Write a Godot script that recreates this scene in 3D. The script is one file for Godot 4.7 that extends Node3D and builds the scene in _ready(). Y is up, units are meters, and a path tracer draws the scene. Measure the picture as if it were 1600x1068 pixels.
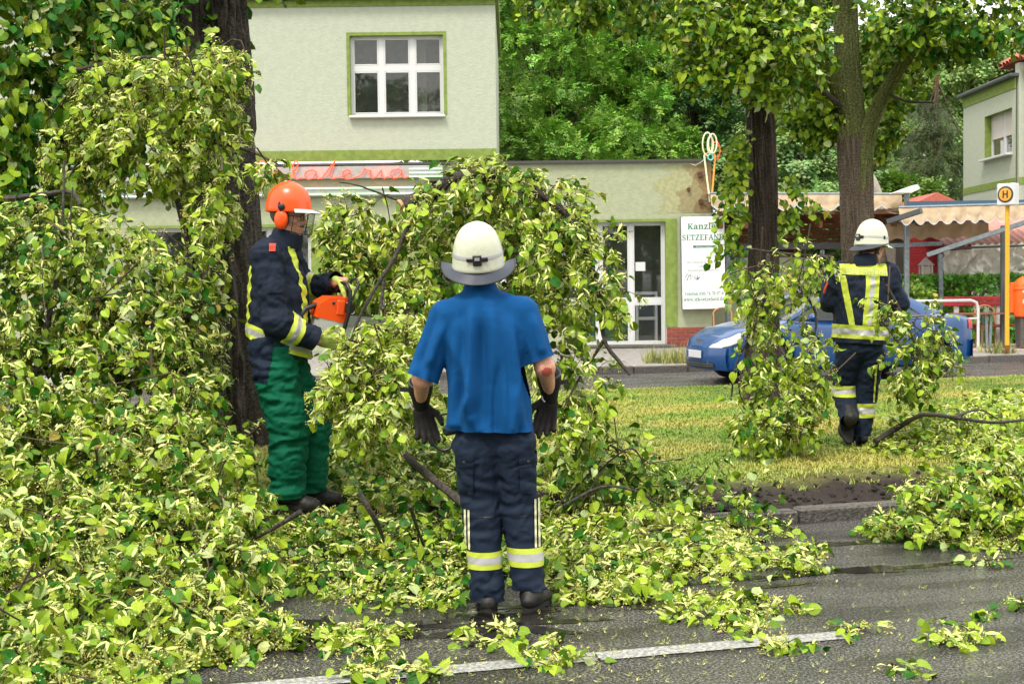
extends Node3D
# Clearing a storm-felled lime tree: three firefighters, fallen boughs on a wet road, a shop and a patio behind.

const F := 2100.0                      # focal length in photograph pixels (1600 wide)
const EYE := Vector3(0, 1.55, 0)
const TURN := 15.0                     # the road recedes to the right by this many degrees
const S_LINE := 5.25
const S_KERB := 7.82
const S_FAR := 17.5
const S_WALK := 21.75
var cam_basis := Basis()
var U := Vector3(cos(deg_to_rad(TURN)), 0, -sin(deg_to_rad(TURN)))    # along the road
var N := Vector3(-sin(deg_to_rad(TURN)), 0, -cos(deg_to_rad(TURN)))   # across it, away from the camera
var taken := {}
var M := {}
var noise := FastNoiseLite.new()
var LEAF := []
var BLOSSOM: ArrayMesh
var LEAFMAT := []
var rng := RandomNumberGenerator.new()

func ray(x, y) -> Vector3:
	return cam_basis * Vector3((x - 800.0) / F, -(y - 534.0) / F, -1.0)
func at(x, y, d) -> Vector3:
	var r := ray(x, y)
	return EYE + r * (d / -r.z)
func ground(x, y, h = 0.0) -> Vector3:
	var r := ray(x, y)
	return EYE + r * ((h - EYE.y) / r.y)
func road(u, s, y = 0.0) -> Vector3:
	return U * u + N * s + Vector3(0, y, 0)
func rnd(a: float, b: float) -> float:
	return rng.randf_range(a, b)
func rvec() -> Vector3:
	return Vector3(rng.randf_range(-1, 1), rng.randf_range(-1, 1), rng.randf_range(-1, 1))

class Geo:
	var v := PackedVector3Array()
	var c := PackedColorArray()
	var uv := PackedVector2Array()
	var ix := PackedInt32Array()
	var col := Color.WHITE
	func add(p: Vector3, t := Vector2.ZERO) -> int:
		v.append(p); c.append(col); uv.append(t)
		return v.size() - 1
	func tri(a: int, b: int, d: int) -> void:
		ix.append(a); ix.append(b); ix.append(d)
	func face(pts: Array, center: Vector3) -> void:      # flat convex face turned away from center
		var n: Vector3 = (pts[2] - pts[0]).cross(pts[1] - pts[0])
		var mid := Vector3.ZERO
		for p in pts: mid += p / pts.size()
		if n.dot(mid - center) < 0: pts.reverse()
		var nn: Vector3 = (pts[2] - pts[0]).cross(pts[1] - pts[0]).normalized().abs()
		var b := v.size()
		for p in pts:
			add(p, Vector2(p.x, -p.y) if nn.z > 0.6 else Vector2(p.z, -p.y) if nn.x > 0.6 else Vector2(p.x, p.z))
		for i in range(2, pts.size()): tri(b, b + i - 1, b + i)
	func box(center: Vector3, size: Vector3, basis := Basis(), bevel := 0.0) -> Geo:
		var h := size / 2.0
		var bv := minf(bevel, minf(h.x, minf(h.y, h.z)) * 0.9)
		var cn := func(sx, sy, sz, ax): # corner on the face of axis ax
			var q := Vector3(sx * (h.x - (0.0 if ax == 0 else bv)), sy * (h.y - (0.0 if ax == 1 else bv)), sz * (h.z - (0.0 if ax == 2 else bv)))
			return center + basis * q
		for s in [-1, 1]:
			face([cn.call(s, -1, -1, 0), cn.call(s, 1, -1, 0), cn.call(s, 1, 1, 0), cn.call(s, -1, 1, 0)], center)
			face([cn.call(-1, s, -1, 1), cn.call(1, s, -1, 1), cn.call(1, s, 1, 1), cn.call(-1, s, 1, 1)], center)
			face([cn.call(-1, -1, s, 2), cn.call(1, -1, s, 2), cn.call(1, 1, s, 2), cn.call(-1, 1, s, 2)], center)
		if bv > 0:
			for s in [-1, 1]:
				for t in [-1, 1]:
					face([cn.call(s, t, -1, 0), cn.call(s, t, 1, 0), cn.call(s, t, 1, 1), cn.call(s, t, -1, 1)], center)
					face([cn.call(s, -1, t, 0), cn.call(s, 1, t, 0), cn.call(s, 1, t, 2), cn.call(s, -1, t, 2)], center)
					face([cn.call(-1, s, t, 1), cn.call(1, s, t, 1), cn.call(1, s, t, 2), cn.call(-1, s, t, 2)], center)
					for w in [-1, 1]: face([cn.call(s, t, w, 0), cn.call(s, t, w, 1), cn.call(s, t, w, 2)], center)
		return self
	func bar(a: Vector3, b: Vector3, w: float, h: float, up := Vector3.UP, bevel := 0.0) -> Geo:
		var z := (b - a).normalized()
		var x := up.cross(z).normalized()
		if x.length() < 0.1: x = Vector3.RIGHT
		return box((a + b) / 2.0, Vector3(w, h, a.distance_to(b)), Basis(x, z.cross(x), z), bevel)
	func tube(pts: Array, radii, seg := 8, caps := true) -> Geo:
		var n := pts.size()
		var u := Vector3.ZERO
		var first := v.size()
		var along := 0.0
		for i in n:
			var t: Vector3 = (pts[mini(i + 1, n - 1)] - pts[maxi(i - 1, 0)]).normalized()
			if i == 0:
				u = t.cross(Vector3.UP if absf(t.y) < 0.9 else Vector3.RIGHT).normalized()
			else:
				u = (u - t * u.dot(t)).normalized()
				along += pts[i].distance_to(pts[i - 1])
			var w := t.cross(u)
			var r: float = radii[i] if radii is Array or radii is PackedFloat32Array else radii
			for k in seg + 1:
				var a := TAU * k / seg
				add(pts[i] + (u * cos(a) + w * sin(a)) * r, Vector2(float(k) / seg, along))
		for i in n - 1:
			for k in seg:
				var a := first + i * (seg + 1) + k
				tri(a, a + seg + 1, a + 1)
				tri(a + 1, a + seg + 1, a + seg + 2)
		if caps:
			for e in [0, n - 1]:
				var inner: Vector3 = pts[1] if e == 0 else pts[n - 2]
				var ring := []
				for k in seg: ring.append(v[first + e * (seg + 1) + k])
				face(ring, inner)
		return self
	func lathe(profile: Array, seg: int, xf: Transform3D, from := 0.0, to := TAU) -> Geo:    # profile of (radius, height), upwards
		var first := v.size()
		for i in profile.size():
			for k in seg + 1:
				var a := lerpf(from, to, float(k) / seg)
				add(xf * Vector3(profile[i].x * cos(a), profile[i].y, -profile[i].x * sin(a)), Vector2(float(k) / seg, profile[i].y))
		for i in profile.size() - 1:
			for k in seg:
				var a := first + i * (seg + 1) + k
				tri(a, a + seg + 1, a + 1)
				tri(a + 1, a + seg + 1, a + seg + 2)
		return self
	func grid(nu: int, nv: int, fn: Callable, flip := false) -> Geo:
		var first := v.size()
		for j in nv + 1:
			for i in nu + 1:
				add(fn.call(float(i) / nu, float(j) / nv), Vector2(float(i) / nu, float(j) / nv))
		for j in nv:
			for i in nu:
				var a := first + j * (nu + 1) + i
				if flip:
					tri(a, a + 1, a + nu + 1); tri(a + 1, a + nu + 2, a + nu + 1)
				else:
					tri(a, a + nu + 1, a + 1); tri(a + 1, a + nu + 1, a + nu + 2)
		return self
	func prism(poly: Array, depth: float, xf: Transform3D) -> Geo:      # 2D outline (convex or not) in xy, from z 0 to depth
		var p2 := PackedVector2Array(poly)
		var ids := Geometry2D.triangulate_polygon(p2)
		var mid := Vector2.ZERO
		for p in poly: mid += p / poly.size()
		var area := 0.0
		for i in poly.size(): area += poly[i].cross(poly[(i + 1) % poly.size()])
		for z in [0.0, depth]:
			for i in range(0, ids.size(), 3):
				var q := []
				for k in 3: q.append(xf * Vector3(poly[ids[i + k]].x, poly[ids[i + k]].y, z))
				var m: Vector3 = (q[0] + q[1] + q[2]) / 3.0
				face(q, m + xf.basis * Vector3(0, 0, 1.0 if z == 0.0 else -1.0) * (1.0 if depth > 0 else -1.0))
		for i in poly.size():
			var a: Vector2 = poly[i]
			var b: Vector2 = poly[(i + 1) % poly.size()]
			var out := Vector2(b.y - a.y, a.x - b.x) * signf(area)
			var m2 := (a + b) / 2.0 - out * 10.0
			face([xf * Vector3(a.x, a.y, 0), xf * Vector3(b.x, b.y, 0), xf * Vector3(b.x, b.y, depth), xf * Vector3(a.x, a.y, depth)], xf * Vector3(m2.x, m2.y, depth / 2))
		return self
	func ball(center: Vector3, r: Vector3, seg := 10, basis := Basis()) -> Geo:
		var prof := []
		for i in seg / 2 + 1:
			var a := -PI / 2 + PI * i / (seg / 2)
			prof.append(Vector2(maxf(cos(a), 0.001), sin(a)))
		return lathe(prof, seg, Transform3D(basis * Basis.from_scale(r), center))
	func normals() -> PackedVector3Array:
		var n := PackedVector3Array()
		n.resize(v.size())
		for i in range(0, ix.size(), 3):
			var f := (v[ix[i + 2]] - v[ix[i]]).cross(v[ix[i + 1]] - v[ix[i]])
			n[ix[i]] += f; n[ix[i + 1]] += f; n[ix[i + 2]] += f
		for i in n.size():
			n[i] = n[i].normalized() if n[i].length_squared() > 1e-20 else Vector3.UP
		return n
	func mesh(mat: Material = null) -> ArrayMesh:
		var arr := []
		arr.resize(Mesh.ARRAY_MAX)
		arr[Mesh.ARRAY_VERTEX] = v
		arr[Mesh.ARRAY_NORMAL] = normals()
		arr[Mesh.ARRAY_COLOR] = c
		arr[Mesh.ARRAY_TEX_UV] = uv
		arr[Mesh.ARRAY_TEX_UV2] = uv
		arr[Mesh.ARRAY_INDEX] = ix
		var m := ArrayMesh.new()
		m.add_surface_from_arrays(Mesh.PRIMITIVE_TRIANGLES, arr)
		if mat: m.surface_set_material(0, mat)
		return m

func numbered(called: String) -> String:
	var k: int = taken.get(called, 0)
	taken[called] = k + 1
	return called if k == 0 else "%s_%03d" % [called, k]
func tag(o: Node, label: String, category: String, group := "") -> void:
	o.set_meta("label", label)
	o.set_meta("category", category)
	if group: o.set_meta("group", group)
func thing(called: String, label: String, category: String, base: Vector3, group := "") -> Node3D:
	var o := Node3D.new()
	o.name = numbered(called)
	add_child(o)
	o.position = base
	tag(o, label, category, group)
	return o
func put(parent: Node3D, called: String, mesh: Mesh, mat: Material = null, where := Transform3D()) -> MeshInstance3D:   # part in its parent's own axes
	var o := MeshInstance3D.new()
	o.name = called
	o.mesh = mesh
	if mat: o.material_override = mat
	o.transform = where
	parent.add_child(o, true)
	return o
func part(parent: Node3D, called: String, g: Geo, mat: Material, world := true) -> MeshInstance3D:  # geometry given in world axes
	var o := put(parent, called, g.mesh(mat))
	if world and parent.get_parent() == self: o.position = -parent.position
	return o
func struct(called: String, g: Geo, mat: Material) -> MeshInstance3D:
	var o := put(self, called, g.mesh(mat))
	o.set_meta("kind", "structure")
	return o
func lettering(parent: Node3D, called: String, words: String, cap: float, mat: Material, where: Transform3D, font := "Droid Sans", bold := 700, wide := 1.0, deep := 0.004) -> MeshInstance3D:
	var t := TextMesh.new()
	var f := SystemFont.new()
	f.font_names = PackedStringArray([font])
	f.font_weight = bold
	t.font = f
	t.text = words
	t.font_size = 64
	t.pixel_size = cap / (0.71 * 64.0)
	t.depth = deep
	t.curve_step = 1.0
	return put(parent, called, t, mat, where * Transform3D(Basis.from_scale(Vector3(wide, 1, 1)), Vector3.ZERO))
func mat(r: float, g: float, b: float, rough := 0.7, metal := 0.0) -> StandardMaterial3D:
	var m := StandardMaterial3D.new()
	m.albedo_color = Color(r, g, b).linear_to_srgb()
	m.roughness = rough
	m.metallic = metal
	return m
func ntex(size: int, freq: float, oct: int, ramp: Array, kind := FastNoiseLite.TYPE_SIMPLEX_SMOOTH, normal := 0.0, sd := 1) -> NoiseTexture2D:
	var n := FastNoiseLite.new()
	n.noise_type = kind
	n.frequency = freq
	n.fractal_octaves = oct
	n.seed = sd
	var t := NoiseTexture2D.new()
	t.width = size
	t.height = size
	t.seamless = true
	t.noise = n
	if normal > 0:
		t.as_normal_map = true
		t.bump_strength = normal
	elif ramp:
		var gr := Gradient.new()
		var off := PackedFloat32Array()
		var cl := PackedColorArray()
		for e in ramp:
			off.append(e[0])
			cl.append(e[1].linear_to_srgb() if e.size() < 3 else e[1])
		gr.offsets = off
		gr.colors = cl
		t.color_ramp = gr
	return t
func grained(m: StandardMaterial3D, lo: float, hi: float, freq: float, scale: float, bump := 0.0, sd := 3) -> StandardMaterial3D:
	# stains and grain: the base colour varied between two shades, in world axes
	var a := m.albedo_color.srgb_to_linear()
	m.albedo_color = Color.WHITE
	m.albedo_texture = ntex(512, freq, 5, [[0.25, Color(a.r * lo, a.g * lo, a.b * lo)], [0.75, Color(minf(a.r * hi, 1), minf(a.g * hi, 1), minf(a.b * hi, 1))]], FastNoiseLite.TYPE_SIMPLEX_SMOOTH, 0.0, sd)
	m.uv1_triplanar = true
	m.uv1_world_triplanar = true
	m.uv1_scale = Vector3.ONE * scale
	if bump > 0:
		m.normal_enabled = true
		m.normal_texture = ntex(512, 0.06, 3, [], FastNoiseLite.TYPE_SIMPLEX_SMOOTH, bump, sd + 9)
	return m
func glow(r: float, g: float, b: float, e: float) -> StandardMaterial3D:
	var m := mat(r, g, b, 0.3)
	m.emission_enabled = true
	m.emission = Color(r, g, b).linear_to_srgb()
	m.emission_energy_multiplier = e
	return m
func glass(a := 0.12, tint := Color(0.6, 0.66, 0.63)) -> StandardMaterial3D:
	var m := StandardMaterial3D.new()
	m.albedo_color = Color(tint.r, tint.g, tint.b, a)
	m.transparency = BaseMaterial3D.TRANSPARENCY_ALPHA
	m.roughness = 0.02
	return m

# ---------- smooth bodies: tapered capsules joined by a smooth minimum, meshed as surface nets
# bone = [a, b, ra, rb] or [a, b, ra, rb, flat axis, flat factor]
func nets(bones: Array, cell: float, soft: float, keep = null) -> Geo:
	var lo := Vector3.ONE * 1e9
	var hi := Vector3.ONE * -1e9
	var pad := cell * 2.0 + soft * 2.0
	for b in bones:
		var r: float = maxf(b[2], b[3]) + pad
		for e in 2:
			lo = lo.min(b[e] - Vector3.ONE * r)
			hi = hi.max(b[e] + Vector3.ONE * r)
	var nx := int((hi.x - lo.x) / cell) + 2
	var ny := int((hi.y - lo.y) / cell) + 2
	var nz := int((hi.z - lo.z) / cell) + 2
	var f := PackedFloat32Array()
	f.resize(nx * ny * nz)
	var inv := 1.0 / soft
	var first := PackedInt32Array()      # the stretch of each row that any bone touches
	var last := PackedInt32Array()
	first.resize(ny * nz); first.fill(nx)
	last.resize(ny * nz); last.fill(-1)
	for b in bones:
		var a: Vector3 = b[0]
		var e: Vector3 = b[1]
		var ra: float = b[2]
		var rb: float = b[3]
		var r := maxf(ra, rb) + pad
		var blo := ((a.min(e) - Vector3.ONE * r - lo) / cell).floor()
		var bhi := ((a.max(e) + Vector3.ONE * r - lo) / cell).ceil()
		var ax := Vector3.ZERO
		var fk := 0.0
		if b.size() > 4:
			ax = b[4]
			fk = 1.0 / b[5] - 1.0
		var ab := e - a
		ab += ax * (ab.dot(ax) * fk)
		var l2 := maxf(ab.length_squared(), 1e-9)
		var cutoff := pad * 1.2
		for z in range(maxi(0, int(blo.z)), mini(nz, int(bhi.z) + 1)):
			for y in range(maxi(0, int(blo.y)), mini(ny, int(bhi.y) + 1)):
				var row := (z * ny + y) * nx
				for x in range(maxi(0, int(blo.x)), mini(nx, int(bhi.x) + 1)):
					var p := Vector3(lo.x + x * cell - a.x, lo.y + y * cell - a.y, lo.z + z * cell - a.z)
					if fk != 0.0: p += ax * (p.dot(ax) * fk)
					var t := clampf(p.dot(ab) / l2, 0.0, 1.0)
					var d := (p - ab * t).length() - lerpf(ra, rb, t)
					if d < cutoff:
						f[row + x] += exp(-d * inv)
						var rw := z * ny + y
						if x < first[rw]: first[rw] = x
						if x > last[rw]: last[rw] = x
	# value > 1 inside
	var g := Geo.new()
	var id := {}
	var sl := nx * ny
	var corner := [0, 1, nx, nx + 1, sl, sl + 1, sl + nx, sl + nx + 1]
	var edges := [[0, 1], [2, 3], [4, 5], [6, 7], [0, 2], [1, 3], [4, 6], [5, 7], [0, 4], [1, 5], [2, 6], [3, 7]]
	var off := [Vector3(0, 0, 0), Vector3(1, 0, 0), Vector3(0, 1, 0), Vector3(1, 1, 0), Vector3(0, 0, 1), Vector3(1, 0, 1), Vector3(0, 1, 1), Vector3(1, 1, 1)]
	var val := [0.0, 0.0, 0.0, 0.0, 0.0, 0.0, 0.0, 0.0]
	for z in nz - 1:
		for y in ny - 1:
			var row := (z * ny + y) * nx
			var rw := z * ny + y
			var x0 := mini(mini(first[rw], first[rw + 1]), mini(first[rw + ny], first[rw + ny + 1]))
			var x1 := maxi(maxi(last[rw], last[rw + 1]), maxi(last[rw + ny], last[rw + ny + 1]))
			for x in range(maxi(0, x0 - 1), mini(nx - 1, x1 + 1)):
				var i := row + x
				var s := 0
				if f[i] > 1.0: s += 1
				if f[i + 1] > 1.0: s += 1
				if f[i + nx] > 1.0: s += 1
				if f[i + nx + 1] > 1.0: s += 1
				if f[i + sl] > 1.0: s += 1
				if f[i + sl + 1] > 1.0: s += 1
				if f[i + sl + nx] > 1.0: s += 1
				if f[i + sl + nx + 1] > 1.0: s += 1
				if s == 0 or s == 8: continue
				for k in 8: val[k] = clampf(-log(maxf(f[i + corner[k]], 1e-6)), -4.0, 4.0)
				var sum := Vector3.ZERO
				var n := 0
				for ed in edges:
					var va: float = val[ed[0]]
					var vb: float = val[ed[1]]
					if (va < 0.0) != (vb < 0.0):
						sum += off[ed[0]].lerp(off[ed[1]], va / (va - vb))
						n += 1
				id[i] = g.add(lo + (Vector3(x, y, z) + sum / maxi(n, 1)) * cell)
	for z in range(1, nz - 1):
		for y in range(1, ny - 1):
			var row := (z * ny + y) * nx
			var rw := z * ny + y
			var x0 := mini(first[rw], mini(first[rw + 1], first[rw + ny]))
			var x1 := maxi(last[rw], maxi(last[rw + 1], last[rw + ny]))
			for x in range(maxi(1, x0 - 1), mini(nx - 1, x1 + 1)):
				var i := row + x
				var a := f[i] > 1.0
				if a != (f[i + 1] > 1.0): netquad(g, id, i, i - nx, i - nx - sl, i - sl, a)
				if a != (f[i + nx] > 1.0): netquad(g, id, i, i - sl, i - sl - 1, i - 1, a)
				if a != (f[i + sl] > 1.0): netquad(g, id, i, i - 1, i - 1 - nx, i - nx, a)
	for p in g.v.size(): g.uv[p] = Vector2(g.v[p].x + g.v[p].z, g.v[p].y)
	return g
func netquad(g: Geo, id: Dictionary, a: int, b: int, c: int, d: int, flip: bool) -> void:
	if not (id.has(a) and id.has(b) and id.has(c) and id.has(d)): return
	if not flip:
		g.tri(id[a], id[b], id[c]); g.tri(id[a], id[c], id[d])
	else:
		g.tri(id[a], id[c], id[b]); g.tri(id[a], id[d], id[c])
func relax(g: Geo, amount: float, rounds := 1) -> Geo:
	for r in rounds:
		var sum := PackedVector3Array()
		var cnt := PackedFloat32Array()
		sum.resize(g.v.size())
		cnt.resize(g.v.size())
		for i in range(0, g.ix.size(), 3):
			for k in 3:
				sum[g.ix[i + k]] += g.v[g.ix[i + (k + 1) % 3]]
				cnt[g.ix[i + k]] += 1.0
		for i in g.v.size():
			if cnt[i] > 0: g.v[i] = g.v[i].lerp(sum[i] / cnt[i], amount)
	return g
func puffed(g: Geo, fn: Callable) -> Geo:       # moves each vertex along its normal: folds and creases of cloth
	var n := g.normals()
	for i in g.v.size():
		g.v[i] += n[i] * fn.call(g.v[i], n[i])
	return g
# the piece of a skin between planes [normal, least distance], lifted off it; pick(centre, normal) chooses triangles
func shell(g: Geo, planes: Array, lift: float, pick = null, thick := 0.0) -> Geo:
	var n := g.normals()
	var o := Geo.new()
	for i in range(0, g.ix.size(), 3):
		var a := g.ix[i]
		var b := g.ix[i + 1]
		var c := g.ix[i + 2]
		if pick != null:
			if not pick.call((g.v[a] + g.v[b] + g.v[c]) / 3.0, (n[a] + n[b] + n[c]) / 3.0): continue
		var poly := [g.v[a] + n[a] * lift, g.v[b] + n[b] * lift, g.v[c] + n[c] * lift]
		for pl in planes:
			var res := []
			for k in poly.size():
				var p: Vector3 = poly[k]
				var q: Vector3 = poly[(k + 1) % poly.size()]
				var dp: float = pl[0].dot(p) - pl[1]
				var dq: float = pl[0].dot(q) - pl[1]
				if dp >= 0: res.append(p)
				if (dp >= 0) != (dq >= 0): res.append(p.lerp(q, dp / (dp - dq)))
			poly = res
			if poly.size() < 3: break
		if poly.size() < 3: continue
		var first := o.v.size()
		for p in poly: o.add(p, Vector2(p.x, p.y))
		for k in range(2, poly.size()): o.tri(first, first + k - 1, first + k)
	return welded(o)
func welded(g: Geo) -> Geo:
	var o := Geo.new()
	var at_ := {}
	var map := PackedInt32Array()
	for i in g.v.size():
		var key := Vector3i((g.v[i] * 20000.0).round())
		if not at_.has(key):
			at_[key] = o.add(g.v[i], g.uv[i])
		map.append(at_[key])
	for i in g.ix: o.ix.append(map[i])
	return o

# ---------- leaves, twigs and boughs
class Leafy:
	var t: Array = []
	var c: Array = []
	var fl: Array = []
	var stem := Geo.new()

func make_leaf(fold: float, curl: float, twist: float, wide: float) -> ArrayMesh:
	# heart-shaped lime leaf: stalk at the origin, blade along +y, upper face +z
	var g := Geo.new()
	var half := [[0.0, 0.0], [-0.11, 0.17], [-0.08, 0.36], [0.09, 0.50], [0.34, 0.55], [0.60, 0.48], [0.80, 0.31], [0.92, 0.12], [1.05, 0.0]]
	var mid := [0.0, 0.0, 0.08, 0.2, 0.36, 0.56, 0.74, 0.88, 1.06]
	var shape := func(x: float, y: float) -> Vector3:
		var z := absf(x) * fold - curl * y * y * 0.45 + twist * x * y
		z += 0.035 * sin(y * 17.0 + absf(x) * 9.0) * absf(x) * 2.0
		return Vector3(x * wide, y, z)
	for s in [-1.0, 1.0]:
		var m0 := []
		var e0 := []
		for i in half.size():
			m0.append(g.add(shape.call(0.0, mid[i]), Vector2(0.5, 1.0 - mid[i] * 0.9)))
			e0.append(g.add(shape.call(half[i][1] * s, half[i][0]), Vector2(0.5 + half[i][1] * s, 1.0 - half[i][0] * 0.9)))
		for i in half.size() - 1:
			if s > 0:
				g.tri(m0[i], m0[i + 1], e0[i + 1]); g.tri(m0[i], e0[i + 1], e0[i])
			else:
				g.tri(m0[i], e0[i + 1], m0[i + 1]); g.tri(m0[i], e0[i], e0[i + 1])
	for q in [Vector3(0.018, 0, 0), Vector3(0, 0, 0.018)]:
		var a := g.add(-q, Vector2(0.5, 0.9)); var b := g.add(q, Vector2(0.5, 0.9))
		var c := g.add(Vector3(0, -0.5, -0.08) + q, Vector2(0.5, 0.9)); var d := g.add(Vector3(0, -0.5, -0.08) - q, Vector2(0.5, 0.9))
		g.tri(a, b, c); g.tri(a, c, d)
	return welded_keep(g).mesh()
func welded_keep(g: Geo) -> Geo:
	return g
func make_blossom() -> ArrayMesh:
	# pale bract with a hanging cluster of small flowers; bract along +y
	var g := Geo.new()
	g.col = Color(0.60, 0.67, 0.21)
	var prev := []
	for i in 6:
		var y := i / 5.0
		var w := 0.11 * sin(PI * clampf(y * 0.86 + 0.12, 0, 1))
		var z := 0.18 * sin(y * 2.6)
		var a := g.add(Vector3(-w, y, z + 0.02)); var m := g.add(Vector3(0, y, z)); var b := g.add(Vector3(w, y, z + 0.02))
		if prev:
			g.tri(prev[0], a, prev[1]); g.tri(prev[1], a, m); g.tri(prev[1], m, prev[2]); g.tri(prev[2], m, b)
		prev = [a, m, b]
	var r := RandomNumberGenerator.new()
	r.seed = 5
	for k in 6:
		var tip := Vector3(r.randf_range(-0.3, 0.3), 0.55 + r.randf_range(0.1, 0.55), -0.12 + r.randf_range(-0.3, 0.1))
		g.col = Color(0.36, 0.46, 0.12)
		var root := Vector3(0, 0.45, 0.1)
		var s := (tip - root).cross(Vector3(0.3, 0.2, 1)).normalized() * 0.012
		var a := g.add(root - s); var b := g.add(root + s); var c := g.add(tip)
		g.tri(a, b, c)
		g.col = [Color(0.62, 0.60, 0.15), Color(0.52, 0.58, 0.15), Color(0.68, 0.50, 0.11)][k % 3]
		var q := 0.068
		for sg in [Vector3(1, 1, 1), Vector3(-1, 1, -1), Vector3(1, -1, -1), Vector3(-1, -1, 1), Vector3(-1, 1, 1), Vector3(1, 1, -1), Vector3(1, -1, 1), Vector3(-1, -1, -1)]:
			g.face([tip + Vector3(sg.x * q, 0, 0), tip + Vector3(0, sg.y * q, 0), tip + Vector3(0, 0, sg.z * q)], tip)
	return g.mesh()

func leaf_picture() -> ImageTexture:
	# pale veins on the blade; white so that each leaf's own colour multiplies it
	var im := Image.create(64, 64, false, Image.FORMAT_RGB8)
	for y in 64:
		for x in 64:
			var u := (x + 0.5) / 64.0 - 0.5
			var w := (64 - y - 0.5) / 64.0
			var k := 0.80 + 0.07 * noise.get_noise_2d(x * 9.0, y * 9.0)
			var rib := absf(fposmod((w - absf(u) * 0.75) * 6.5, 1.0) - 0.5)
			if rib < 0.09: k = 0.96
			if absf(u) < 0.018: k = 1.0
			im.set_pixel(x, y, Color(k * 0.98, k, k * 0.93))
	return ImageTexture.create_from_image(im)

func leaf_colour(tone: float) -> Color:
	# tone 0 deep green ... 1 pale yellow-green
	var t := clampf(tone + rng.randf_range(-0.5, 0.5), 0.0, 1.0)
	t = t * t * (3.0 - 2.0 * t)
	var c := Color(0.026, 0.150, 0.005).lerp(Color(0.430, 0.580, 0.035), t)
	if rng.randf() < 0.03 + 0.07 * tone: c = Color(0.52, 0.62, 0.28)
	if rng.randf() < 0.02: c = Color(0.42, 0.34, 0.06)
	var k := rng.randf_range(0.8, 1.2)
	return Color(c.r * k * rng.randf_range(0.9, 1.12), c.g * k, c.b * k)

func twig(L: Leafy, origin: Vector3, dir: Vector3, length: float, droop: float, out: Vector3, size: float, tone: float, bloom: float, floor_y := -1.0, gap := 0.034) -> void:
	var n := maxi(3, int(length / gap))
	var p := origin
	var d := dir.normalized()
	var pts := [p]
	var rad := [0.0035]
	var sgn := 1.0
	for i in n:
		d = (d + Vector3(0, -droop / n, 0) + rvec() * 0.13).normalized()
		p += d * gap
		if floor_y > -0.5 and p.y < floor_y + 0.012:
			p.y = floor_y + 0.012 + rng.randf() * 0.02
			d.y = absf(d.y) * 0.3
		pts.append(p)
		rad.append(lerpf(0.0032, 0.0012, float(i + 1) / n))
		sgn = -sgn
		var side := d.cross((Vector3.UP + out * 0.5 + rvec() * 0.5).normalized()).normalized() * sgn
		var ld := (d * 0.55 + side * 0.9 + Vector3.DOWN * (0.25 + droop * 0.3) + rvec() * 0.4).normalized()
		if i == n - 1: ld = (d + rvec() * 0.3).normalized()
		var nr := Vector3.UP * 0.55 + out * 0.75 + rvec() * 0.75
		nr = (nr - ld * nr.dot(ld)).normalized()
		var sz := size * rng.randf_range(0.62, 1.22)
		if rng.randf() < 0.06: sz *= 1.3
		var o := p + ld * sz * 0.45
		if floor_y > -0.5: o.y = maxf(o.y, floor_y + 0.01)
		L.t.append(Transform3D(Basis(ld.cross(nr), ld, nr) * Basis.from_scale(Vector3.ONE * sz), o))
		L.c.append(leaf_colour(tone))
		if rng.randf() < bloom:
			for q in 1 + int(rng.randf() < 0.5):
				var fd := (Vector3.DOWN * 0.7 + side * -0.5 + out * 0.4 + rvec() * 0.7).normalized()
				var fn := (out + rvec() * 0.7)
				fn = (fn - fd * fn.dot(fd)).normalized()
				var fo := p
				if floor_y > -0.5 and fd.y < 0 and p.y < floor_y + 0.08: fd.y = -fd.y * 0.3; fd = fd.normalized(); fn = (fn - fd * fn.dot(fd)).normalized()
				L.fl.append(Transform3D(Basis(fd.cross(fn), fd, fn) * Basis.from_scale(Vector3.ONE * rng.randf_range(0.045, 0.072)), fo))
	L.stem.tube(pts, rad, 3, false)

func blob(L: Leafy, c: Vector3, r: Vector3, n: int, o := {}) -> void:
	# twigs spread through an ellipsoid, thicker towards its skin, growing outwards and hanging
	for i in int(n * 1.7):
		var q := rvec()
		while q.length() > 1.0 or q.length() < 0.05: q = rvec()
		var sh: float = o.get("shell", 0.45)
		q = q.normalized() * pow(q.length(), sh)
		var p := c + q * r
		if noise.get_noise_3dv(p * 330.0) < -0.12 and rng.randf() < 0.75: continue      # gaps between sprays
		var out := (q / r).normalized()
		var fl: float = o.get("floor", -1.0)
		if fl > -0.5: p.y = maxf(p.y, fl + 0.02)
		var d: Vector3 = out * 0.7 + rvec() * 0.7 + o.get("pull", Vector3.ZERO)
		twig(L, p, d, rng.randf_range(0.16, 0.36) * o.get("long", 1.0), o.get("droop", 0.9), (out + Vector3(0, 0.3, 0.35)).normalized(), o.get("size", 0.048), o.get("tone", 0.5), o.get("bloom", 0.4), fl)

func sprouts(L: Leafy, pts: Array, every: float, reach: float, o := {}) -> void:
	# twigs all along a stem
	for i in pts.size() - 1:
		var a: Vector3 = pts[i]
		var b: Vector3 = pts[i + 1]
		for k in int(a.distance_to(b) / every) + 1:
			var p := a.lerp(b, rng.randf())
			var d := rvec()
			twig(L, p, d + o.get("pull", Vector3.ZERO), reach * rng.randf_range(0.5, 1.1), o.get("droop", 0.9), (d + Vector3(0, 0.5, 0.5)).normalized(), o.get("size", 0.048), o.get("tone", 0.5), o.get("bloom", 0.4), o.get("floor", -1.0))

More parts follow.
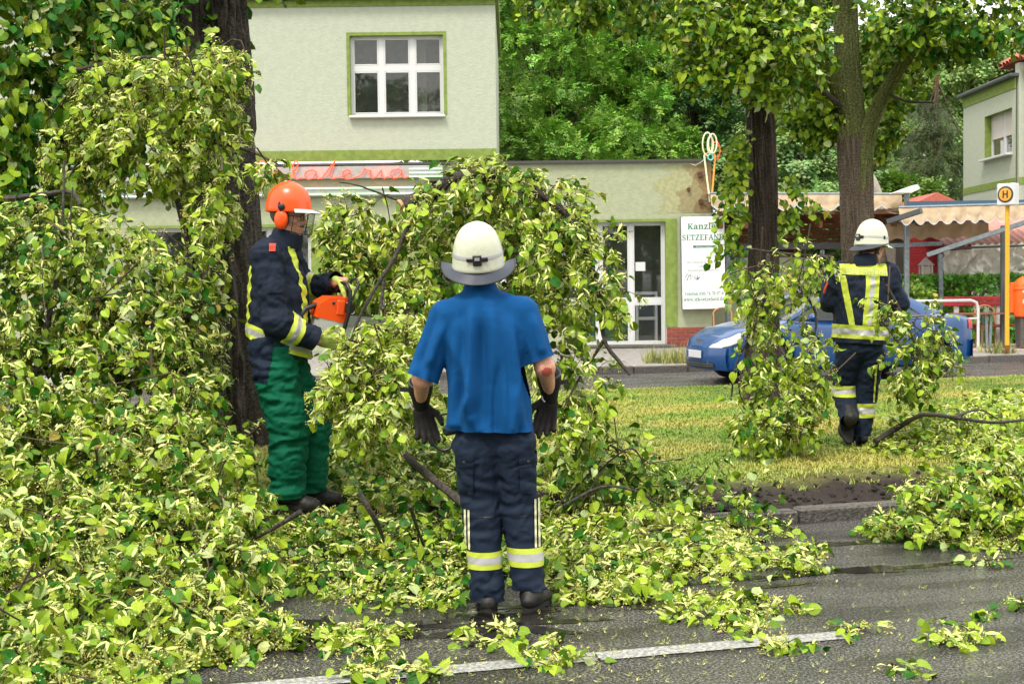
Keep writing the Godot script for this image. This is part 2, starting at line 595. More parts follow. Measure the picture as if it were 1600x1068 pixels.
func clothe(L: Leafy, who: Node3D, singles := 300, mult := 1.0) -> void:
	# the leaves that show largest are parts of their own; the rest, the flowers and the thin twigs are joined
	var base := who.position
	if L.stem.v.size(): part(who, "twigs", L.stem, M.twig).set_meta("kind", "stuff")
	var order := []
	for i in L.t.size(): order.append([L.t[i].origin.distance_squared_to(EYE), i])
	order.sort_custom(func(a, b): return a[0] < b[0])
	var one := mini(singles, order.size())
	for k in one:
		var i: int = order[k][1]
		var x: Transform3D = L.t[i]
		x.origin -= base
		# the nearest of the shared leaf colours
		var best := 0
		var bd := 1e9
		for m in LEAFMAT.size():
			var q: Color = LEAFMAT[m][0]
			var dd := absf(q.r - L.c[i].r) + absf(q.g - L.c[i].g) + absf(q.b - L.c[i].b)
			if dd < bd:
				bd = dd
				best = m
		put(who, "leaf", LEAF[i % LEAF.size()], LEAFMAT[best][1], x)
	for kind in LEAF.size():
		var ids := []
		for k in range(one, order.size()):
			if order[k][1] % LEAF.size() == kind: ids.append(order[k][1])
		if ids.is_empty(): continue
		var tr := []
		var cl := []
		for i in ids:
			tr.append(L.t[i]); cl.append(L.c[i])
		many(who, "foliage", LEAF[kind], M.leaf, tr, cl, base)
	if L.fl.size(): many(who, "blossom", BLOSSOM, M.blossom, L.fl, [], base)

func many(who: Node3D, called: String, mesh: Mesh, material: Material, tr: Array, cl: Array, base: Vector3) -> MultiMeshInstance3D:
	var mm := MultiMesh.new()
	mm.transform_format = MultiMesh.TRANSFORM_3D
	mm.use_colors = cl.size() > 0
	mm.mesh = mesh
	mm.instance_count = tr.size()
	for i in tr.size():
		var x: Transform3D = tr[i]
		x.origin -= base
		mm.set_instance_transform(i, x)
		if cl.size(): mm.set_instance_color(i, cl[i])
	var o := MultiMeshInstance3D.new()
	o.name = called
	o.multimesh = mm
	o.material_override = material
	o.set_meta("kind", "stuff")
	who.add_child(o, true)
	return o

func limb(who: Node3D, called: String, pts: Array, r0: float, r1: float, seg := 8, m: Material = null) -> MeshInstance3D:
	# a branch through the given points, smoothed, tapering and a little knotty
	var cv := Curve3D.new()
	for i in pts.size():
		var tan_: Vector3 = (pts[mini(i + 1, pts.size() - 1)] - pts[maxi(i - 1, 0)]) / 6.0
		cv.add_point(pts[i], -tan_, tan_)
	cv.bake_interval = 0.03
	var n := maxi(4, int(cv.get_baked_length() / 0.06))
	var q := []
	var rr := []
	for i in n + 1:
		var t := float(i) / n
		var p := cv.sample_baked(t * cv.get_baked_length())
		q.append(p + Vector3(noise.get_noise_3dv(p * 60.0), noise.get_noise_3dv(p * 60.0 + Vector3.ONE * 50), 0) * lerpf(r0, r1, t) * 0.5)
		rr.append(lerpf(r0, r1, t) * (1.0 + 0.22 * noise.get_noise_1d(i * 23.0 + p.x * 40.0)))
	var g := Geo.new().tube(q, rr, seg)
	return part(who, called, g, m if m else M.bark)

func trunk(who: Node3D, called: String, pts: Array, radii: Array, m: Material, ridges := 26.0, depth := 0.10) -> MeshInstance3D:
	var cv := Curve3D.new()
	for i in pts.size():
		var tan_: Vector3 = (pts[mini(i + 1, pts.size() - 1)] - pts[maxi(i - 1, 0)]) / 6.0
		cv.add_point(pts[i], -tan_, tan_)
	var ln := cv.get_baked_length()
	var nv := int(ln / 0.05)
	var g := Geo.new().grid(110, nv, func(a: float, h: float):
		var p := cv.sample_baked(h * ln)
		var f := h * (radii.size() - 1)
		var r: float = lerpf(radii[int(minf(f, radii.size() - 1.001))], radii[mini(int(f) + 1, radii.size() - 1)], f - floorf(minf(f, radii.size() - 1.001)))
		var an := a * TAU
		var q := Vector3(cos(an), 0, -sin(an))
		var w := noise.get_noise_3d(q.x * ridges * 34.0, h * ln * 90.0, q.z * ridges * 34.0)
		var w2 := noise.get_noise_3d(q.x * 60.0 + 99.0, h * ln * 40.0, q.z * 60.0)
		return p + q * r * (1.0 - depth * (1.0 - minf(absf(w) * 3.0, 1.0)) * 2.2 + 0.12 * w2))
	var k := 0
	for j in nv + 1:
		for i in 111:
			g.uv[k] = Vector2(i / 110.0 * 2.0, j * 0.05)
			k += 1
	return part(who, called, g, m)

func lift(u: float, s: float) -> float:      # height of the verge
	var h := 0.06
	if s < 8.6: h = lerpf(0.07, 0.19, smoothstep(7.94, 8.6, s))
	elif s < 11.5: h = lerpf(0.19, 0.26, (s - 8.6) / 2.9)
	elif s < 14.5: h = lerpf(0.26, 0.2, (s - 11.5) / 3.0)
	else: h = lerpf(0.2, 0.10, clampf((s - 14.5) / 2.9, 0, 1))
	var rough := 0.05 if s < 8.7 else 0.012
	return h + noise.get_noise_2d(u * 260.0, s * 260.0) * rough + noise.get_noise_2d(u * 14.0, s * 14.0) * 0.025 * smoothstep(7.9, 9.0, s)
func verge(p: Vector3) -> float:
	var s := p.dot(N)
	return 0.0 if s < S_KERB or s > S_FAR else 0.1 if s < 7.95 else lift(p.dot(U), s)

func set_materials() -> void:
	noise.frequency = 0.01
	noise.fractal_octaves = 3
	M.twig = mat(0.06, 0.042, 0.026, 0.8)
	M.bark = grained(mat(0.046, 0.038, 0.030, 0.9), 0.35, 1.8, 0.03, 2.2, 6.0)
	M.cutwood = grained(mat(0.50, 0.28, 0.14, 0.7), 0.7, 1.2, 0.02, 6.0)
	var pic := leaf_picture()
	M.leaf = mat(1, 1, 1, 0.5)
	M.leaf.metallic_specular = 0.34
	M.leaf.vertex_color_use_as_albedo = true
	M.leaf.albedo_texture = pic
	M.leaf.backlight_enabled = true
	M.leaf.backlight = Color(0.16, 0.22, 0.04)
	M.blossom = mat(1, 1, 1, 0.6)
	M.blossom.vertex_color_use_as_albedo = true
	M.blossom.backlight_enabled = true
	M.blossom.backlight = Color(0.2, 0.2, 0.06)
	for t in 7:
		var c := Color(0.026, 0.150, 0.005).lerp(Color(0.430, 0.580, 0.035), t / 6.0)
		LEAFMAT.append([c, null])
	LEAFMAT.append([Color(0.52, 0.62, 0.28), null])
	for e in LEAFMAT:
		var m: StandardMaterial3D = mat(e[0].r, e[0].g, e[0].b, 0.5)
		m.metallic_specular = 0.34
		m.albedo_texture = pic
		m.backlight_enabled = true
		m.backlight = Color(0.16, 0.22, 0.04)
		e[1] = m
	LEAF = [make_leaf(0.22, 0.35, 0.1, 0.92), make_leaf(-0.25, 0.5, -0.15, 1.0), make_leaf(0.55, 0.8, 0.25, 0.9), make_leaf(0.08, -0.2, 0.3, 1.04), make_leaf(1.1, 1.3, -0.4, 0.85), make_leaf(-0.5, -0.9, 0.5, 0.95)]
	BLOSSOM = make_blossom()
	# asphalt: stones in the surface, damp in long patches along the road
	var a := mat(1, 1, 1, 1.0)
	a.albedo_texture = ntex(1024, 0.075, 3, [[0.18, Color(0.018, 0.017, 0.016)], [0.45, Color(0.045, 0.042, 0.040)], [0.62, Color(0.078, 0.073, 0.070)], [0.80, Color(0.22, 0.21, 0.195)]], FastNoiseLite.TYPE_SIMPLEX, 0, 5)
	a.roughness_texture = ntex(1024, 0.02, 4, [[0.3, Color(0.08, 0.08, 0.08), 1], [0.7, Color(0.32, 0.32, 0.32), 1]], FastNoiseLite.TYPE_SIMPLEX_SMOOTH, 0, 11)
	a.roughness_texture_channel = BaseMaterial3D.TEXTURE_CHANNEL_RED
	a.normal_enabled = true
	a.normal_texture = ntex(1024, 0.075, 3, [], FastNoiseLite.TYPE_SIMPLEX, 6.0, 5)
	a.uv1_scale = Vector3(1 / 1.5, 1 / 1.5, 1)
	a.detail_enabled = true
	a.detail_blend_mode = BaseMaterial3D.BLEND_MODE_MUL
	a.detail_uv_layer = BaseMaterial3D.DETAIL_UV_2
	a.detail_albedo = ntex(1024, 0.007, 4, [[0.34, Color(0.42, 0.41, 0.38)], [0.52, Color(0.85, 0.84, 0.83)], [0.7, Color(1, 1, 1)]], FastNoiseLite.TYPE_SIMPLEX_SMOOTH, 0, 11)
	a.uv2_scale = Vector3(1 / 11.0, 1 / 2.9, 1)
	M.puddle = mat(0.022, 0.020, 0.017, 0.10)
	M.asphalt = a
	M.paving = grained(mat(0.25, 0.235, 0.22, 0.6), 0.7, 1.2, 0.02, 0.5)
	M.pinkpaving = grained(mat(0.46, 0.33, 0.29, 0.65), 0.8, 1.15, 0.02, 0.5)
	M.kerb = grained(mat(0.11, 0.10, 0.09, 0.7), 0.45, 1.25, 0.04, 1.3, 4.0)
	M.paint = grained(mat(0.32, 0.32, 0.305, 0.5), 0.5, 1.3, 0.06, 1.3)
	M.soil = mat(1, 1, 1, 0.95)
	M.soil.vertex_color_use_as_albedo = true
	M.soil.albedo_texture = ntex(512, 0.04, 5, [[0.3, Color(0.5, 0.5, 0.5)], [0.7, Color(1, 1, 1)]], FastNoiseLite.TYPE_SIMPLEX_SMOOTH, 0, 21)
	M.soil.uv1_triplanar = true
	M.soil.uv1_world_triplanar = true
	M.soil.uv1_scale = Vector3.ONE * 0.8
	M.grass = mat(1, 1, 1, 0.6)
	M.grass.vertex_color_use_as_albedo = true
	M.grass.backlight_enabled = true
	M.grass.backlight = Color(0.15, 0.16, 0.04)
	# buildings
	M.render_light = grained(mat(0.405, 0.440, 0.350, 0.9), 0.96, 1.03, 0.02, 0.5, 1.2)
	M.render_mid = grained(mat(0.33, 0.36, 0.235, 0.9), 0.94, 1.04, 0.02, 0.5, 1.2)
	M.render_stained = grained(mat(0.37, 0.34, 0.18, 0.9), 0.6, 1.2, 0.02, 0.35, 0.5)
	M.trim_green = grained(mat(0.18, 0.25, 0.05, 0.85), 0.85, 1.12, 0.02, 0.5)
	M.white = grained(mat(0.55, 0.55, 0.55, 0.35), 0.92, 1.03, 0.02, 0.7)
	M.white_plastic = mat(0.58, 0.59, 0.60, 0.3)
	M.signwhite = grained(mat(0.36, 0.36, 0.35, 0.4), 0.9, 1.05, 0.02, 0.7)
	M.zinc = mat(0.16, 0.17, 0.17, 0.5, 0.4)
	M.darktrim = mat(0.06, 0.055, 0.05, 0.6)
	M.brick = []
	for k in 4: M.brick.append(grained(mat([0.22, 0.18, 0.26, 0.20][k], [0.045, 0.035, 0.06, 0.05][k], [0.03, 0.028, 0.04, 0.035][k], 0.75), 0.7, 1.2, 0.04, 3.0))
	M.mortar = mat(0.38, 0.34, 0.30, 0.9)
	M.room = grained(mat(0.26, 0.22, 0.17, 0.9), 0.8, 1.15, 0.01, 0.5)
	M.pane = glass(0.10, Color(0.32, 0.36, 0.32))
	M.timber = grained(mat(0.20, 0.075, 0.030, 0.7), 0.6, 1.3, 0.03, 1.2)
	M.canvas = grained(mat(0.46, 0.35, 0.23, 0.85), 0.84, 1.08, 0.012, 0.6)
	M.canvas.backlight_enabled = true
	M.canvas.backlight = Color(0.12, 0.09, 0.06)
	M.steel = grained(mat(0.20, 0.24, 0.26, 0.45, 0.5), 0.8, 1.15, 0.02, 1.0)
	M.steel_dark = mat(0.08, 0.09, 0.095, 0.45, 0.4)
	M.redpaint = grained(mat(0.30, 0.018, 0.025, 0.6), 0.75, 1.15, 0.02, 1.5)
	M.tile = grained(mat(0.46, 0.12, 0.08, 0.7), 0.7, 1.2, 0.03, 1.2)
	M.hedge = mat(1, 1, 1, 0.5)
	M.hedge.vertex_color_use_as_albedo = true
	M.hedge.backlight_enabled = true
	M.hedge.backlight = Color(0.08, 0.12, 0.03)

func ground_and_roads() -> void:
	# a wide sheet under everything, then the near road
	var g := Geo.new()
	g.face([Vector3(-400, -0.03, 60), Vector3(400, -0.03, 60), Vector3(400, -0.03, -500), Vector3(-400, -0.03, -500)], Vector3(0, -5, 0))
	struct("ground", g, grained(mat(0.10, 0.11, 0.05, 0.9), 0.6, 1.3, 0.02, 0.1))
	var sheet := func(u0, u1, s0, s1, y): # a flat sheet in road axes, mapped in metres
		var q := Geo.new()
		q.grid(int((u1 - u0) / 1.0), maxi(1, int((s1 - s0) / 1.0)), func(i, j): return road(lerpf(u0, u1, i), lerpf(s0, s1, j), y), true)
		for k in q.v.size(): q.uv[k] = Vector2(q.v[k].dot(U), q.v[k].dot(N))
		return q
	struct("road", sheet.call(-40.0, 60.0, -12.0, S_KERB + 0.06, 0.0), M.asphalt)
	struct("far_road", sheet.call(-40.0, 60.0, S_FAR - 0.06, S_WALK + 0.06, 0.002), M.asphalt)
	struct("far_pavement", sheet.call(-40.0, 60.0, S_WALK + 0.1, 60.0, 0.115), M.paving)
	# painted dash with worn, uneven edges
	for d in [[-3.2, 2.9], [8.9, 15.0], [-15.2, -9.2]]:
		var q := Geo.new()
		var n := 120
		q.grid(n, 1, func(i, j):
			var uu := lerpf(d[0], d[1], i)
			var w := 0.06 + 0.006 * noise.get_noise_1d(uu * 700.0 + j * 300.0)
			return road(uu, S_LINE + (w if j > 0.5 else -w), 0.005), true)
		var o := struct("road_marking", q, M.paint)
		o.name = numbered("road_marking")
	# puddles lying in the low places, drawn out along the road
	for e in [[1330, 892, 1.0, 0.10], [1290, 851, 0.7, 0.08], [1020, 935, 1.1, 0.2], [560, 985, 0.9, 0.30], [800, 975, 0.55, 0.28]]:
		var c := ground(e[0], e[1])
		var q := Geo.new()
		q.grid(64, 1, func(i, j):
			var an: float = i * TAU
			var r: float = 0.72 + 0.9 * noise.get_noise_2d(cos(an) * 130.0 + e[0], sin(an) * 130.0 + e[1]) + 0.25 * noise.get_noise_2d(cos(an) * 700.0 + e[0], sin(an) * 700.0)
			return c + (U * cos(an) * e[2] + N * sin(an) * e[3]) * maxf(r, 0.15) * (1.0 - j) + Vector3(0, 0.0035, 0))
		var o := struct("puddle", q, M.puddle)
		o.name = numbered("puddle")
	# kerbs of single stones
	for row in [[S_KERB, S_KERB + 0.13, 0.0, 0.085, -9.0, 12.0, "near_kerb"], [S_FAR - 0.13, S_FAR, 0.0, 0.10, -9.0, 16.0, "verge_kerb"], [S_WALK, S_WALK + 0.14, 0.0, 0.125, -9.0, 16.0, "pavement_kerb"]]:
		var holder := Node3D.new()
		holder.name = row[6]
		holder.set_meta("kind", "structure")
		add_child(holder)
		var u: float = row[4]
		var k := 0
		var variants := []
		for q in 3:
			var st := Geo.new().box(Vector3(0, 0, 0), Vector3(0.985, row[3] + 0.06, row[1] - row[0]), Basis(), 0.014)
			for i in st.v.size(): st.v[i] += rvec() * 0.003
			variants.append(st.mesh(M.kerb))
		while u < row[5]:
			var y := rnd(-0.008, 0.008)
			put(holder, "kerb_stone", variants[k % 3], null, Transform3D(Basis(U, Vector3.UP, -N).rotated(Vector3.UP, rnd(-0.006, 0.006)), road(u + 0.5, (row[0] + row[1]) / 2.0, (row[3] - 0.06) / 2.0 + y)))
			u += 1.0
			k += 1
	# the verge: bare soil along the kerb, then lawn
	var tg := Geo.new()
	var nu := 220
	var ns := 90
	tg.grid(nu, ns, func(i, j):
		var uu := lerpf(-12.0, 16.0, i)
		var ss := lerpf(S_KERB + 0.125, S_FAR - 0.125, j)
		return road(uu, ss, lift(uu, ss)), true)
	for k in tg.v.size():
		var uu := tg.v[k].dot(U)
		var ss := tg.v[k].dot(N)
		var soil := 1.0 - smoothstep(8.35, 8.75, ss + noise.get_noise_2d(uu * 60.0, ss * 60.0) * 0.5)
		var dry := clampf(0.5 + noise.get_noise_2d(uu * 45.0, ss * 70.0) * 1.5, 0, 1)
		tg.c[k] = Color(0.15, 0.19, 0.03).lerp(Color(0.27, 0.24, 0.06), dry).lerp(Color(0.020, 0.014, 0.010), soil)
	struct("grass_verge", tg, M.soil)

func lawn() -> void:
	# tufts of short blades, and clods on the bare strip
	var tufts := []
	for k in 3:
		var g := Geo.new()
		for b in 9:
			var a := rnd(0, TAU)
			var base := Vector3(rnd(-0.035, 0.035), 0, rnd(-0.035, 0.035))
			var lean := Vector3(cos(a), 0, sin(a))
			var h := rnd(0.6, 1.1)
			var s := lean.cross(Vector3.UP) * 0.0035
			var p1 := base + Vector3(0, 0.045 * h, 0) + lean * 0.010
			var p2 := base + Vector3(0, 0.075 * h, 0) + lean * rnd(0.02, 0.05)
			var i0 := g.add(base - s); var i1 := g.add(base + s); var i2 := g.add(p1 - s * 0.8); var i3 := g.add(p1 + s * 0.8); var i4 := g.add(p2)
			g.tri(i0, i2, i1); g.tri(i1, i2, i3); g.tri(i2, i4, i3)
		tufts.append(g.mesh())
	var holder := Node3D.new()
	holder.name = "grass"
	holder.set_meta("kind", "stuff")
	tag(holder, "short yellowing lawn grass on the verge between the roads", "grass")
	add_child(holder)
	for k in 3:
		var tr := []
		var cl := []
		for i in 24000:
			var uu := rnd(-4.0, 13.0)
			var ss := 8.3 + pow(rng.randf(), 1.25) * 9.05
			var soil := 1.0 - smoothstep(8.45, 8.9, ss + noise.get_noise_2d(uu * 60.0, ss * 60.0) * 0.5)
			if rng.randf() < soil * 0.93: continue
			var dry := clampf(0.5 + noise.get_noise_2d(uu * 45.0, ss * 70.0) * 1.5 + rnd(-0.35, 0.35), 0, 1)
			var c := Color(0.17, 0.30, 0.025).lerp(Color(0.42, 0.40, 0.08), dry)
			tr.append(Transform3D(Basis(Vector3.UP, rnd(0, TAU)) * Basis.from_scale(Vector3(1, rnd(0.25, 0.6), 1) * rnd(0.7, 1.2)), road(uu, ss, lift(uu, ss) - 0.006)))
			cl.append(c)
		many(holder, "grass_blades", tufts[k], M.grass, tr, cl, Vector3.ZERO)
	var cg := Geo.new().ball(Vector3.ZERO, Vector3(1, 0.7, 0.9), 6)
	for i in cg.v.size(): cg.v[i] *= 1.0 + 0.4 * noise.get_noise_3dv(cg.v[i] * 90.0)
	var tr2 := []
	var cl2 := []
	for i in 2600:
		var uu := rnd(-3.0, 8.0)
		var ss := 7.96 + absf(rnd(-0.4, 0.5)) * rnd(0.3, 1.3)
		var k := rnd(0.5, 1.4)
		tr2.append(Transform3D(Basis(rvec().normalized(), rnd(0, 6)) * Basis.from_scale(Vector3.ONE * pow(rng.randf(), 2.0) * 0.022 + Vector3.ONE * 0.004), road(uu, ss, lift(uu, ss) + 0.003)))
		cl2.append(Color(0.024 * k, 0.017 * k, 0.012 * k))
	var sh := Node3D.new()
	sh.name = "soil_clods"
	sh.set_meta("kind", "stuff")
	tag(sh, "crumbly dark soil clods along the kerb", "soil")
	add_child(sh)
	many(sh, "clods", cg.mesh(), M.soil, tr2, cl2, Vector3.ZERO)

# ---------- buildings
func W(x, y, d = 30.0) -> Vector2:
	var p := at(x, y, d)
	return Vector2(p.x, p.y)
# a wall in the plane z, holes cut through it; rectangles are Rect2 in x and y
func pierced(r: Rect2, holes: Array, z: float, xf := Transform3D()) -> Geo:
	var g := Geo.new()
	var xs := [r.position.x, r.end.x]
	var ys := [r.position.y, r.end.y]
	for h in holes:
		xs.append_array([h.position.x, h.end.x])
		ys.append_array([h.position.y, h.end.y])
	xs.sort(); ys.sort()
	for i in xs.size() - 1:
		for j in ys.size() - 1:
			var c := Vector2((xs[i] + xs[i + 1]) / 2, (ys[j] + ys[j + 1]) / 2)
			var open: bool = xs[i + 1] - xs[i] < 1e-4 or ys[j + 1] - ys[j] < 1e-4
			for h in holes: open = open or h.has_point(c)
			if open: continue
			g.face([xf * Vector3(xs[i], ys[j], z), xf * Vector3(xs[i + 1], ys[j], z), xf * Vector3(xs[i + 1], ys[j + 1], z), xf * Vector3(xs[i], ys[j + 1], z)], xf * Vector3(c.x, c.y, z - 1))
	return g
func reveal(h: Rect2, z: float, deep: float, xf := Transform3D()) -> Geo:
	var g := Geo.new()
	var a := h.position
	var b := h.end
	var cs := [Vector2(a.x, a.y), Vector2(b.x, a.y), Vector2(b.x, b.y), Vector2(a.x, b.y)]
	for i in 4:
		var p: Vector2 = cs[i]
		var q: Vector2 = cs[(i + 1) % 4]
		var m := (p + q) / 2.0
		var o := m + (m - h.get_center()).normalized()
		g.face([xf * Vector3(p.x, p.y, z), xf * Vector3(q.x, q.y, z), xf * Vector3(q.x, q.y, z - deep), xf * Vector3(p.x, p.y, z - deep)], xf * Vector3(o.x, o.y, z))
	return g
# casement with frame bars and single panes: cols and rows are fractions of the opening
func casement(who: Node3D, h: Rect2, z: float, cols: Array, rows: Array, bar: float, called := "window", xf := Transform3D()) -> MeshInstance3D:
	var f := Geo.new()
	var x0 := h.position.x
	var y0 := h.position.y
	for c in cols: f.box(xf * Vector3(x0 + c[0] * h.size.x, h.get_center().y, z), Vector3(c[1], h.size.y, 0.07), xf.basis, 0.008)
	for r in rows: f.box(xf * Vector3(h.get_center().x, y0 + r[0] * h.size.y, z + 0.004), Vector3(h.size.x - bar, r[1], 0.06), xf.basis, 0.008)
	var o := part(who, called, f, M.white_plastic)
	for i in cols.size() - 1:
		for j in rows.size() - 1:
			var a := Vector2(x0 + cols[i][0] * h.size.x + cols[i][1] / 2, y0 + rows[j][0] * h.size.y + rows[j][1] / 2)
			var b := Vector2(x0 + cols[i + 1][0] * h.size.x - cols[i + 1][1] / 2, y0 + rows[j + 1][0] * h.size.y - rows[j + 1][1] / 2)
			var m := (a + b) / 2.0
			# sash round each pane, then the pane itself
			var s := Geo.new()
			var w := 0.028
			s.box(xf * Vector3(a.x + w / 2, m.y, z + 0.012), Vector3(w, b.y - a.y, 0.05), xf.basis, 0.006)
			s.box(xf * Vector3(b.x - w / 2, m.y, z + 0.012), Vector3(w, b.y - a.y, 0.05), xf.basis, 0.006)
			s.box(xf * Vector3(m.x, a.y + w / 2, z + 0.010), Vector3(b.x - a.x - w * 2, w, 0.05), xf.basis, 0.006)
			s.box(xf * Vector3(m.x, b.y - w / 2, z + 0.010), Vector3(b.x - a.x - w * 2, w, 0.05), xf.basis, 0.006)
			part(o, "sash", s, M.white_plastic)
			var g := Geo.new().box(xf * Vector3(m.x, m.y, z), Vector3(b.x - a.x - w * 2 + 0.004, b.y - a.y - w * 2 + 0.004, 0.006), xf.basis)
			part(o, "pane", g, M.pane)
	return o
func room(who: Node3D, h: Rect2, z: float, deep: float, m: Material, xf := Transform3D(), grow := 0.6) -> MeshInstance3D:
	var g := Geo.new()
	var r := h.grow(grow)
	r.position.y = h.position.y - 0.02
	var c := xf * Vector3(r.get_center().x, r.get_center().y, z - deep / 2)
	var b := Geo.new().box(c, Vector3(r.size.x, r.size.y, deep), xf.basis)
	# all faces but the one behind the opening
	for i in range(0, b.ix.size(), 3):
		var mid := (b.v[b.ix[i]] + b.v[b.ix[i + 1]] + b.v[b.ix[i + 2]]) / 3.0
		if (xf.affine_inverse() * mid).z > z - 0.01: continue
		var k := g.v.size()
		for e in 3: g.add(b.v[b.ix[i + e]])
		g.tri(k, k + 2, k + 1)
	return part(who, "interior", g, m)

func shop() -> void:
	var z := -30.0
	var edge := W(775, 150).x
	var left := -17.0
	var floor_ := 0.12
	var y1 := W(700, 240).y
	var y2 := W(900, 254).y
	var right := W(1112, 300).x
	var who := thing("shop_building", "pale green rendered shop with upper storey and flat single-storey wing", "building", Vector3(0, floor_, z))
	# upper storey
	var win := Rect2(W(548, 181), Vector2.ZERO)
	win.end = W(692, 54)
	var win2 := Rect2(win.position - Vector2(6.0, 0), win.size)
	var top := W(600, 8).y
	part(who, "wall", pierced(Rect2(left, y1, edge - left, top - y1), [win, win2], z), M.render_light)
	var side := Geo.new()
	side.box(Vector3(edge - 0.15, (y1 + 9.5) / 2, z - 4.2), Vector3(0.3, 9.5 - y1, 8.0))
	part(who, "side_wall", side, M.render_light)
	for w in [win, win2]:
		part(who, "reveal", reveal(w, z, 0.22), M.trim_green)
		casement(who, w, z - 0.17, [[0.0, 0.12], [0.33, 0.13], [0.665, 0.13], [1.0, 0.12]], [[0.0, 0.12], [0.60, 0.14], [1.0, 0.10]], 0.1)
		part(who, "window_sill", Geo.new().box(Vector3(w.get_center().x, w.position.y - 0.03, z + 0.02), Vector3(w.size.x + 0.06, 0.05, 0.22), Basis(), 0.01), M.white_plastic)
		room(who, w, z - 0.25, 3.0, M.room)
		# narrow painted border round the opening, proud of the render
		var b := Geo.new()
		b.box(Vector3(w.get_center().x, w.end.y + 0.035, z + 0.006), Vector3(w.size.x + 0.14, 0.07, 0.012))
		b.box(Vector3(w.position.x - 0.035, w.get_center().y, z + 0.006), Vector3(0.07, w.size.y, 0.012))
		b.box(Vector3(w.end.x + 0.035, w.get_center().y, z + 0.006), Vector3(0.07, w.size.y, 0.012))
		part(who, "window_border", b, M.trim_green)
		var cur := Geo.new().grid(40, 2, func(i, j): return Vector3(lerpf(w.position.x + w.size.x * 0.70, w.position.x + w.size.x * 0.80, i), lerpf(w.position.y, w.end.y, j), z - 0.5 + 0.03 * sin(i * 40.0)))
		part(who, "curtain", cur, mat(0.25, 0.27, 0.2, 0.9))
	part(who, "eaves_band", Geo.new().box(Vector3((left + edge) / 2, top + 0.05, z - 0.12), Vector3(edge - left, 0.14, 0.30)), M.trim_green)
	part(who, "eaves", Geo.new().box(Vector3((left + edge) / 2 + 0.04, top + 0.30, z - 3.8), Vector3(edge - left + 0.08, 0.34, 8.0)), M.trim_green)
	part(who, "band", Geo.new().box(Vector3((left + edge) / 2, (y1 + y2) / 2 + 0.10, z + 0.008), Vector3(edge - left, W(700, 237).y - W(700, 254).y, 0.022)), M.trim_green)
	# ground floor
	var door := Rect2(W(880, 541), Vector2.ZERO)
	door.end = W(1040, 345)
	door.position.y = floor_ + 0.03
	var shopwin := Rect2(W(590, 541), Vector2.ZERO)
	shopwin.end = W(850, 345)
	shopwin.position.y = floor_ + 0.03
	var shop3 := Rect2(shopwin.position - Vector2(5.2, 0), shopwin.size)
	part(who, "wall", pierced(Rect2(left, floor_, right - left, y2 - 0.004 - floor_), [door, shopwin, shop3], z), M.render_mid)
	part(who, "side_wall", Geo.new().box(Vector3(right - 0.15, (floor_ + y2) / 2, z - 4.0), Vector3(0.3, y2 - floor_, 7.98)), M.render_mid)
	part(who, "flat_roof", Geo.new().box(Vector3((left + right) / 2, y2 + 0.02, z - 3.9), Vector3(right - left + 0.1, 0.05, 8.0)), M.darktrim)
	part(who, "roof_edge", Geo.new().box(Vector3((edge + right) / 2 + 0.05, y2 + 0.005, z + 0.045), Vector3(right - edge, 0.05, 0.09), Basis(), 0.01), M.zinc)
	for w in [door, shopwin, shop3]:
		part(who, "reveal", reveal(w, z, 0.3), M.trim_green)
		var b := Geo.new()
		b.box(Vector3(w.get_center().x, w.end.y + 0.03, z + 0.008), Vector3(w.size.x + 0.5, 0.06, 0.016))
		b.box(Vector3(w.end.x + 0.125, (w.end.y + floor_ + 0.45) / 2, z + 0.008), Vector3(0.25, w.end.y - floor_ - 0.45, 0.016))
		b.box(Vector3(w.position.x - 0.125, (w.end.y + floor_ + 0.45) / 2, z + 0.008), Vector3(0.25, w.end.y - floor_ - 0.45, 0.016))
		part(who, "opening_border", b, M.trim_green)
		room(who, w, z - 0.32, 5.0, M.room, Transform3D(), 0.3)
	casement(who, door, z - 0.2, [[0.0, 0.10], [0.36, 0.12], [0.67, 0.10], [1.0, 0.12]], [[0.0, 0.16], [0.36, 0.12], [1.0, 0.10]], 0.1, "folding_door")
	casement(who, shopwin, z - 0.2, [[0.0, 0.10], [0.25, 0.12], [0.5, 0.10], [0.75, 0.1], [1.0, 0.12]], [[0.0, 0.16], [0.36, 0.12], [1.0, 0.10]], 0.1, "folding_door")
	casement(who, shop3, z - 0.2, [[0.0, 0.10], [0.25, 0.12], [0.5, 0.10], [0.75, 0.1], [1.0, 0.12]], [[0.0, 0.16], [0.36, 0.12], [1.0, 0.10]], 0.1, "folding_door")
	part(who, "door_step", Geo.new().box(Vector3(door.get_center().x, floor_ + 0.035, z + 0.10), Vector3(door.size.x + 0.3, 0.07, 0.34), Basis(), 0.015), M.kerb)
	# things seen through the glass
	var inn := thing("shop_counter", "green and white counter inside the shop behind the glass doors", "counter", Vector3(door.get_center().x, floor_, z - 2.5))
	part(inn, "front", Geo.new().box(Vector3(door.end.x - 1.1, floor_ + 0.55, z - 2.4), Vector3(1.2, 1.1, 0.5), Basis(), 0.02), mat(0.03, 0.30, 0.14, 0.4))
	part(inn, "top", Geo.new().box(Vector3(door.end.x - 1.1, floor_ + 1.13, z - 2.4), Vector3(1.3, 0.05, 0.6), Basis(), 0.01), M.white_plastic)
	var fr := thing("display_cabinet", "tall white framed cabinet just inside the glass doors", "cabinet", Vector3(door.end.x - 0.35, floor_, z - 1.0))
	var cg := Geo.new()
	for sx in [-0.22, 0.22]: cg.box(Vector3(door.end.x - 0.35 + sx, floor_ + 0.62, z - 1.0), Vector3(0.06, 1.24, 0.4), Basis(), 0.01)
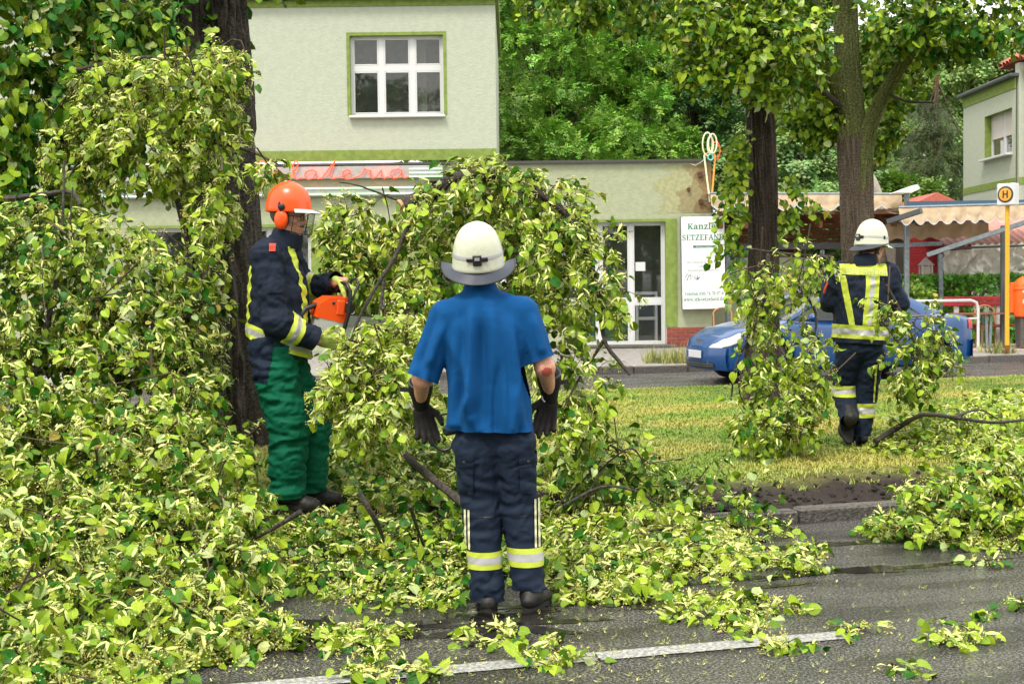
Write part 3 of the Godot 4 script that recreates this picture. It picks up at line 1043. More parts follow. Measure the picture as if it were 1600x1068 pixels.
	for sy in [0.08, 0.62, 1.2]: cg.box(Vector3(door.end.x - 0.35, floor_ + sy, z - 1.0), Vector3(0.38, 0.07, 0.4), Basis(), 0.01)
	part(fr, "frame", cg, M.white_plastic)
	part(fr, "back", Geo.new().box(Vector3(door.end.x - 0.35, floor_ + 0.6, z - 1.18), Vector3(0.4, 1.2, 0.02)), mat(0.06, 0.07, 0.07, 0.5))
	lettering(who, "window_lettering", "Crêpes", 0.15, mat(0.75, 0.55, 0.05, 0.5), Transform3D(Basis(Vector3(0, 0, 1), deg_to_rad(14)), Vector3(W(900, 418).x, W(900, 418).y, z - 0.19) - who.position), "Droid Sans", 700)
	put(who, "notice", Geo.new().box(Vector3.ZERO, Vector3(0.22, 0.2, 0.006)).mesh(M.white_plastic), null, Transform3D(Basis(), Vector3(W(1002, 416).x, W(1002, 416).y, z - 0.188) - who.position))
	# brick plinth
	var pl := Node3D.new()
	var pm := part(who, "brick_plinth", Geo.new().box(Vector3((door.end.x + right) / 2, floor_ + 0.22, z - 0.13), Vector3(right - door.end.x + 0.02, 0.44, 0.30)), M.mortar)
	pl.free()
	var bm := []
	for k in 4: bm.append(Geo.new().box(Vector3.ZERO, Vector3(0.205, 0.066, 0.11), Basis(), 0.006).mesh(M.brick[k]))
	var hb := []
	for k in 4: hb.append(Geo.new().box(Vector3.ZERO, Vector3(0.098, 0.066, 0.11), Basis(), 0.006).mesh(M.brick[k]))
	for row in 6:
		var x := door.end.x + 0.01
		var n := 0
		while x < right + 0.015:
			var half := (n == 0 and row % 2 == 1) or x + 0.2 > right + 0.02
			var w := 0.098 if half else 0.205
			put(pm, "brick", (hb if half else bm)[rng.randi() % 4], null, Transform3D(Basis(), Vector3(x + w / 2, floor_ + 0.034 + row * 0.0745, z - 0.02 + rnd(0, 0.004))))
			x += w + 0.010
			n += 1
	# stained corner of the parapet with rusty fixings
	for e in [[1030.0, 20.0, 0.86, 0.004], [1062.0, 16.0, 0.62, 0.006], [1084.0, 9.0, 0.42, 0.008]]:   # rusty run-off, ragged on the inner side
		var k: float = e[2]
		var st := Geo.new().grid(1, 40, func(i, j):
			var py := lerpf(257.0, 332.0, j)
			var px: float = e[0] + e[1] * noise.get_noise_1d(py * 2.2 + e[0] * 50.0) * 2.0 + e[1] * 0.3 * noise.get_noise_1d(py * 14.0) + (1.0 - j) * 14.0 * signf(0.5 - absf(k - 0.6))
			return Vector3(lerpf(right - 0.002, W(px, py).x, i), W(1100, py).y, z + e[3]))
		part(who, "rust_stain", st, grained(mat(0.34 - 0.25 * (0.86 - k), 0.345 - 0.42 * (0.86 - k), 0.185 - 0.25 * (0.86 - k), 0.9), 0.86, 1.08, 0.03, 0.6))
	for p in [[1094, 273, 0.10], [1095, 315, 0.09], [1076, 296, 0.07]]:
		part(who, "bracket", Geo.new().box(Vector3(W(p[0], p[1]).x, W(p[0], p[1]).y, z + 0.04), Vector3(p[2], p[2] * 1.2, 0.07), Basis(Vector3(0, 0, 1), 0.2), 0.01), grained(mat(0.10, 0.04, 0.02, 0.9), 0.5, 1.5, 0.05, 4.0))
	neon(z)
	signboard(z)

func neon(z: float) -> void:
	var c := W(430, 272)
	var who := thing("neon_sign", "red neon script lettering on a white panel above the shop windows", "neon sign", Vector3(c.x, c.y, z))
	var l := W(112, 281)
	var r := W(692, 262)
	var y := (l.y + r.y) / 2
	part(who, "panel", Geo.new().box(Vector3((l.x + r.x) / 2, y, z + 0.06), Vector3(r.x - l.x, 0.27, 0.11), Basis(), 0.01), M.signwhite)
	part(who, "lower_panel", Geo.new().box(Vector3((l.x + r.x) / 2, W(600, 299).y, z + 0.08), Vector3(r.x - l.x, 0.2, 0.15), Basis(), 0.01), M.signwhite)
	# handwritten letters, each a single bent tube
	var A := [[0.55, 0.42], [0.4, 0.5], [0.16, 0.42], [0.08, 0.2], [0.2, 0.02], [0.42, 0.06], [0.55, 0.3], [0.56, 0.46], [0.55, 0.18], [0.64, 0.02], [0.85, 0.1]]
	var glyph := {
		"G": [[0.75, 0.85], [0.55, 1.0], [0.2, 0.85], [0.05, 0.5], [0.15, 0.12], [0.45, 0.0], [0.72, 0.15], [0.75, 0.45], [0.5, 0.45], [0.78, 0.45], [0.85, 0.1]],
		"e": [[0.0, 0.1], [0.3, 0.2], [0.5, 0.38], [0.38, 0.5], [0.18, 0.4], [0.15, 0.15], [0.3, 0.0], [0.55, 0.04], [0.8, 0.14]],
		"l": [[0.0, 0.1], [0.25, 0.4], [0.42, 0.85], [0.32, 1.0], [0.2, 0.8], [0.2, 0.3], [0.32, 0.02], [0.6, 0.12]],
		"a": A,
		"t": [[0.0, 0.1], [0.22, 0.45], [0.55, 0.98], [0.40, 0.6], [0.3, 0.25], [0.38, 0.02], [0.7, 0.12]],
		"r": [[0.0, 0.1], [0.22, 0.3], [0.3, 0.56], [0.38, 0.44], [0.55, 0.44], [0.5, 0.2], [0.6, 0.02], [0.8, 0.12]],
		"i": [[0.0, 0.1], [0.2, 0.46], [0.22, 0.15], [0.32, 0.02], [0.5, 0.12]],
	}
	var x := W(392, 280).x
	var base := W(500, 281).y
	var tube := glow(1.0, 0.055, 0.022, 0.9)
	for ch in "Gelateria":
		var cv := Curve3D.new()
		var pts: Array = glyph[ch]
		var s := 0.51
		for i in pts.size():
			var p := Vector3(pts[i][0] * s * 1.05, pts[i][1] * s * 0.82, 0)
			var q: Array = pts[mini(i + 1, pts.size() - 1)]
			var o: Array = pts[maxi(i - 1, 0)]
			var tn := Vector3((q[0] - o[0]) * s, (q[1] - o[1]) * s, 0) / 6.0
			cv.add_point(p + Vector3(x, base, z + 0.16), -tn, tn)
		var line := []
		for k in 40: line.append(cv.sample_baked(cv.get_baked_length() * k / 39.0))
		part(who, "letter_tube", Geo.new().tube(line, 0.013, 6), tube)
		x += (pts[-1][0]) * s * 1.02
	var tg := glow(0.45, 0.85, 0.50, 0.55)
	for e in [[640, 692, 265], [640, 692, 271], [640, 692, 277], [130, 692, 294], [130, 692, 303]]:
		part(who, "straight_tube", Geo.new().tube([Vector3(W(e[0], e[2]).x, W(600, e[2]).y, z + (0.15 if e[2] < 290 else 0.18)), Vector3(W(e[1], e[2]).x, W(600, e[2]).y, z + (0.15 if e[2] < 290 else 0.18))], 0.012, 6), tg)
	for k in 4:
		var lt := OmniLight3D.new()
		lt.name = numbered("neon_light")
		lt.light_color = Color(1.0, 0.25, 0.18)
		lt.light_energy = 0.05
		lt.light_size = 0.1
		lt.omni_range = 8.0
		lt.omni_attenuation = 2.0
		lt.shadow_enabled = true
		lt.position = Vector3(lerpf(W(280, 270).x, W(600, 270).x, k / 3.0), y, z + 0.22)
		add_child(lt)
	# ice cream cone of neon tubes on the parapet corner
	var q := W(1108, 316)
	var cone := thing("ice_cream_neon_sign", "ice cream cone outlined in coloured glass tubes on the wing's parapet corner", "neon sign", Vector3(q.x, q.y, z + 0.12))
	var zz := z + 0.15
	var P := func(px, py, dz = 0.0): return Vector3(W(px, py).x, W(px, py).y, zz + dz)
	var orange := mat(0.80, 0.36, 0.06, 0.15)
	var cream := mat(0.80, 0.76, 0.52, 0.15)
	part(cone, "cone_tube", Geo.new().tube([P.call(1099, 243), P.call(1104, 285), P.call(1108, 316)], 0.022, 7), cream)
	part(cone, "cone_tube", Geo.new().tube([P.call(1116, 243), P.call(1113, 285), P.call(1110, 316)], 0.022, 7), orange)
	part(cone, "cone_tube", Geo.new().tube([P.call(1099, 243), P.call(1107, 239), P.call(1116, 243)], 0.018, 7), orange)
	var loop := func(cx, cy, rx, ry, dz, m):
		var line := []
		for k in 25: line.append(P.call(cx + rx * cos(TAU * k / 24.0), cy + ry * sin(TAU * k / 24.0), dz))
		part(cone, "scoop_tube", Geo.new().tube(line, 0.017, 7), m)
	loop.call(1104, 226, 7.5, 18, 0.0, cream)
	loop.call(1108, 228, 4.5, 13, 0.05, cream)
	loop.call(1111, 226, 6.5, 15, 0.10, cream)
	loop.call(1118, 236, 6, 14, -0.06, mat(0.80, 0.11, 0.04, 0.15))
	loop.call(1108, 247, 4, 4.5, 0.08, mat(0.15, 0.6, 0.5, 0.15))
	part(cone, "cable", Geo.new().tube([P.call(1078, 256, -0.1), P.call(1086, 259, -0.05), P.call(1096, 253), P.call(1102, 246)], 0.008, 5), mat(0.6, 0.55, 0.45, 0.5))
	part(cone, "mount", Geo.new().bar(P.call(1094, 273, -0.12), P.call(1104, 275), 0.03, 0.03), M.darktrim)
	part(cone, "mount", Geo.new().bar(P.call(1095, 314, -0.12), P.call(1109, 314), 0.03, 0.03), M.darktrim)

func signboard(z: float) -> void:
	var a := W(1066, 483, 29.8)
	var b := W(1132, 338, 29.8)
	var c := (a + b) / 2
	var w := b.x - a.x
	var h := b.y - a.y
	var base := Vector3(c.x, c.y, z + 0.15)
	var who := thing("office_signboard", "tall white box sign with green lettering on the wall beside the glass doors", "sign", base)
	var turn := Basis(Vector3(0, 0, 1), deg_to_rad(0.6))
	put(who, "panel", Geo.new().box(Vector3.ZERO, Vector3(w, h, 0.2), Basis(), 0.012).mesh(grained(mat(0.80, 0.81, 0.82, 0.4), 0.93, 1.03, 0.01, 1.0)), null, Transform3D(turn, Vector3.ZERO))
	put(who, "frame", Geo.new().box(Vector3(0, 0, -0.02), Vector3(w + 0.02, h + 0.02, 0.14)).mesh(M.steel), null, Transform3D(turn, Vector3.ZERO))
	var green := mat(0.012, 0.16, 0.08, 0.5)
	var grey := mat(0.33, 0.36, 0.36, 0.6)
	var row := func(words, fy, cap, m, font, wide):
		lettering(who, "lettering", words, cap, m, Transform3D(turn, turn * Vector3(0, h * (0.5 - fy), 0.101)), font, 700, wide)
	row.call("Kanzlei", 0.105, 0.130, green, "Droid Serif", 1.0)
	row.call("SETZEFAND", 0.225, 0.125, green, "Droid Serif", 0.86)
	row.call("Setzefand & Partner", 0.49, 0.062, grey, "Droid Serif", 0.86)
	row.call("GmbH", 0.535, 0.062, grey, "Droid Serif", 0.95)
	row.call("Steuerberatungsgesellschaft", 0.578, 0.046, grey, "Droid Sans", 0.78)
	row.call("Telefon 030-74 70 07-0", 0.832, 0.074, green, "Droid Serif", 0.78)
	row.call("www.stb-setzefand.de", 0.893, 0.078, green, "Droid Serif", 0.74)
	put(who, "green_strip", Geo.new().box(Vector3.ZERO, Vector3(w * 0.52, 0.052, 0.003)).mesh(green), null, Transform3D(turn, turn * Vector3(0.02, h * (0.5 - 0.322), 0.103)))
	lettering(who, "strip_lettering", "Dipl.-Kfm. M. Setzefand", 0.026, M.white_plastic, Transform3D(turn, turn * Vector3(0.02, h * (0.5 - 0.322), 0.106)), "Droid Sans", 700, 0.9, 0.002)
	# scrawled tag
	var pts := [[0.07, 0.66], [0.12, 0.615], [0.16, 0.63], [0.10, 0.69], [0.15, 0.64], [0.20, 0.62], [0.19, 0.68], [0.24, 0.63], [0.27, 0.68], [0.30, 0.62], [0.31, 0.68], [0.36, 0.635], [0.34, 0.665], [0.42, 0.65], [0.33, 0.68], [0.39, 0.675]]
	var line := []
	for p in pts: line.append(turn * Vector3((p[0] - 0.5) * w, (0.5 - p[1]) * h, 0.101))
	put(who, "graffiti_tag", Geo.new().tube(line, 0.007, 4).mesh(mat(0.015, 0.015, 0.017, 0.5)))

func side_house() -> void:
	# its long wall runs away from the camera
	var x := 14.25
	var who := thing("green_house", "pale green two-storey house with red tiled roof and grey downpipe", "house", Vector3(x + 4, 0.115, -40))
	var top := 7.2
	var xf := Transform3D(Basis(Vector3.UP, deg_to_rad(-90)), Vector3(x, 0, 0))   # local x runs along world z; faces -x
	var win := Rect2(-40.5, 5.12, 2.2, 1.28)
	part(who, "wall", pierced(Rect2(-42.4, 0.1, 4.4, top - 0.1), [win], 0.0, xf), M.render_light)
	part(who, "wall", Geo.new().box(Vector3(x + 4.05, (0.1 + top) / 2 + 0.2, -38.05), Vector3(8.0, top - 0.1 + 0.4, 0.3)), M.render_light)
	part(who, "back_wall", Geo.new().box(Vector3(x + 4, top / 2, -42.4), Vector3(7.9, top, 0.1)), M.render_light)
	part(who, "reveal", reveal(win, 0.0, 0.3, xf), M.trim_green)
	casement(who, win, -0.24, [[0.0, 0.12], [0.5, 0.13], [1.0, 0.12]], [[0.0, 0.14], [1.0, 0.1]], 0.1, "window", xf)
	room(who, win, -0.32, 2.5, M.room, xf)
	part(who, "window_sill", Geo.new().box(xf * Vector3(win.get_center().x, win.position.y - 0.03, 0.02), Vector3(win.size.x + 0.1, 0.06, 0.3), xf.basis, 0.01), M.white_plastic)
	for k in 2:
		part(who, "roller_blind", Geo.new().box(xf * Vector3(win.position.x + win.size.x * (0.25 + 0.5 * k), win.end.y - 0.38, -0.205), Vector3(win.size.x * 0.42, 0.66, 0.012), xf.basis), mat(0.55, 0.50, 0.47, 0.8))
	part(who, "band", Geo.new().box(xf * Vector3(-40.2, 4.3, 0.006), Vector3(4.4, 0.2, 0.02), xf.basis), M.trim_green)
	part(who, "eaves_band", Geo.new().box(xf * Vector3(-40.2, top - 0.15, 0.01), Vector3(4.4, 0.3, 0.03), xf.basis), M.trim_green)
	part(who, "gutter", Geo.new().box(xf * Vector3(-40.2, top + 0.06, 0.05), Vector3(4.6, 0.10, 0.3), xf.basis, 0.02), M.steel_dark)
	part(who, "band", Geo.new().box(Vector3(x + 4.05, 4.3, -37.895), Vector3(8.0, 0.2, 0.02)), M.trim_green)
	var dx := x + 0.32
	part(who, "downpipe", Geo.new().tube([Vector3(dx - 0.1, top + 0.25, -37.7), Vector3(dx, top - 0.05, -37.75), Vector3(dx, top - 0.35, -37.8), Vector3(dx, 0.2, -37.8)], 0.075, 10), M.steel)
	# tiled roof over the higher block: rows of tiles one by one along the visible verge
	var rf := part(who, "roof", Geo.new().prism([Vector2(-0.35, 0), Vector2(4.2, 2.6), Vector2(8.6, 0)], -1.9, Transform3D(Basis(), Vector3(x + 0.35, top + 0.45, -37.6))), M.tile)
	var tl := Geo.new().lathe([Vector2(0.12, 0), Vector2(0.14, 0.42)], 8, Transform3D(), 0, PI).mesh(M.tile)
	var sl := atan2(2.6, 4.55)
	for k in 10:
		for j in 7:
			var t := Vector3(x - 0.02 + k * 0.34 * cos(sl), top + 0.43 + k * 0.34 * sin(sl), -37.55 - j * 0.25)
			put(rf, "tile", tl, null, Transform3D(Basis(Vector3(0, 0, 1), sl - PI / 2) * Basis(Vector3.UP, PI / 2), t + Vector3(0, 0.02, 0)))

func patio() -> void:
	var G0 := 0.115
	var P := func(px, py, d): return at(px, py, d)
	# low green wall behind the pergola
	var wl := thing("patio_wall", "low pale green rendered wall under the timber pergola", "wall", Vector3(W(1200, 500, 31).x, G0, -31))
	part(wl, "wall", Geo.new().box(Vector3((W(1112, 450, 31).x + W(1300, 450, 31).x) / 2, (G0 + W(1200, 402, 31).y) / 2, -31), Vector3(W(1300, 450, 31).x - W(1112, 450, 31).x, W(1200, 402, 31).y - G0, 0.2)), M.render_mid)
	part(wl, "coping", Geo.new().box(Vector3((W(1112, 450, 31).x + W(1300, 450, 31).x) / 2, W(1200, 402, 31).y + 0.03, -31), Vector3(W(1300, 450, 31).x - W(1112, 450, 31).x, 0.06, 0.28), Basis(), 0.01), M.kerb)
	var br := thing("brick_pillar", "dark brick pillar at the back of the patio behind the tree", "pillar", Vector3(W(1235, 500, 32).x, G0, -32.5))
	part(br, "shaft", Geo.new().box(Vector3(W(1235, 500, 32).x, 1.7, -32.5), Vector3(0.5, 3.2, 0.4), Basis(), 0.02), M.brick[1])
	# timber pergola
	var pg := thing("timber_pergola", "brown timber pergola of stacked horizontal planks on grey steel posts", "pergola", Vector3(W(1220, 500, 30.5).x, G0, -30.6))
	var xa := W(1118, 350, 30.5).x
	var xb := W(1420, 350, 30.5).x
	for k in 6:
		var y := W(1250, 338 + k * 8.0, 31).y
		part(pg, "plank", Geo.new().box(Vector3((xa + xb) / 2, y, -31.3 + k * 0.06), Vector3(xb - xa, 0.10, 0.05), Basis(Vector3(0, 0, 1), rnd(-0.004, 0.004)), 0.008), M.timber)
	part(pg, "beam", Geo.new().box(Vector3((xa + xb) / 2, W(1250, 384, 30.8).y, -30.8), Vector3(xb - xa, 0.16, 0.14), Basis(), 0.01), M.steel_dark)
	for k in 9:
		var x := lerpf(xa, xb, k / 8.0)
		part(pg, "rafter", Geo.new().bar(Vector3(x, W(1250, 338, 31).y + 0.25, -33.6), Vector3(x, W(1250, 352, 30).y, -29.6), 0.07, 0.14), M.timber)
	for e in [[1137, 398, 30.2], [1285, 390, 30.2]]:
		var b: Vector3 = P.call(e[0], 460, e[2])
		part(pg, "post", Geo.new().box(Vector3(b.x, (G0 + W(e[0], e[1], e[2]).y) / 2, -e[2]), Vector3(0.09, W(e[0], e[1], e[2]).y - G0, 0.09), Basis(), 0.01), M.steel)
	part(pg, "rail", Geo.new().bar(P.call(1137, 405, 30.2), P.call(1178, 405, 30.2), 0.05, 0.06), M.steel)
	# awnings with scalloped valances
	awning("beige canvas awning with scalloped edge above the timber pergola", [1110, 302, 1409, 303, 29.4], 27.0, 3.2, 9)
	awning("beige canvas awning with scalloped edge beside the bus stop sign", [1404, 324, 1680, 316, 28.4], 28.0, 3.0, 13)
	var ia: Vector3 = P.call(1384, 349, 29.9)
	var ib: Vector3 = P.call(1545, 345, 29.9)
	var iv := thing("inner_awning", "straight-edged lower canvas flap behind the scalloped canvas", "awning", (ia + ib) / 2 - Vector3(0, 0.4, 0))
	part(iv, "flap", Geo.new().grid(60, 6, func(i, j): return ia.lerp(ib, i) + Vector3(0, -(0.36 + 0.03 * sin(i * 40.0)) * j, 0.03 * sin(i * 25.0 + j * 2.0))), M.canvas)
	part(iv, "top_bar", Geo.new().tube([ia, ib], 0.025, 8), M.steel)
	# steel frame
	var sf := thing("steel_awning_frame", "grey steel posts and sloping beams holding up the patio awnings", "frame", P.call(1417, 520, 28.9) * Vector3(1, 0, 1) + Vector3(0, G0, 0))
	for e in [[1417, 300, 28.9, 0.10], [1470, 396, 29.6, 0.10], [1568, 352, 27.8, 0.10]]:
		var b: Vector3 = P.call(e[0], 460, e[2])
		part(sf, "post", Geo.new().box(Vector3(b.x, (G0 + W(e[0], e[1], e[2]).y) / 2, -e[2]), Vector3(e[3], W(e[0], e[1], e[2]).y - G0, e[3]), Basis(), 0.012), M.steel if e[0] < 1500 else M.steel_dark)
	part(sf, "beam", Geo.new().bar(P.call(1418, 318, 28.7), P.call(1690, 314, 28.7), 0.08, 0.09), mat(0.05, 0.10, 0.17, 0.4, 0.3))
	part(sf, "sloping_beam", Geo.new().bar(P.call(1388, 346, 28.2), P.call(1440, 329, 27.6), 0.10, 0.10), M.steel_dark)
	part(sf, "sloping_beam", Geo.new().bar(P.call(1450, 398, 28.4), P.call(1690, 318, 26.5), 0.09, 0.09), M.steel)
	part(sf, "cross_beam", Geo.new().bar(P.call(1384, 384, 29.6), P.call(1472, 380, 29.6), 0.09, 0.09), M.steel)
	part(sf, "ridge_flap", Geo.new().prism([Vector2(-0.1, 0), Vector2(0.38, 0.17), Vector2(0.44, 0.08), Vector2(0.25, -0.01)], 0.5, Transform3D(Basis(), P.call(1396, 303, 29.2))), mat(0.62, 0.64, 0.62, 0.5))
	# red timber kiosk, planks one by one
	var hut := thing("red_kiosk", "red timber plank kiosk behind the hedge on the patio", "kiosk", Vector3(W(1450, 500, 32).x, G0, -32.4))
	var hx0 := W(1426, 400, 32).x
	var hx1 := W(1530, 400, 32).x
	part(hut, "core", Geo.new().box(Vector3((hx0 + hx1) / 2, 1.5, -33.3), Vector3(hx1 - hx0, 2.8, 1.5)), M.darktrim)
	for k in 19:
		part(hut, "plank", Geo.new().box(Vector3((hx0 + hx1) / 2, G0 + 0.09 + k * 0.145, -32.52), Vector3(hx1 - hx0, 0.137, 0.05), Basis(Vector3(1, 0, 0), 0.08), 0.006), M.redpaint)
	part(hut, "corner_post", Geo.new().box(Vector3(hx0 - 0.12, 1.5, -32.5), Vector3(0.24, 2.8, 0.12)), M.darktrim)
	var gw := thing("patio_shed", "grey beige shed wall between the tree trunk and the red kiosk", "shed", Vector3(W(1395, 500, 33).x, G0, -33.2))
	part(gw, "wall", Geo.new().box(Vector3(W(1395, 400, 33).x, 1.6, -33.4), Vector3(0.9, 3.0, 0.4), Basis(), 0.01), grained(mat(0.24, 0.21, 0.17, 0.9), 0.7, 1.2, 0.02, 0.7))
	part(gw, "door", Geo.new().box(Vector3(W(1402, 400, 33).x, 1.4, -33.17), Vector3(0.5, 2.2, 0.04), Basis(), 0.01), grained(mat(0.16, 0.14, 0.12, 0.9), 0.7, 1.2, 0.02, 0.7))
	# pink tiled lean-to roof, and clear sheeting hung below it
	var lr := thing("pink_roof", "faded pink corrugated lean-to roof above the plastic sheeting", "roof", Vector3(W(1560, 380, 31).x, W(1560, 383, 31).y, -31))
	var ra: Vector3 = P.call(1478, 384, 30.6)
	var rb: Vector3 = P.call(1700, 376, 30.6)
	part(lr, "corrugated_sheet", Geo.new().grid(120, 6, func(i, j): return ra.lerp(rb, i) + Vector3(0, 0.75 * j + 0.025 * sin(i * 120.0), -2.4 * j), true), grained(mat(0.46, 0.20, 0.16, 0.6), 0.85, 1.1, 0.02, 0.8))
	part(lr, "fascia", Geo.new().bar(ra + Vector3(0, -0.06, 0.02), rb + Vector3(0, -0.06, 0.02), 0.04, 0.05), M.steel_dark)
	for k in 2:
		part(lr, "support", Geo.new().bar(ra.lerp(rb, 0.17 + 0.5 * k) + Vector3(0, -0.04, -0.1), ra.lerp(rb, 0.17 + 0.5 * k) * Vector3(1, 0, 1) + Vector3(0, G0, -0.1), 0.05, 0.05, Vector3.RIGHT), M.redpaint)
	var ps := thing("plastic_sheeting", "milky plastic sheeting gathered in swags below the pink roof", "sheeting", Vector3(W(1540, 430, 30.4).x, W(1540, 425, 30.4).y, -30.4))
	var sa: Vector3 = P.call(1472, 392, 30.4)
	var sb: Vector3 = P.call(1700, 380, 30.4)
	var sm := mat(0.80, 0.78, 0.73, 0.28)
	sm.backlight_enabled = true
	sm.backlight = Color(0.5, 0.5, 0.47)
	part(ps, "sheet", Geo.new().grid(150, 24, func(i, j):
		var sag := absf(sin(i * 4.4 + 0.4))
		var p := sa.lerp(sb, i)
		return p + Vector3(0.05 * sin(j * 9.0 + i * 30.0), -(0.42 + 0.38 * sag) * j, 0.07 * sin(i * 70.0 + j * 8.0 * sin(i * 9.0)) + 0.12 * noise.get_noise_2d(i * 2500.0, j * 300.0))), sm)
	# small gable roof farther back
	var gr := thing("tiled_gable", "small red tiled gable roof behind the awnings", "roof", Vector3(W(1462, 318, 36).x, 2.6, -36))
	part(gr, "wall", Geo.new().box(Vector3(W(1462, 318, 36).x, 1.8, -37), Vector3(1.3, 3.4, 1.6)), M.render_light)
	part(gr, "roof", Geo.new().prism([W(1418, 322, 36), W(1462, 301, 36), W(1508, 322, 36)], -3.0, Transform3D(Basis(), Vector3(0, 0, -35.8))), M.tile)
	# hedge of small leaves
	var hd := thing("clipped_hedge", "clipped dark green hedge behind the red bench on the patio", "hedge", Vector3(W(1500, 480, 29.7).x, G0, -29.9))
	var h0 := W(1418, 460, 29.6).x
	var h1 := W(1690, 460, 29.6).x
	var hy := W(1520, 428, 29.6).y
	bush(hd, Vector3((h0 + h1) / 2, (G0 + hy) / 2 - 0.02, -30.0), Vector3((h1 - h0) / 2, (hy - G0) / 2, 0.42), 9000, Color(0.085, 0.27, 0.022), 0.055, true)
	var sh := thing("low_shrub", "rounded yellow-green shrub beside the grey steel post", "shrub", Vector3(W(1425, 480, 29).x, G0, -29.2))
	bush(sh, Vector3(W(1430, 460, 29).x, 0.85, -29.2), Vector3(0.6, 0.7, 0.4), 1500, Color(0.17, 0.32, 0.04), 0.06)
	# lantern on the hedge
	var ln := thing("garden_lantern", "small white pagoda lantern standing above the hedge", "lantern", P.call(1447, 428, 30.6))
	var lp: Vector3 = P.call(1447, 428, 30.6)
	var lg := Geo.new()
	for sx in [-0.11, 0.11]:
		for sz in [-0.11, 0.11]: lg.bar(lp + Vector3(sx, -0.02, sz), lp + Vector3(sx, 0.2, sz), 0.03, 0.03, Vector3.RIGHT)
	lg.box(lp + Vector3(0, -0.03, 0), Vector3(0.3, 0.04, 0.3))
	part(ln, "cage", lg, M.white_plastic)
	part(ln, "glass_box", Geo.new().box(lp + Vector3(0, 0.09, 0), Vector3(0.17, 0.18, 0.17)), mat(0.55, 0.5, 0.4, 0.2))
	part(ln, "roof", Geo.new().lathe([Vector2(0.22, 0), Vector2(0.16, 0.05), Vector2(0.07, 0.13), Vector2(0.005, 0.19)], 4, Transform3D(Basis(Vector3.UP, PI / 4), lp + Vector3(0, 0.2, 0))), M.white_plastic)
	part(ln, "stake", Geo.new().bar(lp + Vector3(0, -0.05, 0), Vector3(lp.x, G0, lp.z), 0.05, 0.05, Vector3.RIGHT), M.white_plastic)
	# red bench: backrest planks on grey uprights
	var be := thing("red_bench", "long red plank bench back in front of the hedge", "bench", Vector3(W(1525, 500, 28.6).x, G0, -28.6))
	var b0 := W(1474, 470, 28.6).x
	var b1 := W(1650, 470, 28.6).x
	for k in 2: part(be, "plank", Geo.new().box(Vector3((b0 + b1) / 2, W(1525, 466.5 + k * 7.5, 28.6).y, -28.6), Vector3(b1 - b0, 0.095, 0.04), Basis(), 0.008), M.redpaint)
	part(be, "seat", Geo.new().box(Vector3((b0 + b1) / 2, G0 + 0.45, -28.35), Vector3(b1 - b0, 0.05, 0.36), Basis(), 0.01), M.redpaint)
	for k in 3: part(be, "upright", Geo.new().box(Vector3(lerpf(b0 + 0.3, b1 - 0.3, k / 2.0), G0 + 0.5, -28.66), Vector3(0.10, 1.0, 0.08), Basis(), 0.008), grained(mat(0.45, 0.44, 0.42, 0.7), 0.8, 1.1, 0.02, 1.0))
	for e in [[1515, "brown slatted patio table standing behind the white railing"], [1562, "brown slatted patio table standing next to the yellow bus stop pole"]]:
		var tb := thing("patio_table", e[1], "table", Vector3(W(e[0], 510, 27.9).x, G0, -27.9))
		for k in 4: part(tb, "slat", Geo.new().box(tb.position + Vector3(0, 0.72, -0.27 + k * 0.18), Vector3(0.62, 0.03, 0.16), Basis(), 0.006), M.timber)
		for sx in [-0.26, 0.26]:
			for sz in [-0.24, 0.24]: part(tb, "leg", Geo.new().bar(tb.position + Vector3(sx, 0.7, sz), tb.position + Vector3(sx * 1.1, 0, sz), 0.05, 0.05, Vector3.RIGHT), M.steel)
	for e in [[1545, "light wooden patio chair with curved back between the two slatted tables"], [1132, "light wooden patio chair with curved back beside the office sign's wall"]]:
		var d := 28.2 if e[0] > 1300 else 29.4
		var ch := thing("patio_chair", e[1], "chair", Vector3(W(e[0], 505, d).x, G0, -d))
		var wood := mat(0.45, 0.20, 0.08, 0.6)
		for sx in [-0.2, 0.2]:
			part(ch, "leg", Geo.new().tube([ch.position + Vector3(sx, 0, 0.18), ch.position + Vector3(sx, 0.45, 0.18)], 0.018, 6), wood)
			part(ch, "leg", Geo.new().tube([ch.position + Vector3(sx, 0, -0.2), ch.position + Vector3(sx, 0.45, -0.18), ch.position + Vector3(sx, 0.8, -0.24)], 0.018, 6), wood)
		part(ch, "seat", Geo.new().box(ch.position + Vector3(0, 0.46, 0), Vector3(0.44, 0.03, 0.42), Basis(), 0.01), wood)
		var arc := []
		for k in 11: arc.append(ch.position + Vector3(0.21 * cos(PI * k / 10.0), 0.72 + 0.16 * sin(PI * k / 10.0), -0.24))
		part(ch, "backrest", Geo.new().tube(arc, 0.02, 6), wood)
	# bent tube railing
	var rl := thing("tube_railing", "white bent tube railing at the edge of the patio", "railing", Vector3(W(1528, 520, 26.6).x, G0, -26.6))
	var e0 := W(1400, 469, 26.6)
	var e1 := W(1529, 469, 26.6)
	part(rl, "rail", Geo.new().tube([Vector3(e0.x, G0, -26.6), Vector3(e0.x, e1.y - 0.1, -26.6), Vector3(e0.x + 0.1, e1.y, -26.6), Vector3(e1.x - 0.14, e1.y, -26.6), Vector3(e1.x - 0.04, e1.y - 0.04, -26.6), Vector3(e1.x, e1.y - 0.14, -26.6), Vector3(e1.x, G0, -26.6)], 0.028, 10), M.white_plastic)
	part(rl, "lower_rail", Geo.new().tube([Vector3(e0.x, e1.y - 0.36, -26.6), Vector3(e1.x, e1.y - 0.36, -26.6)], 0.02, 8), M.white_plastic)
	# pink paving under the tables
	var pv := Geo.new()
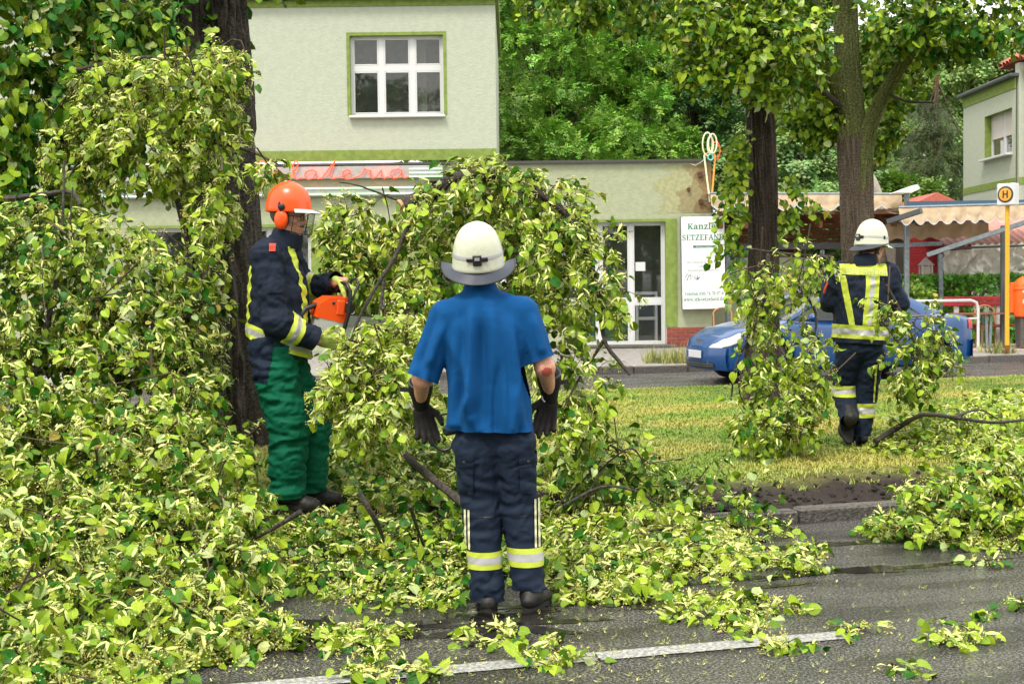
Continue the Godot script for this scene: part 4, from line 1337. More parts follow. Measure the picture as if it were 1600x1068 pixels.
	pv.box(Vector3(W(1600, 520, 28.5).x, 0.118, -29.4), Vector3(9.0, 0.014, 5.0))
	struct("patio_paving", pv, M.pinkpaving)
	bus_stop()

func awning(label: String, e: Array, drop_px: float, back: float, waves: int) -> void:
	var a := at(e[0], e[1], e[4])
	var b := at(e[2], e[3], e[4])
	var ppm: float = F / e[4]
	var drop: float = drop_px / ppm
	var who := thing("canvas_awning", label, "awning", (a + b) / 2 - Vector3(0, drop, 0), "canvas awnings over the patio")
	part(who, "canopy", Geo.new().grid(40, 12, func(i, j): return a.lerp(b, i) + Vector3(0, 0.10 * j - 0.07 * sin(PI * j) * absf(sin(i * PI * 4.0)), -back * j), true), M.canvas)
	var n := waves * 16
	part(who, "valance", Geo.new().grid(n, 10, func(i, j):
		var sc := 0.13 * (1.0 - absf(sin(i * PI * waves)))
		var fold := 0.05 * noise.get_noise_2d(i * 1400.0 + e[0], j * 120.0) + 0.018 * sin(i * 60.0 + j * 3.0)
		return a.lerp(b, i) + Vector3(0, -(drop - sc) * j, 0.012 + fold * j + 0.10 * j)), M.canvas)
	part(who, "hem", Geo.new().grid(n, 1, func(i, j):
		var sc := 0.13 * (1.0 - absf(sin(i * PI * waves)))
		var fold := 0.05 * noise.get_noise_2d(i * 1400.0 + e[0], 120.0) + 0.018 * sin(i * 60.0 + 3.0)
		return a.lerp(b, i) + Vector3(0, -(drop - sc) - 0.012 + 0.03 * (1 - j), 0.118 + fold)), M.white)
	part(who, "front_bar", Geo.new().tube([a, b], 0.03, 8), M.steel)

func bush(who: Node3D, c: Vector3, r: Vector3, n: int, col: Color, size: float, boxy := false) -> void:
	var g := Geo.new()
	for k in 5:
		var a := TAU * k / 5.0
		var d := Vector3(cos(a), 0.35, sin(a))
		var s := d.cross(Vector3.UP).normalized() * 0.28
		var i0 := g.add(Vector3.ZERO); var i1 := g.add(d * 0.5 - s); var i2 := g.add(d * 1.1); var i3 := g.add(d * 0.5 + s)
		g.tri(i0, i1, i2); g.tri(i0, i2, i3)
	var m := g.mesh()
	var tr := []
	var cl := []
	for i in n:
		var q := rvec()
		if boxy:
			var k := rng.randi() % 3
			q[k] = signf(q[k]) * pow(absf(q[k]), 0.25)
			q *= 1.0 + 0.06 * noise.get_noise_2d(q.x * 900.0, q.y * 200.0)
		else: q = q.normalized() * pow(rng.randf(), 0.3) * (1.0 + 0.35 * noise.get_noise_3dv(q.normalized() * 120.0))
		var p := c + q * r
		p.y = maxf(p.y, 0.13)
		tr.append(Transform3D(Basis(rvec().normalized(), rnd(0, TAU)) * Basis.from_scale(Vector3.ONE * size * rnd(0.6, 1.5)), p))
		var k2 := rnd(0.6, 1.7)
		cl.append(Color(col.r * k2 * rnd(0.8, 1.4), col.g * k2, col.b * k2))
	many(who, "foliage", m, M.hedge, tr, cl, who.position)
	var st := Geo.new()
	for i in 6:
		var x := lerpf(-0.8, 0.8, i / 5.0) * r.x
		st.tube([Vector3(c.x + x, who.position.y, c.z), Vector3(c.x + x + rnd(-0.1, 0.1), c.y, c.z), Vector3(c.x + x + rnd(-0.2, 0.2), c.y + r.y * 0.7, c.z)], [0.02, 0.014, 0.006], 5)
	part(who, "stems", st, M.twig)

func bus_stop() -> void:
	var b := ground(1574, 552, 0.12)
	var d := -b.z
	var who := thing("bus_stop_sign", "bus stop sign with a green ringed letter H on a yellow pole", "bus stop sign", b)
	var topy := W(1573, 318, d).y
	var yellow := grained(mat(0.72, 0.40, 0.02, 0.45), 0.8, 1.1, 0.03, 2.0)
	part(who, "pole", Geo.new().tube([b, Vector3(b.x, topy + 0.3, b.z)], 0.042, 14), yellow)
	part(who, "rusty_foot", Geo.new().tube([b, b + Vector3(0, 0.16, 0)], 0.05, 14), grained(mat(0.20, 0.07, 0.02, 0.9), 0.6, 1.4, 0.05, 3.0))
	var c := Vector3(b.x, W(1573, 304, d).y, b.z + 0.02)
	part(who, "sign_box", Geo.new().box(c, Vector3(0.36, 0.42, 0.20), Basis(Vector3.UP, deg_to_rad(-46)), 0.02), M.white_plastic)
	var xf := Transform3D(Basis(Vector3.UP, deg_to_rad(-46)), c - who.position) * Transform3D(Basis(), Vector3(0, 0, 0.102))
	var disc := func(r, m, z, called):
		put(who, called, Geo.new().lathe([Vector2(0.001, 0), Vector2(r, 0), Vector2(r, 0.006), Vector2(0.001, 0.006)], 28, Transform3D()).mesh(m), null, xf * Transform3D(Basis(Vector3.RIGHT, PI / 2), Vector3(0, 0, z)))
	disc.call(0.155, mat(0.008, 0.03, 0.02, 0.4), 0.0, "green_ring")
	disc.call(0.122, mat(0.85, 0.33, 0.03, 0.4), 0.005, "yellow_disc")
	lettering(who, "letter", "H", 0.14, mat(0.008, 0.03, 0.02, 0.4), xf * Transform3D(Basis(), Vector3(0, 0, 0.014)), "Droid Sans", 700)
	# orange litter bin on a concrete stand
	var p := at(1603, 547, 27.5)
	p.y = 0.118
	var bn := thing("litter_bin", "rounded orange litter bin on a grey stand beside the yellow pole", "litter bin", p)
	var dz := -p.z
	var ppm := F / dz
	var y0 := W(1600, 495, dz).y
	var orange := grained(mat(0.85, 0.13, 0.015, 0.35), 0.9, 1.05, 0.02, 1.0)
	var prof := []
	for i in 13:
		var a := PI / 2 * i / 12.0
		prof.append(Vector2(0.23 * cos(a) + 0.001, 0.62 + 0.22 * sin(a)))
	part(bn, "body", Geo.new().lathe([Vector2(0.02, 0), Vector2(0.21, 0), Vector2(0.23, 0.04), Vector2(0.23, 0.6)] + prof, 28, Transform3D(Basis(), Vector3(p.x, y0, p.z))), orange)
	part(bn, "rim", Geo.new().lathe([Vector2(0.231, 0.55), Vector2(0.245, 0.56), Vector2(0.245, 0.6), Vector2(0.231, 0.61)], 28, Transform3D(Basis(), Vector3(p.x, y0, p.z))), orange)
	part(bn, "slot", Geo.new().box(Vector3(p.x + 0.05, y0 + 0.66, p.z + 0.2), Vector3(0.24, 0.1, 0.06), Basis(), 0.02), M.darktrim)
	part(bn, "bracket", Geo.new().box(Vector3(p.x - 0.2, y0 + 0.4, p.z - 0.05), Vector3(0.2, 0.62, 0.06), Basis(), 0.01), orange)
	for q in [[-0.08, 0.5], [-0.06, 0.28]]: part(bn, "sticker", Geo.new().grid(6, 2, func(i, j): return Vector3(p.x + 0.233 * sin(-0.55 + i * 0.55 + q[0]), y0 + q[1] + j * 0.08, p.z + 0.233 * cos(-0.55 + i * 0.55 + q[0])), true), mat(0.85, 0.55, 0.4, 0.5))
	part(bn, "stand", Geo.new().box(Vector3(p.x, (p.y + y0) / 2, p.z), Vector3(0.30, y0 - p.y, 0.28), Basis(), 0.02), M.kerb)
	part(bn, "slot_in_stand", Geo.new().box(Vector3(p.x - 0.02, p.y + 0.2, p.z + 0.13), Vector3(0.05, 0.36, 0.03)), M.darktrim)
	# weeds at the foot of the shop wall and the pole
	for e in [[1046, 566, 0.45, 150, "dry flowering weeds growing at the shop's pavement edge"], [1562, 551, 0.25, 40, "thin dry weeds at the foot of the yellow pole"]]:
		var w := ground(e[0], e[1], 0.115)
		var wd := thing("weed_patch", e[4], "weeds", w)
		var tr := []
		var cl := []
		var bl := Geo.new()
		for k in 7:
			var a := rnd(0, TAU)
			var l := Vector3(cos(a), 0, sin(a))
			var i0 := bl.add(l * 0.02 - l.cross(Vector3.UP) * 0.008); var i1 := bl.add(l * 0.02 + l.cross(Vector3.UP) * 0.008); var i2 := bl.add(l * rnd(0.08, 0.16) + Vector3(0, rnd(0.15, 0.34), 0))
			bl.tri(i0, i2, i1)
		for k in e[3]:
			tr.append(Transform3D(Basis(Vector3.UP, rnd(0, TAU)) * Basis.from_scale(Vector3.ONE * rnd(0.5, 1.2)), w + Vector3(rnd(-1, 1) * e[2], 0, rnd(-0.4, 0.4))))
			cl.append(Color(0.13, 0.2, 0.03).lerp(Color(0.42, 0.38, 0.14), rng.randf()))
		many(wd, "blades", bl.mesh(), M.grass, tr, cl, w)

# ---------- standing trees
var SPRAY := []
func make_spray(leaflets: int, length: float, w: float, spread: float, droop: float) -> ArrayMesh:
	var g := Geo.new()
	for k in leaflets:
		var t := (k + 0.5) / leaflets
		var s := 1.0 if k % 2 == 0 else -1.0
		var p := Vector3(0, t, -droop * t * t)
		var d := Vector3(s * rnd(0.5, 1.0), rnd(0.2, 0.7), rnd(-0.35, 0.25)).normalized()
		var e := d.cross(Vector3(rnd(-0.3, 0.3), rnd(-0.3, 0.3), 1)).normalized() * w
		p += Vector3(rnd(-spread, spread), 0, rnd(-spread, spread))
		var i0 := g.add(p); var i1 := g.add(p + d * length * 0.45 - e); var i2 := g.add(p + d * length); var i3 := g.add(p + d * length * 0.45 + e)
		g.tri(i0, i1, i2); g.tri(i0, i2, i3)
	return g.mesh()
func backtree(called: String, label: String, base: Vector3, tr_h: float, tr_r: float, crowns: Array, n: int, col: Color, o := {}) -> Node3D:
	var who := thing(called, label, "tree", base, o.get("group", "trees behind the shop and patio"))
	var top := base + Vector3(o.get("lean", 0.0), tr_h, 0)
	trunk(who, "trunk", [base - Vector3(0, 0.1, 0), base.lerp(top, 0.5) + Vector3(rnd(-0.1, 0.1), 0, 0), top], [tr_r, tr_r * 0.8, tr_r * 0.35], o.get("bark", M.bark), 12.0, 0.08)
	var tr := []
	var cl := []
	var st := Geo.new()
	var sizes: float = o.get("size", 0.36)
	var per := n / crowns.size()
	for c in crowns:
		# each crown mass is made of flat puffs of leaf sprays
		var puffs := []
		for k in int(o.get("puffs", 26)):
			var q := rvec()
			while q.length() > 1.0: q = rvec()
			q = q.normalized() * pow(q.length(), 0.4)
			puffs.append(c[0] + q * c[1])
		for p in puffs.slice(0, puffs.size() / 3):
			st.tube([top.lerp(base, rnd(0.0, 0.45)), top.lerp(p, 0.5) + Vector3(0, -0.3, 0), p], [0.03, 0.018, 0.006], 4, false)
		var tone := rnd(0.85, 1.2)
		for i in per:
			var p: Vector3 = puffs[i % puffs.size()]
			var q := rvec()
			q = q.normalized() * pow(rng.randf(), 0.5)
			var r: Vector3 = c[1] * o.get("puff", 0.34)
			r.y *= o.get("flat", 0.6)
			var pos := p + q * r
			var d: Vector3 = (q * Vector3(1, 0.4, 1) + rvec() * 0.5 + Vector3(0, o.get("hang", -0.15), 0)).normalized()
			var nr := (Vector3.UP + q * 0.5 + rvec() * 0.5)
			nr = (nr - d * nr.dot(d)).normalized()
			tr.append(Transform3D(Basis(d.cross(nr), d, nr) * Basis.from_scale(Vector3.ONE * sizes * rnd(0.7, 1.3)), pos))
			var k := tone * rnd(0.7, 1.35)
			cl.append(Color(col.r * k * rnd(0.8, 1.3), col.g * k, col.b * k))
	part(who, "boughs", st, M.twig)
	many(who, "crown", SPRAY[int(o.get("spray", 0))], M.hedge, tr, cl, base)
	return who

func trees() -> void:
	SPRAY = [make_spray(14, 0.30, 0.075, 0.12, 0.2), make_spray(12, 0.34, 0.13, 0.2, 0.3), make_spray(22, 0.22, 0.018, 0.05, 0.5)]
	var mossy := grained(mat(0.105, 0.120, 0.035, 0.9), 0.3, 1.8, 0.03, 2.4, 6.0, 8)
	var grey_bark := grained(mat(0.105, 0.080, 0.060, 0.9), 0.3, 1.7, 0.03, 3.0, 6.0, 9)
	var dark_bark := grained(mat(0.040, 0.028, 0.022, 0.8), 0.4, 2.2, 0.03, 2.4, 6.0, 10)
	# the lime on the left, behind the man with the saw
	var b := at(352, 692, 11.0)
	b.y = verge(b)
	var lt := thing("lime_tree", "thick-trunked lime tree behind the man with the chainsaw", "tree", b, "lime trees on the verge")
	trunk(lt, "trunk", [b - Vector3(0, 0.08, 0), at(350, 500, 11.0), at(338, 200, 11.0), at(328, 0, 11.0), at(318, -300, 11.0)], [0.40, 0.34, 0.32, 0.30, 0.30, 0.26], M.bark, 22.0, 0.11)
	limb(lt, "bough", [at(325, -60, 11), at(230, -30, 10.6), at(150, 50, 10.2), at(140, 200, 9.9)], 0.07, 0.02)
	limb(lt, "bough", [at(320, -200, 11), at(180, -160, 10.4), at(40, -60, 10.0), at(-60, 80, 9.8)], 0.10, 0.02)
	var L := Leafy.new()
	for e in [[60, 40, 9.6, 110, 70], [180, 30, 9.8, 90, 60], [60, 160, 9.4, 110, 80], [150, 150, 9.6, 80, 90], [40, 280, 9.4, 70, 60], [240, 90, 9.9, 40, 80], [-40, 120, 9.5, 80, 150]]:
		var ppm: float = F / e[2]
		blob(L, at(e[0], e[1], e[2]), Vector3(e[3] / ppm, e[4] / ppm, 0.45), 95, {"tone": 0.30, "bloom": 0.05, "droop": 1.3, "size": 0.068, "long": 0.7, "pull": Vector3(0, -0.4, 0)})
	for e in [[-100, -300, 10.5], [200, -350, 11], [400, -400, 11.5], [0, -150, 10.0], [250, -120, 10.8]]:
		blob(L, at(e[0], e[1], e[2]), Vector3(1.1, 0.7, 0.9), 120, {"tone": 0.15, "bloom": 0.05, "size": 0.085})
	clothe(L, lt)
	# two limes on the right of the verge
	var b1 := at(1192, 628, 15.0)
	b1.y = verge(b1)
	var t1 := thing("lime_tree", "dark-barked lime tree with leafy shoots beside the office sign", "tree", b1, "lime trees on the verge")
	trunk(t1, "trunk", [b1 - Vector3(0, 0.08, 0), at(1193, 480, 15), at(1192, 300, 15), at(1186, 150, 15), at(1182, 20, 15), at(1180, -150, 15)], [0.24, 0.18, 0.165, 0.155, 0.165, 0.14], dark_bark, 18.0, 0.09)
	limb(t1, "bough", [at(1184, 100, 15), at(1130, 30, 14.6), at(1070, -10, 14.2)], 0.06, 0.02)
	limb(t1, "bough", [at(1184, 110, 15), at(1240, 60, 14.7), at(1290, 10, 14.5)], 0.06, 0.02)
	L = Leafy.new()
	for e in [[1120, 40, 14.2, 65, 45], [1190, 60, 14.0, 80, 50], [1100, 85, 14.3, 45, 35], [1180, 110, 14.1, 60, 30], [1240, 55, 14.2, 45, 45], [1225, 120, 14.5, 36, 20], [1150, 0, 14.2, 90, 40]]:
		var ppm: float = F / e[2]
		blob(L, at(e[0], e[1], e[2]), Vector3(e[3] / ppm, e[4] / ppm, 0.4), 60, {"tone": 0.58, "bloom": 0.03, "droop": 0.5, "size": 0.068, "shell": 0.6, "long": 0.8})
	for e in [[1000, -10, 15.0, 120, 30], [900, -10, 15.5, 80, 18], [1100, -150, 15, 160, 80], [1250, -180, 15, 160, 80]]:
		var ppm: float = F / e[2]
		blob(L, at(e[0], e[1], e[2]), Vector3(e[3] / ppm, e[4] / ppm, 0.5), 70, {"tone": 0.42, "bloom": 0.2, "size": 0.068})
	# shoots straight out of the trunk
	for e in [[1178, 210, 1140, 300], [1172, 250, 1128, 340], [1172, 290, 1135, 385], [1170, 330, 1118, 400], [1172, 380, 1140, 440], [1175, 420, 1145, 480], [1165, 230, 1150, 265], [1212, 270, 1250, 300], [1213, 290, 1285, 330], [1213, 310, 1245, 345], [1212, 330, 1232, 370], [1175, 200, 1130, 235], [1172, 280, 1122, 310]]:
		var p0 := at(e[0], e[1], 14.8)
		var p1 := at(e[2], e[3], 14.6)
		twig(L, p0, (p1 - p0) + Vector3(0, 0.25, 0), p0.distance_to(p1) * 1.15, 1.2, Vector3(0, 0.3, 1), 0.068, 0.6, 0.02)
		twig(L, p0.lerp(p1, 0.3), (p1 - p0) + rvec() * 0.2, p0.distance_to(p1) * 0.7, 1.2, Vector3(0, 0.3, 1), 0.068, 0.6, 0.02)
	clothe(L, t1, 250)
	var b2 := at(1340, 610, 16.0)
	b2.y = verge(b2)
	var t2 := thing("lime_tree", "forked lime tree with mossy upper trunk beyond the walking firefighter", "tree", b2, "lime trees on the verge")
	trunk(t2, "trunk", [b2 - Vector3(0, 0.08, 0), at(1342, 450, 16), at(1338, 300, 16), at(1333, 215, 16)], [0.27, 0.205, 0.195, 0.20], grey_bark, 20.0, 0.09)
	trunk(t2, "upper_trunk", [at(1333, 222, 16), at(1326, 130, 16), at(1322, 40, 16), at(1318, -120, 16)], [0.19, 0.155, 0.145, 0.13], mossy, 20.0, 0.09)
	trunk(t2, "fork", [at(1345, 300, 15.95), at(1352, 225, 15.9), at(1368, 175, 15.8), at(1398, 120, 15.6), at(1430, 75, 15.4), at(1480, 35, 15.2)], [0.13, 0.12, 0.10, 0.09, 0.075, 0.05], mossy, 14.0, 0.08)
	trunk(t2, "fork", [at(1322, 180, 15.95), at(1300, 120, 15.8), at(1280, 60, 15.6), at(1272, -40, 15.5)], [0.08, 0.075, 0.06, 0.05], mossy, 12.0, 0.08)
	limb(t2, "bough", [at(1312, 165, 15.9), at(1280, 138, 15.6), at(1235, 112, 15.3)], 0.045, 0.02)
	limb(t2, "bough", [at(1385, 145, 15.7), at(1420, 158, 15.5), at(1460, 160, 15.3)], 0.02, 0.01)
	L = Leafy.new()
	for e in [[1420, 20, 15.0, 70, 35, 0.10], [1500, 25, 14.8, 80, 35, 0.08], [1560, 30, 14.8, 70, 30, 0.10], [1470, 50, 15.2, 60, 30, 0.15], [1375, 90, 16.4, 30, 45, 0.30], [1400, 130, 16.6, 25, 30, 0.30], [1400, 40, 16.2, 40, 50, 0.2], [1255, 150, 16.2, 36, 28, 0.3], [1280, 185, 16.4, 24, 24, 0.3], [1372, 205, 16.6, 16, 22, 0.3], [1380, -150, 15.5, 200, 100, 0.15], [1560, -150, 15.5, 150, 90, 0.12]]:
		var ppm: float = F / e[2]
		blob(L, at(e[0], e[1], e[2]), Vector3(e[3] / ppm, e[4] / ppm, 0.45), 75, {"tone": e[5] + 0.28, "bloom": 0.04, "size": 0.068, "shell": 0.6, "long": 0.8})
	clothe(L, t2, 200)
	# trees behind the shop
	var G0 := Vector3(1, 0, 1)
	var add := func(called, label, px, d, h, r, crowns, n, col, o):
		var base: Vector3 = at(px, 450, d) * G0
		base.y = -0.03 if d > 50 else 0.1
		var cs := []
		for c in crowns:
			var p := at(c[0], c[1], d + (c[4] if c.size() > 4 else 0.0))
			var ppm: float = F / d
			cs.append([p, Vector3(c[2] / ppm, c[3] / ppm, c[2] / ppm * 0.8)])
		return backtree(called, label, base, h, r, cs, n, col, o)
	add.call("locust_tree", "feathery green locust tree rising behind the flat-roofed wing", 860, 41.0, 8.0, 0.16, [[850, 190, 110, 60, -1.5], [860, 90, 110, 60, 0], [880, 230, 120, 40, -2.0], [830, 10, 90, 50, 0.5], [900, -60, 120, 60, 1.0]], 9000, Color(0.166, 0.344, 0.039), {"size": 0.34})
	add.call("locust_tree", "broad locust tree behind the neon ice cream cone's parapet", 985, 43.0, 8.5, 0.18, [[980, 190, 90, 60, -1.5], [960, 120, 100, 50, -0.5], [1000, 240, 90, 40, -2.0], [1000, 40, 90, 50, 0.5], [950, -40, 120, 60, 1.0]], 9000, Color(0.155, 0.322, 0.039), {"size": 0.34})
	add.call("dark_leaved_tree", "dark glossy-leaved tree between the locust and the dark-barked lime", 1090, 44.0, 7.0, 0.15, [[1085, 180, 60, 70, -1.0], [1110, 260, 60, 60, -2.0], [1075, 110, 50, 50, 0], [1100, 20, 50, 60, 0]], 7000, Color(0.078, 0.187, 0.041), {"size": 0.30, "spray": 1})
	add.call("leafy_tree", "bluish green leafy tree in the gap between the two right limes", 1255, 40.0, 6.0, 0.15, [[1250, 270, 60, 60, -2], [1230, 200, 60, 60, 0], [1290, 300, 40, 60, -2.5], [1270, 330, 70, 40, -3], [1180, 280, 60, 90, 1], [1260, 110, 80, 60, 2]], 9000, Color(0.166, 0.299, 0.083), {"size": 0.32, "spray": 1, "hang": -0.5})
	add.call("birch_tree", "light green birch with loose drooping crown beside the green house", 1520, 50.0, 10.0, 0.14, [[1480, 110, 80, 60, 0], [1540, 150, 60, 60, 0], [1560, 90, 70, 40, 1], [1430, 190, 60, 70, -1], [1410, 260, 60, 60, -2]], 6500, Color(0.19, 0.33, 0.07), {"size": 0.36, "spray": 1, "hang": -0.7, "puffs": 16})
	var pine := add.call("pine_tree", "reddish-trunked pine with bare drooping boughs behind the awnings", 1464, 45.0, 8.2, 0.15, [[1470, 230, 60, 40, 0], [1440, 270, 55, 30, -0.5], [1480, 280, 50, 30, 0], [1450, 190, 50, 30, 0]], 2600, Color(0.069, 0.113, 0.033), {"size": 0.4, "spray": 2, "hang": -0.4, "puffs": 20, "flat": 0.35, "bark": grained(mat(0.16, 0.065, 0.035, 0.9), 0.5, 1.4, 0.03, 1.4, 4.0, 14)}) as Node3D
	add.call("garden_shrub", "dense green shrub behind the pergola and red kiosk", 1400, 39.0, 3.0, 0.08, [[1380, 330, 50, 50, 0], [1430, 300, 40, 40, 0], [1330, 380, 60, 60, 0], [1400, 420, 70, 50, -1], [1250, 420, 80, 50, -1]], 6000, Color(0.146, 0.284, 0.045), {"size": 0.30, "spray": 1})
	# the far row that closes the view
	var far := [[700, 62], [800, 64], [920, 60], [1040, 66], [1150, 62], [1260, 60], [1370, 66], [1480, 64], [1600, 62], [1720, 64]]
	var names := ["far broadleaf tree hidden mostly by the shop's upper storey", "far broadleaf tree at the corner edge of the shop's upper storey", "far broadleaf tree straight behind the feathery locust", "far broadleaf tree straight behind the broad locust", "far broadleaf tree behind the dark-barked lime's trunk", "far broadleaf tree behind the bluish green leafy tree", "far broadleaf tree behind the forked lime's right arm", "far broadleaf tree behind the reddish pine trunk", "far broadleaf tree whose crown shows above the green house's gutter", "far broadleaf tree hidden mostly by the green house"]
	for k in far.size():
		var e: Array = far[k]
		add.call("background_tree", names[k], e[0], e[1], 11.0, 0.22, [[e[0] - 20, 330, 75, 80, 0], [e[0] + 20, 200, 75, 75, 0], [e[0] - 10, 100 if k < 3 or k == 5 else 150, 65, 65, 0], [e[0], (-10 if k < 3 or k == 5 else 110), 55, 60, 1]], 5200, Color(0.146, 0.269, 0.045) if k % 2 == 0 else Color(0.185, 0.314, 0.053), {"size": 0.62, "spray": 1, "group": "far row of trees"})
	# the trees across the street, behind the photographer, that the window panes mirror
	for e in [[-16.0, 20.0], [-8.0, 24.0], [0.0, 21.0], [9.0, 24.0], [18.0, 21.0]]:
		var cs := []
		for c in [[0.0, 4.5], [1.2, 7.0], [-1.2, 9.5], [0.3, 12.0]]: cs.append([Vector3(e[0] + c[0], c[1], e[1]), Vector3(3.6, 2.2, 2.6)])
		backtree("street_tree", "street tree behind the photographer, %s" % ["farthest towards the shop's left", "opposite the thick-trunked lime", "opposite the shop doors", "opposite the patio", "opposite the green house"][int((e[0] + 16.5) / 8.0)], Vector3(e[0], 0.0, e[1]), 9.0, 0.2, cs, 2600, Color(0.081, 0.172, 0.034), {"size": 0.7, "spray": 1, "group": "trees across the street"})
	# pale leaning birch stem behind the fork
	var lb := at(1240, 160, 33.0)
	var le := at(1318, 232, 33.0)
	var ls := thing("leaning_birch", "pale bare birch stem leaning behind the forked lime", "tree", Vector3(at(1400, 440, 33).x, 0.115, -33))
	trunk(ls, "trunk", [Vector3(at(1420, 440, 33).x, 0.1, -33.0), at(1370, 300, 33), le, lb, at(1200, 120, 33)], [0.15, 0.14, 0.13, 0.11, 0.06], grained(mat(0.50, 0.46, 0.40, 0.8), 0.35, 1.25, 0.05, 1.6, 3.0, 15), 10.0, 0.03)
	# pale roof far away between the trunks
	var fh := thing("distant_house", "distant house with a pale ribbed roof glimpsed between the trunks", "house", Vector3(at(1425, 440, 52).x, -0.03, -54))
	part(fh, "wall", Geo.new().box(Vector3(at(1425, 300, 52).x, 2.4, -54), Vector3(3.0, 4.9, 3.0)), M.render_light)
	var f0 := at(1388, 266, 52)
	var f1 := at(1462, 266, 52)
	var rf := part(fh, "roof", Geo.new().grid(30, 4, func(i, j): return f0.lerp(f1, i) + Vector3(0.9 * j * (1.0 - i), 0.85 * j + 0.03 * sin(i * 120.0), -1.6 * j), true), mat(0.55, 0.57, 0.57, 0.6))

# ---------- what the storm brought down
func bough(label: String, base: Vector3, stems: Array, blobs: Array, o := {}) -> Node3D:
	# stems: [r0, r1, [x, y, depth] ...] in pixels; blobs: [x, y, depth, rx, ry, rz metres, twigs]
	var who := thing("fallen_lime_bough", label, "branch", base, o.get("group", "boughs brought down by the storm"))
	var L := Leafy.new()
	for s in stems:
		var pts := []
		for i in range(2, s.size()): pts.append(at(s[i][0], s[i][1], s[i][2]))
		limb(who, "stem", pts, s[0], s[1], 9)
		if o.get("sprout", 0.0) > 0: sprouts(L, pts, o.sprout, 0.34, o)
	for b in blobs:
		var ppm: float = F / b[2]
		blob(L, at(b[0], b[1], b[2]), Vector3(b[3] / ppm, b[4] / ppm, b[5]), b[6], o)
		for k in int((2 + int(b[6] / 50.0)) * o.get("sticks", 1.0)):      # bare side stems between the sprays
			var q := Vector3(rnd(-0.9, 0.9), rnd(-0.8, 0.8), rnd(0.2, 1.05))
			var p0 := at(b[0], b[1], b[2]) + q * Vector3(b[3] / ppm, b[4] / ppm, b[5])
			var d := (rvec() + Vector3(0, -0.3, 0.2)).normalized() * rnd(0.14, 0.32)
			if o.get("floor", -1.0) > -0.5: p0.y = maxf(p0.y, 0.06); d.y = maxf(d.y, 0.03 - p0.y)
			limb(who, "side_stem", [p0 - d, p0 + rvec() * 0.03, p0 + d], rnd(0.004, 0.008), 0.002, 5, M.twig)
	clothe(L, who, o.get("singles", 300))
	return who
func pile(label: String, base: Vector3, area: Array, n: int, o := {}) -> Node3D:
	# area: [x, y, half width, half height, heap height in metres] in pixels on the ground
	var who := thing(o.get("called", "fallen_lime_bough"), label, "branch", base, o.get("group", "boughs brought down by the storm"))
	var L := Leafy.new()
	for s in o.get("stems", []):
		var pts := []
		for i in range(2, s.size()):
			var p := ground(s[i][0], s[i][1], 0.06)
			pts.append(ground(s[i][0], s[i][1], verge(p) + s[i][2]))
		limb(who, "stem", pts, s[0], s[1], 8)
	for a in area:
		var k := int(n * a[5] * 1.4)
		for i in k:
			var q := Vector2(rnd(-1, 1), rnd(-1, 1))
			while q.length() > 1.0: q = Vector2(rnd(-1, 1), rnd(-1, 1))
			var p := ground(a[0] + q.x * a[2], a[1] + q.y * a[3])
			var f := verge(p)
			if f > 0.03: p = ground(a[0] + q.x * a[2], a[1] + q.y * a[3], f)
			f = verge(p)
			var h: float = a[4] * (1.0 - q.length_squared() * 0.8) * pow(rng.randf(), 0.6)
			p.y = f + 0.02 + h
			var d := rvec()
			d.y = absf(d.y) * 0.4 - 0.1
			twig(L, p, d, rnd(0.14, 0.34) * o.get("long", 0.8), 0.9, (Vector3(0, 0.9, 0.5) + rvec() * 0.4).normalized(), o.get("size", 0.049), o.get("tone", 0.55), o.get("bloom", 0.5) * 0.8, f)
	clothe(L, who, o.get("singles", 300))
	return who

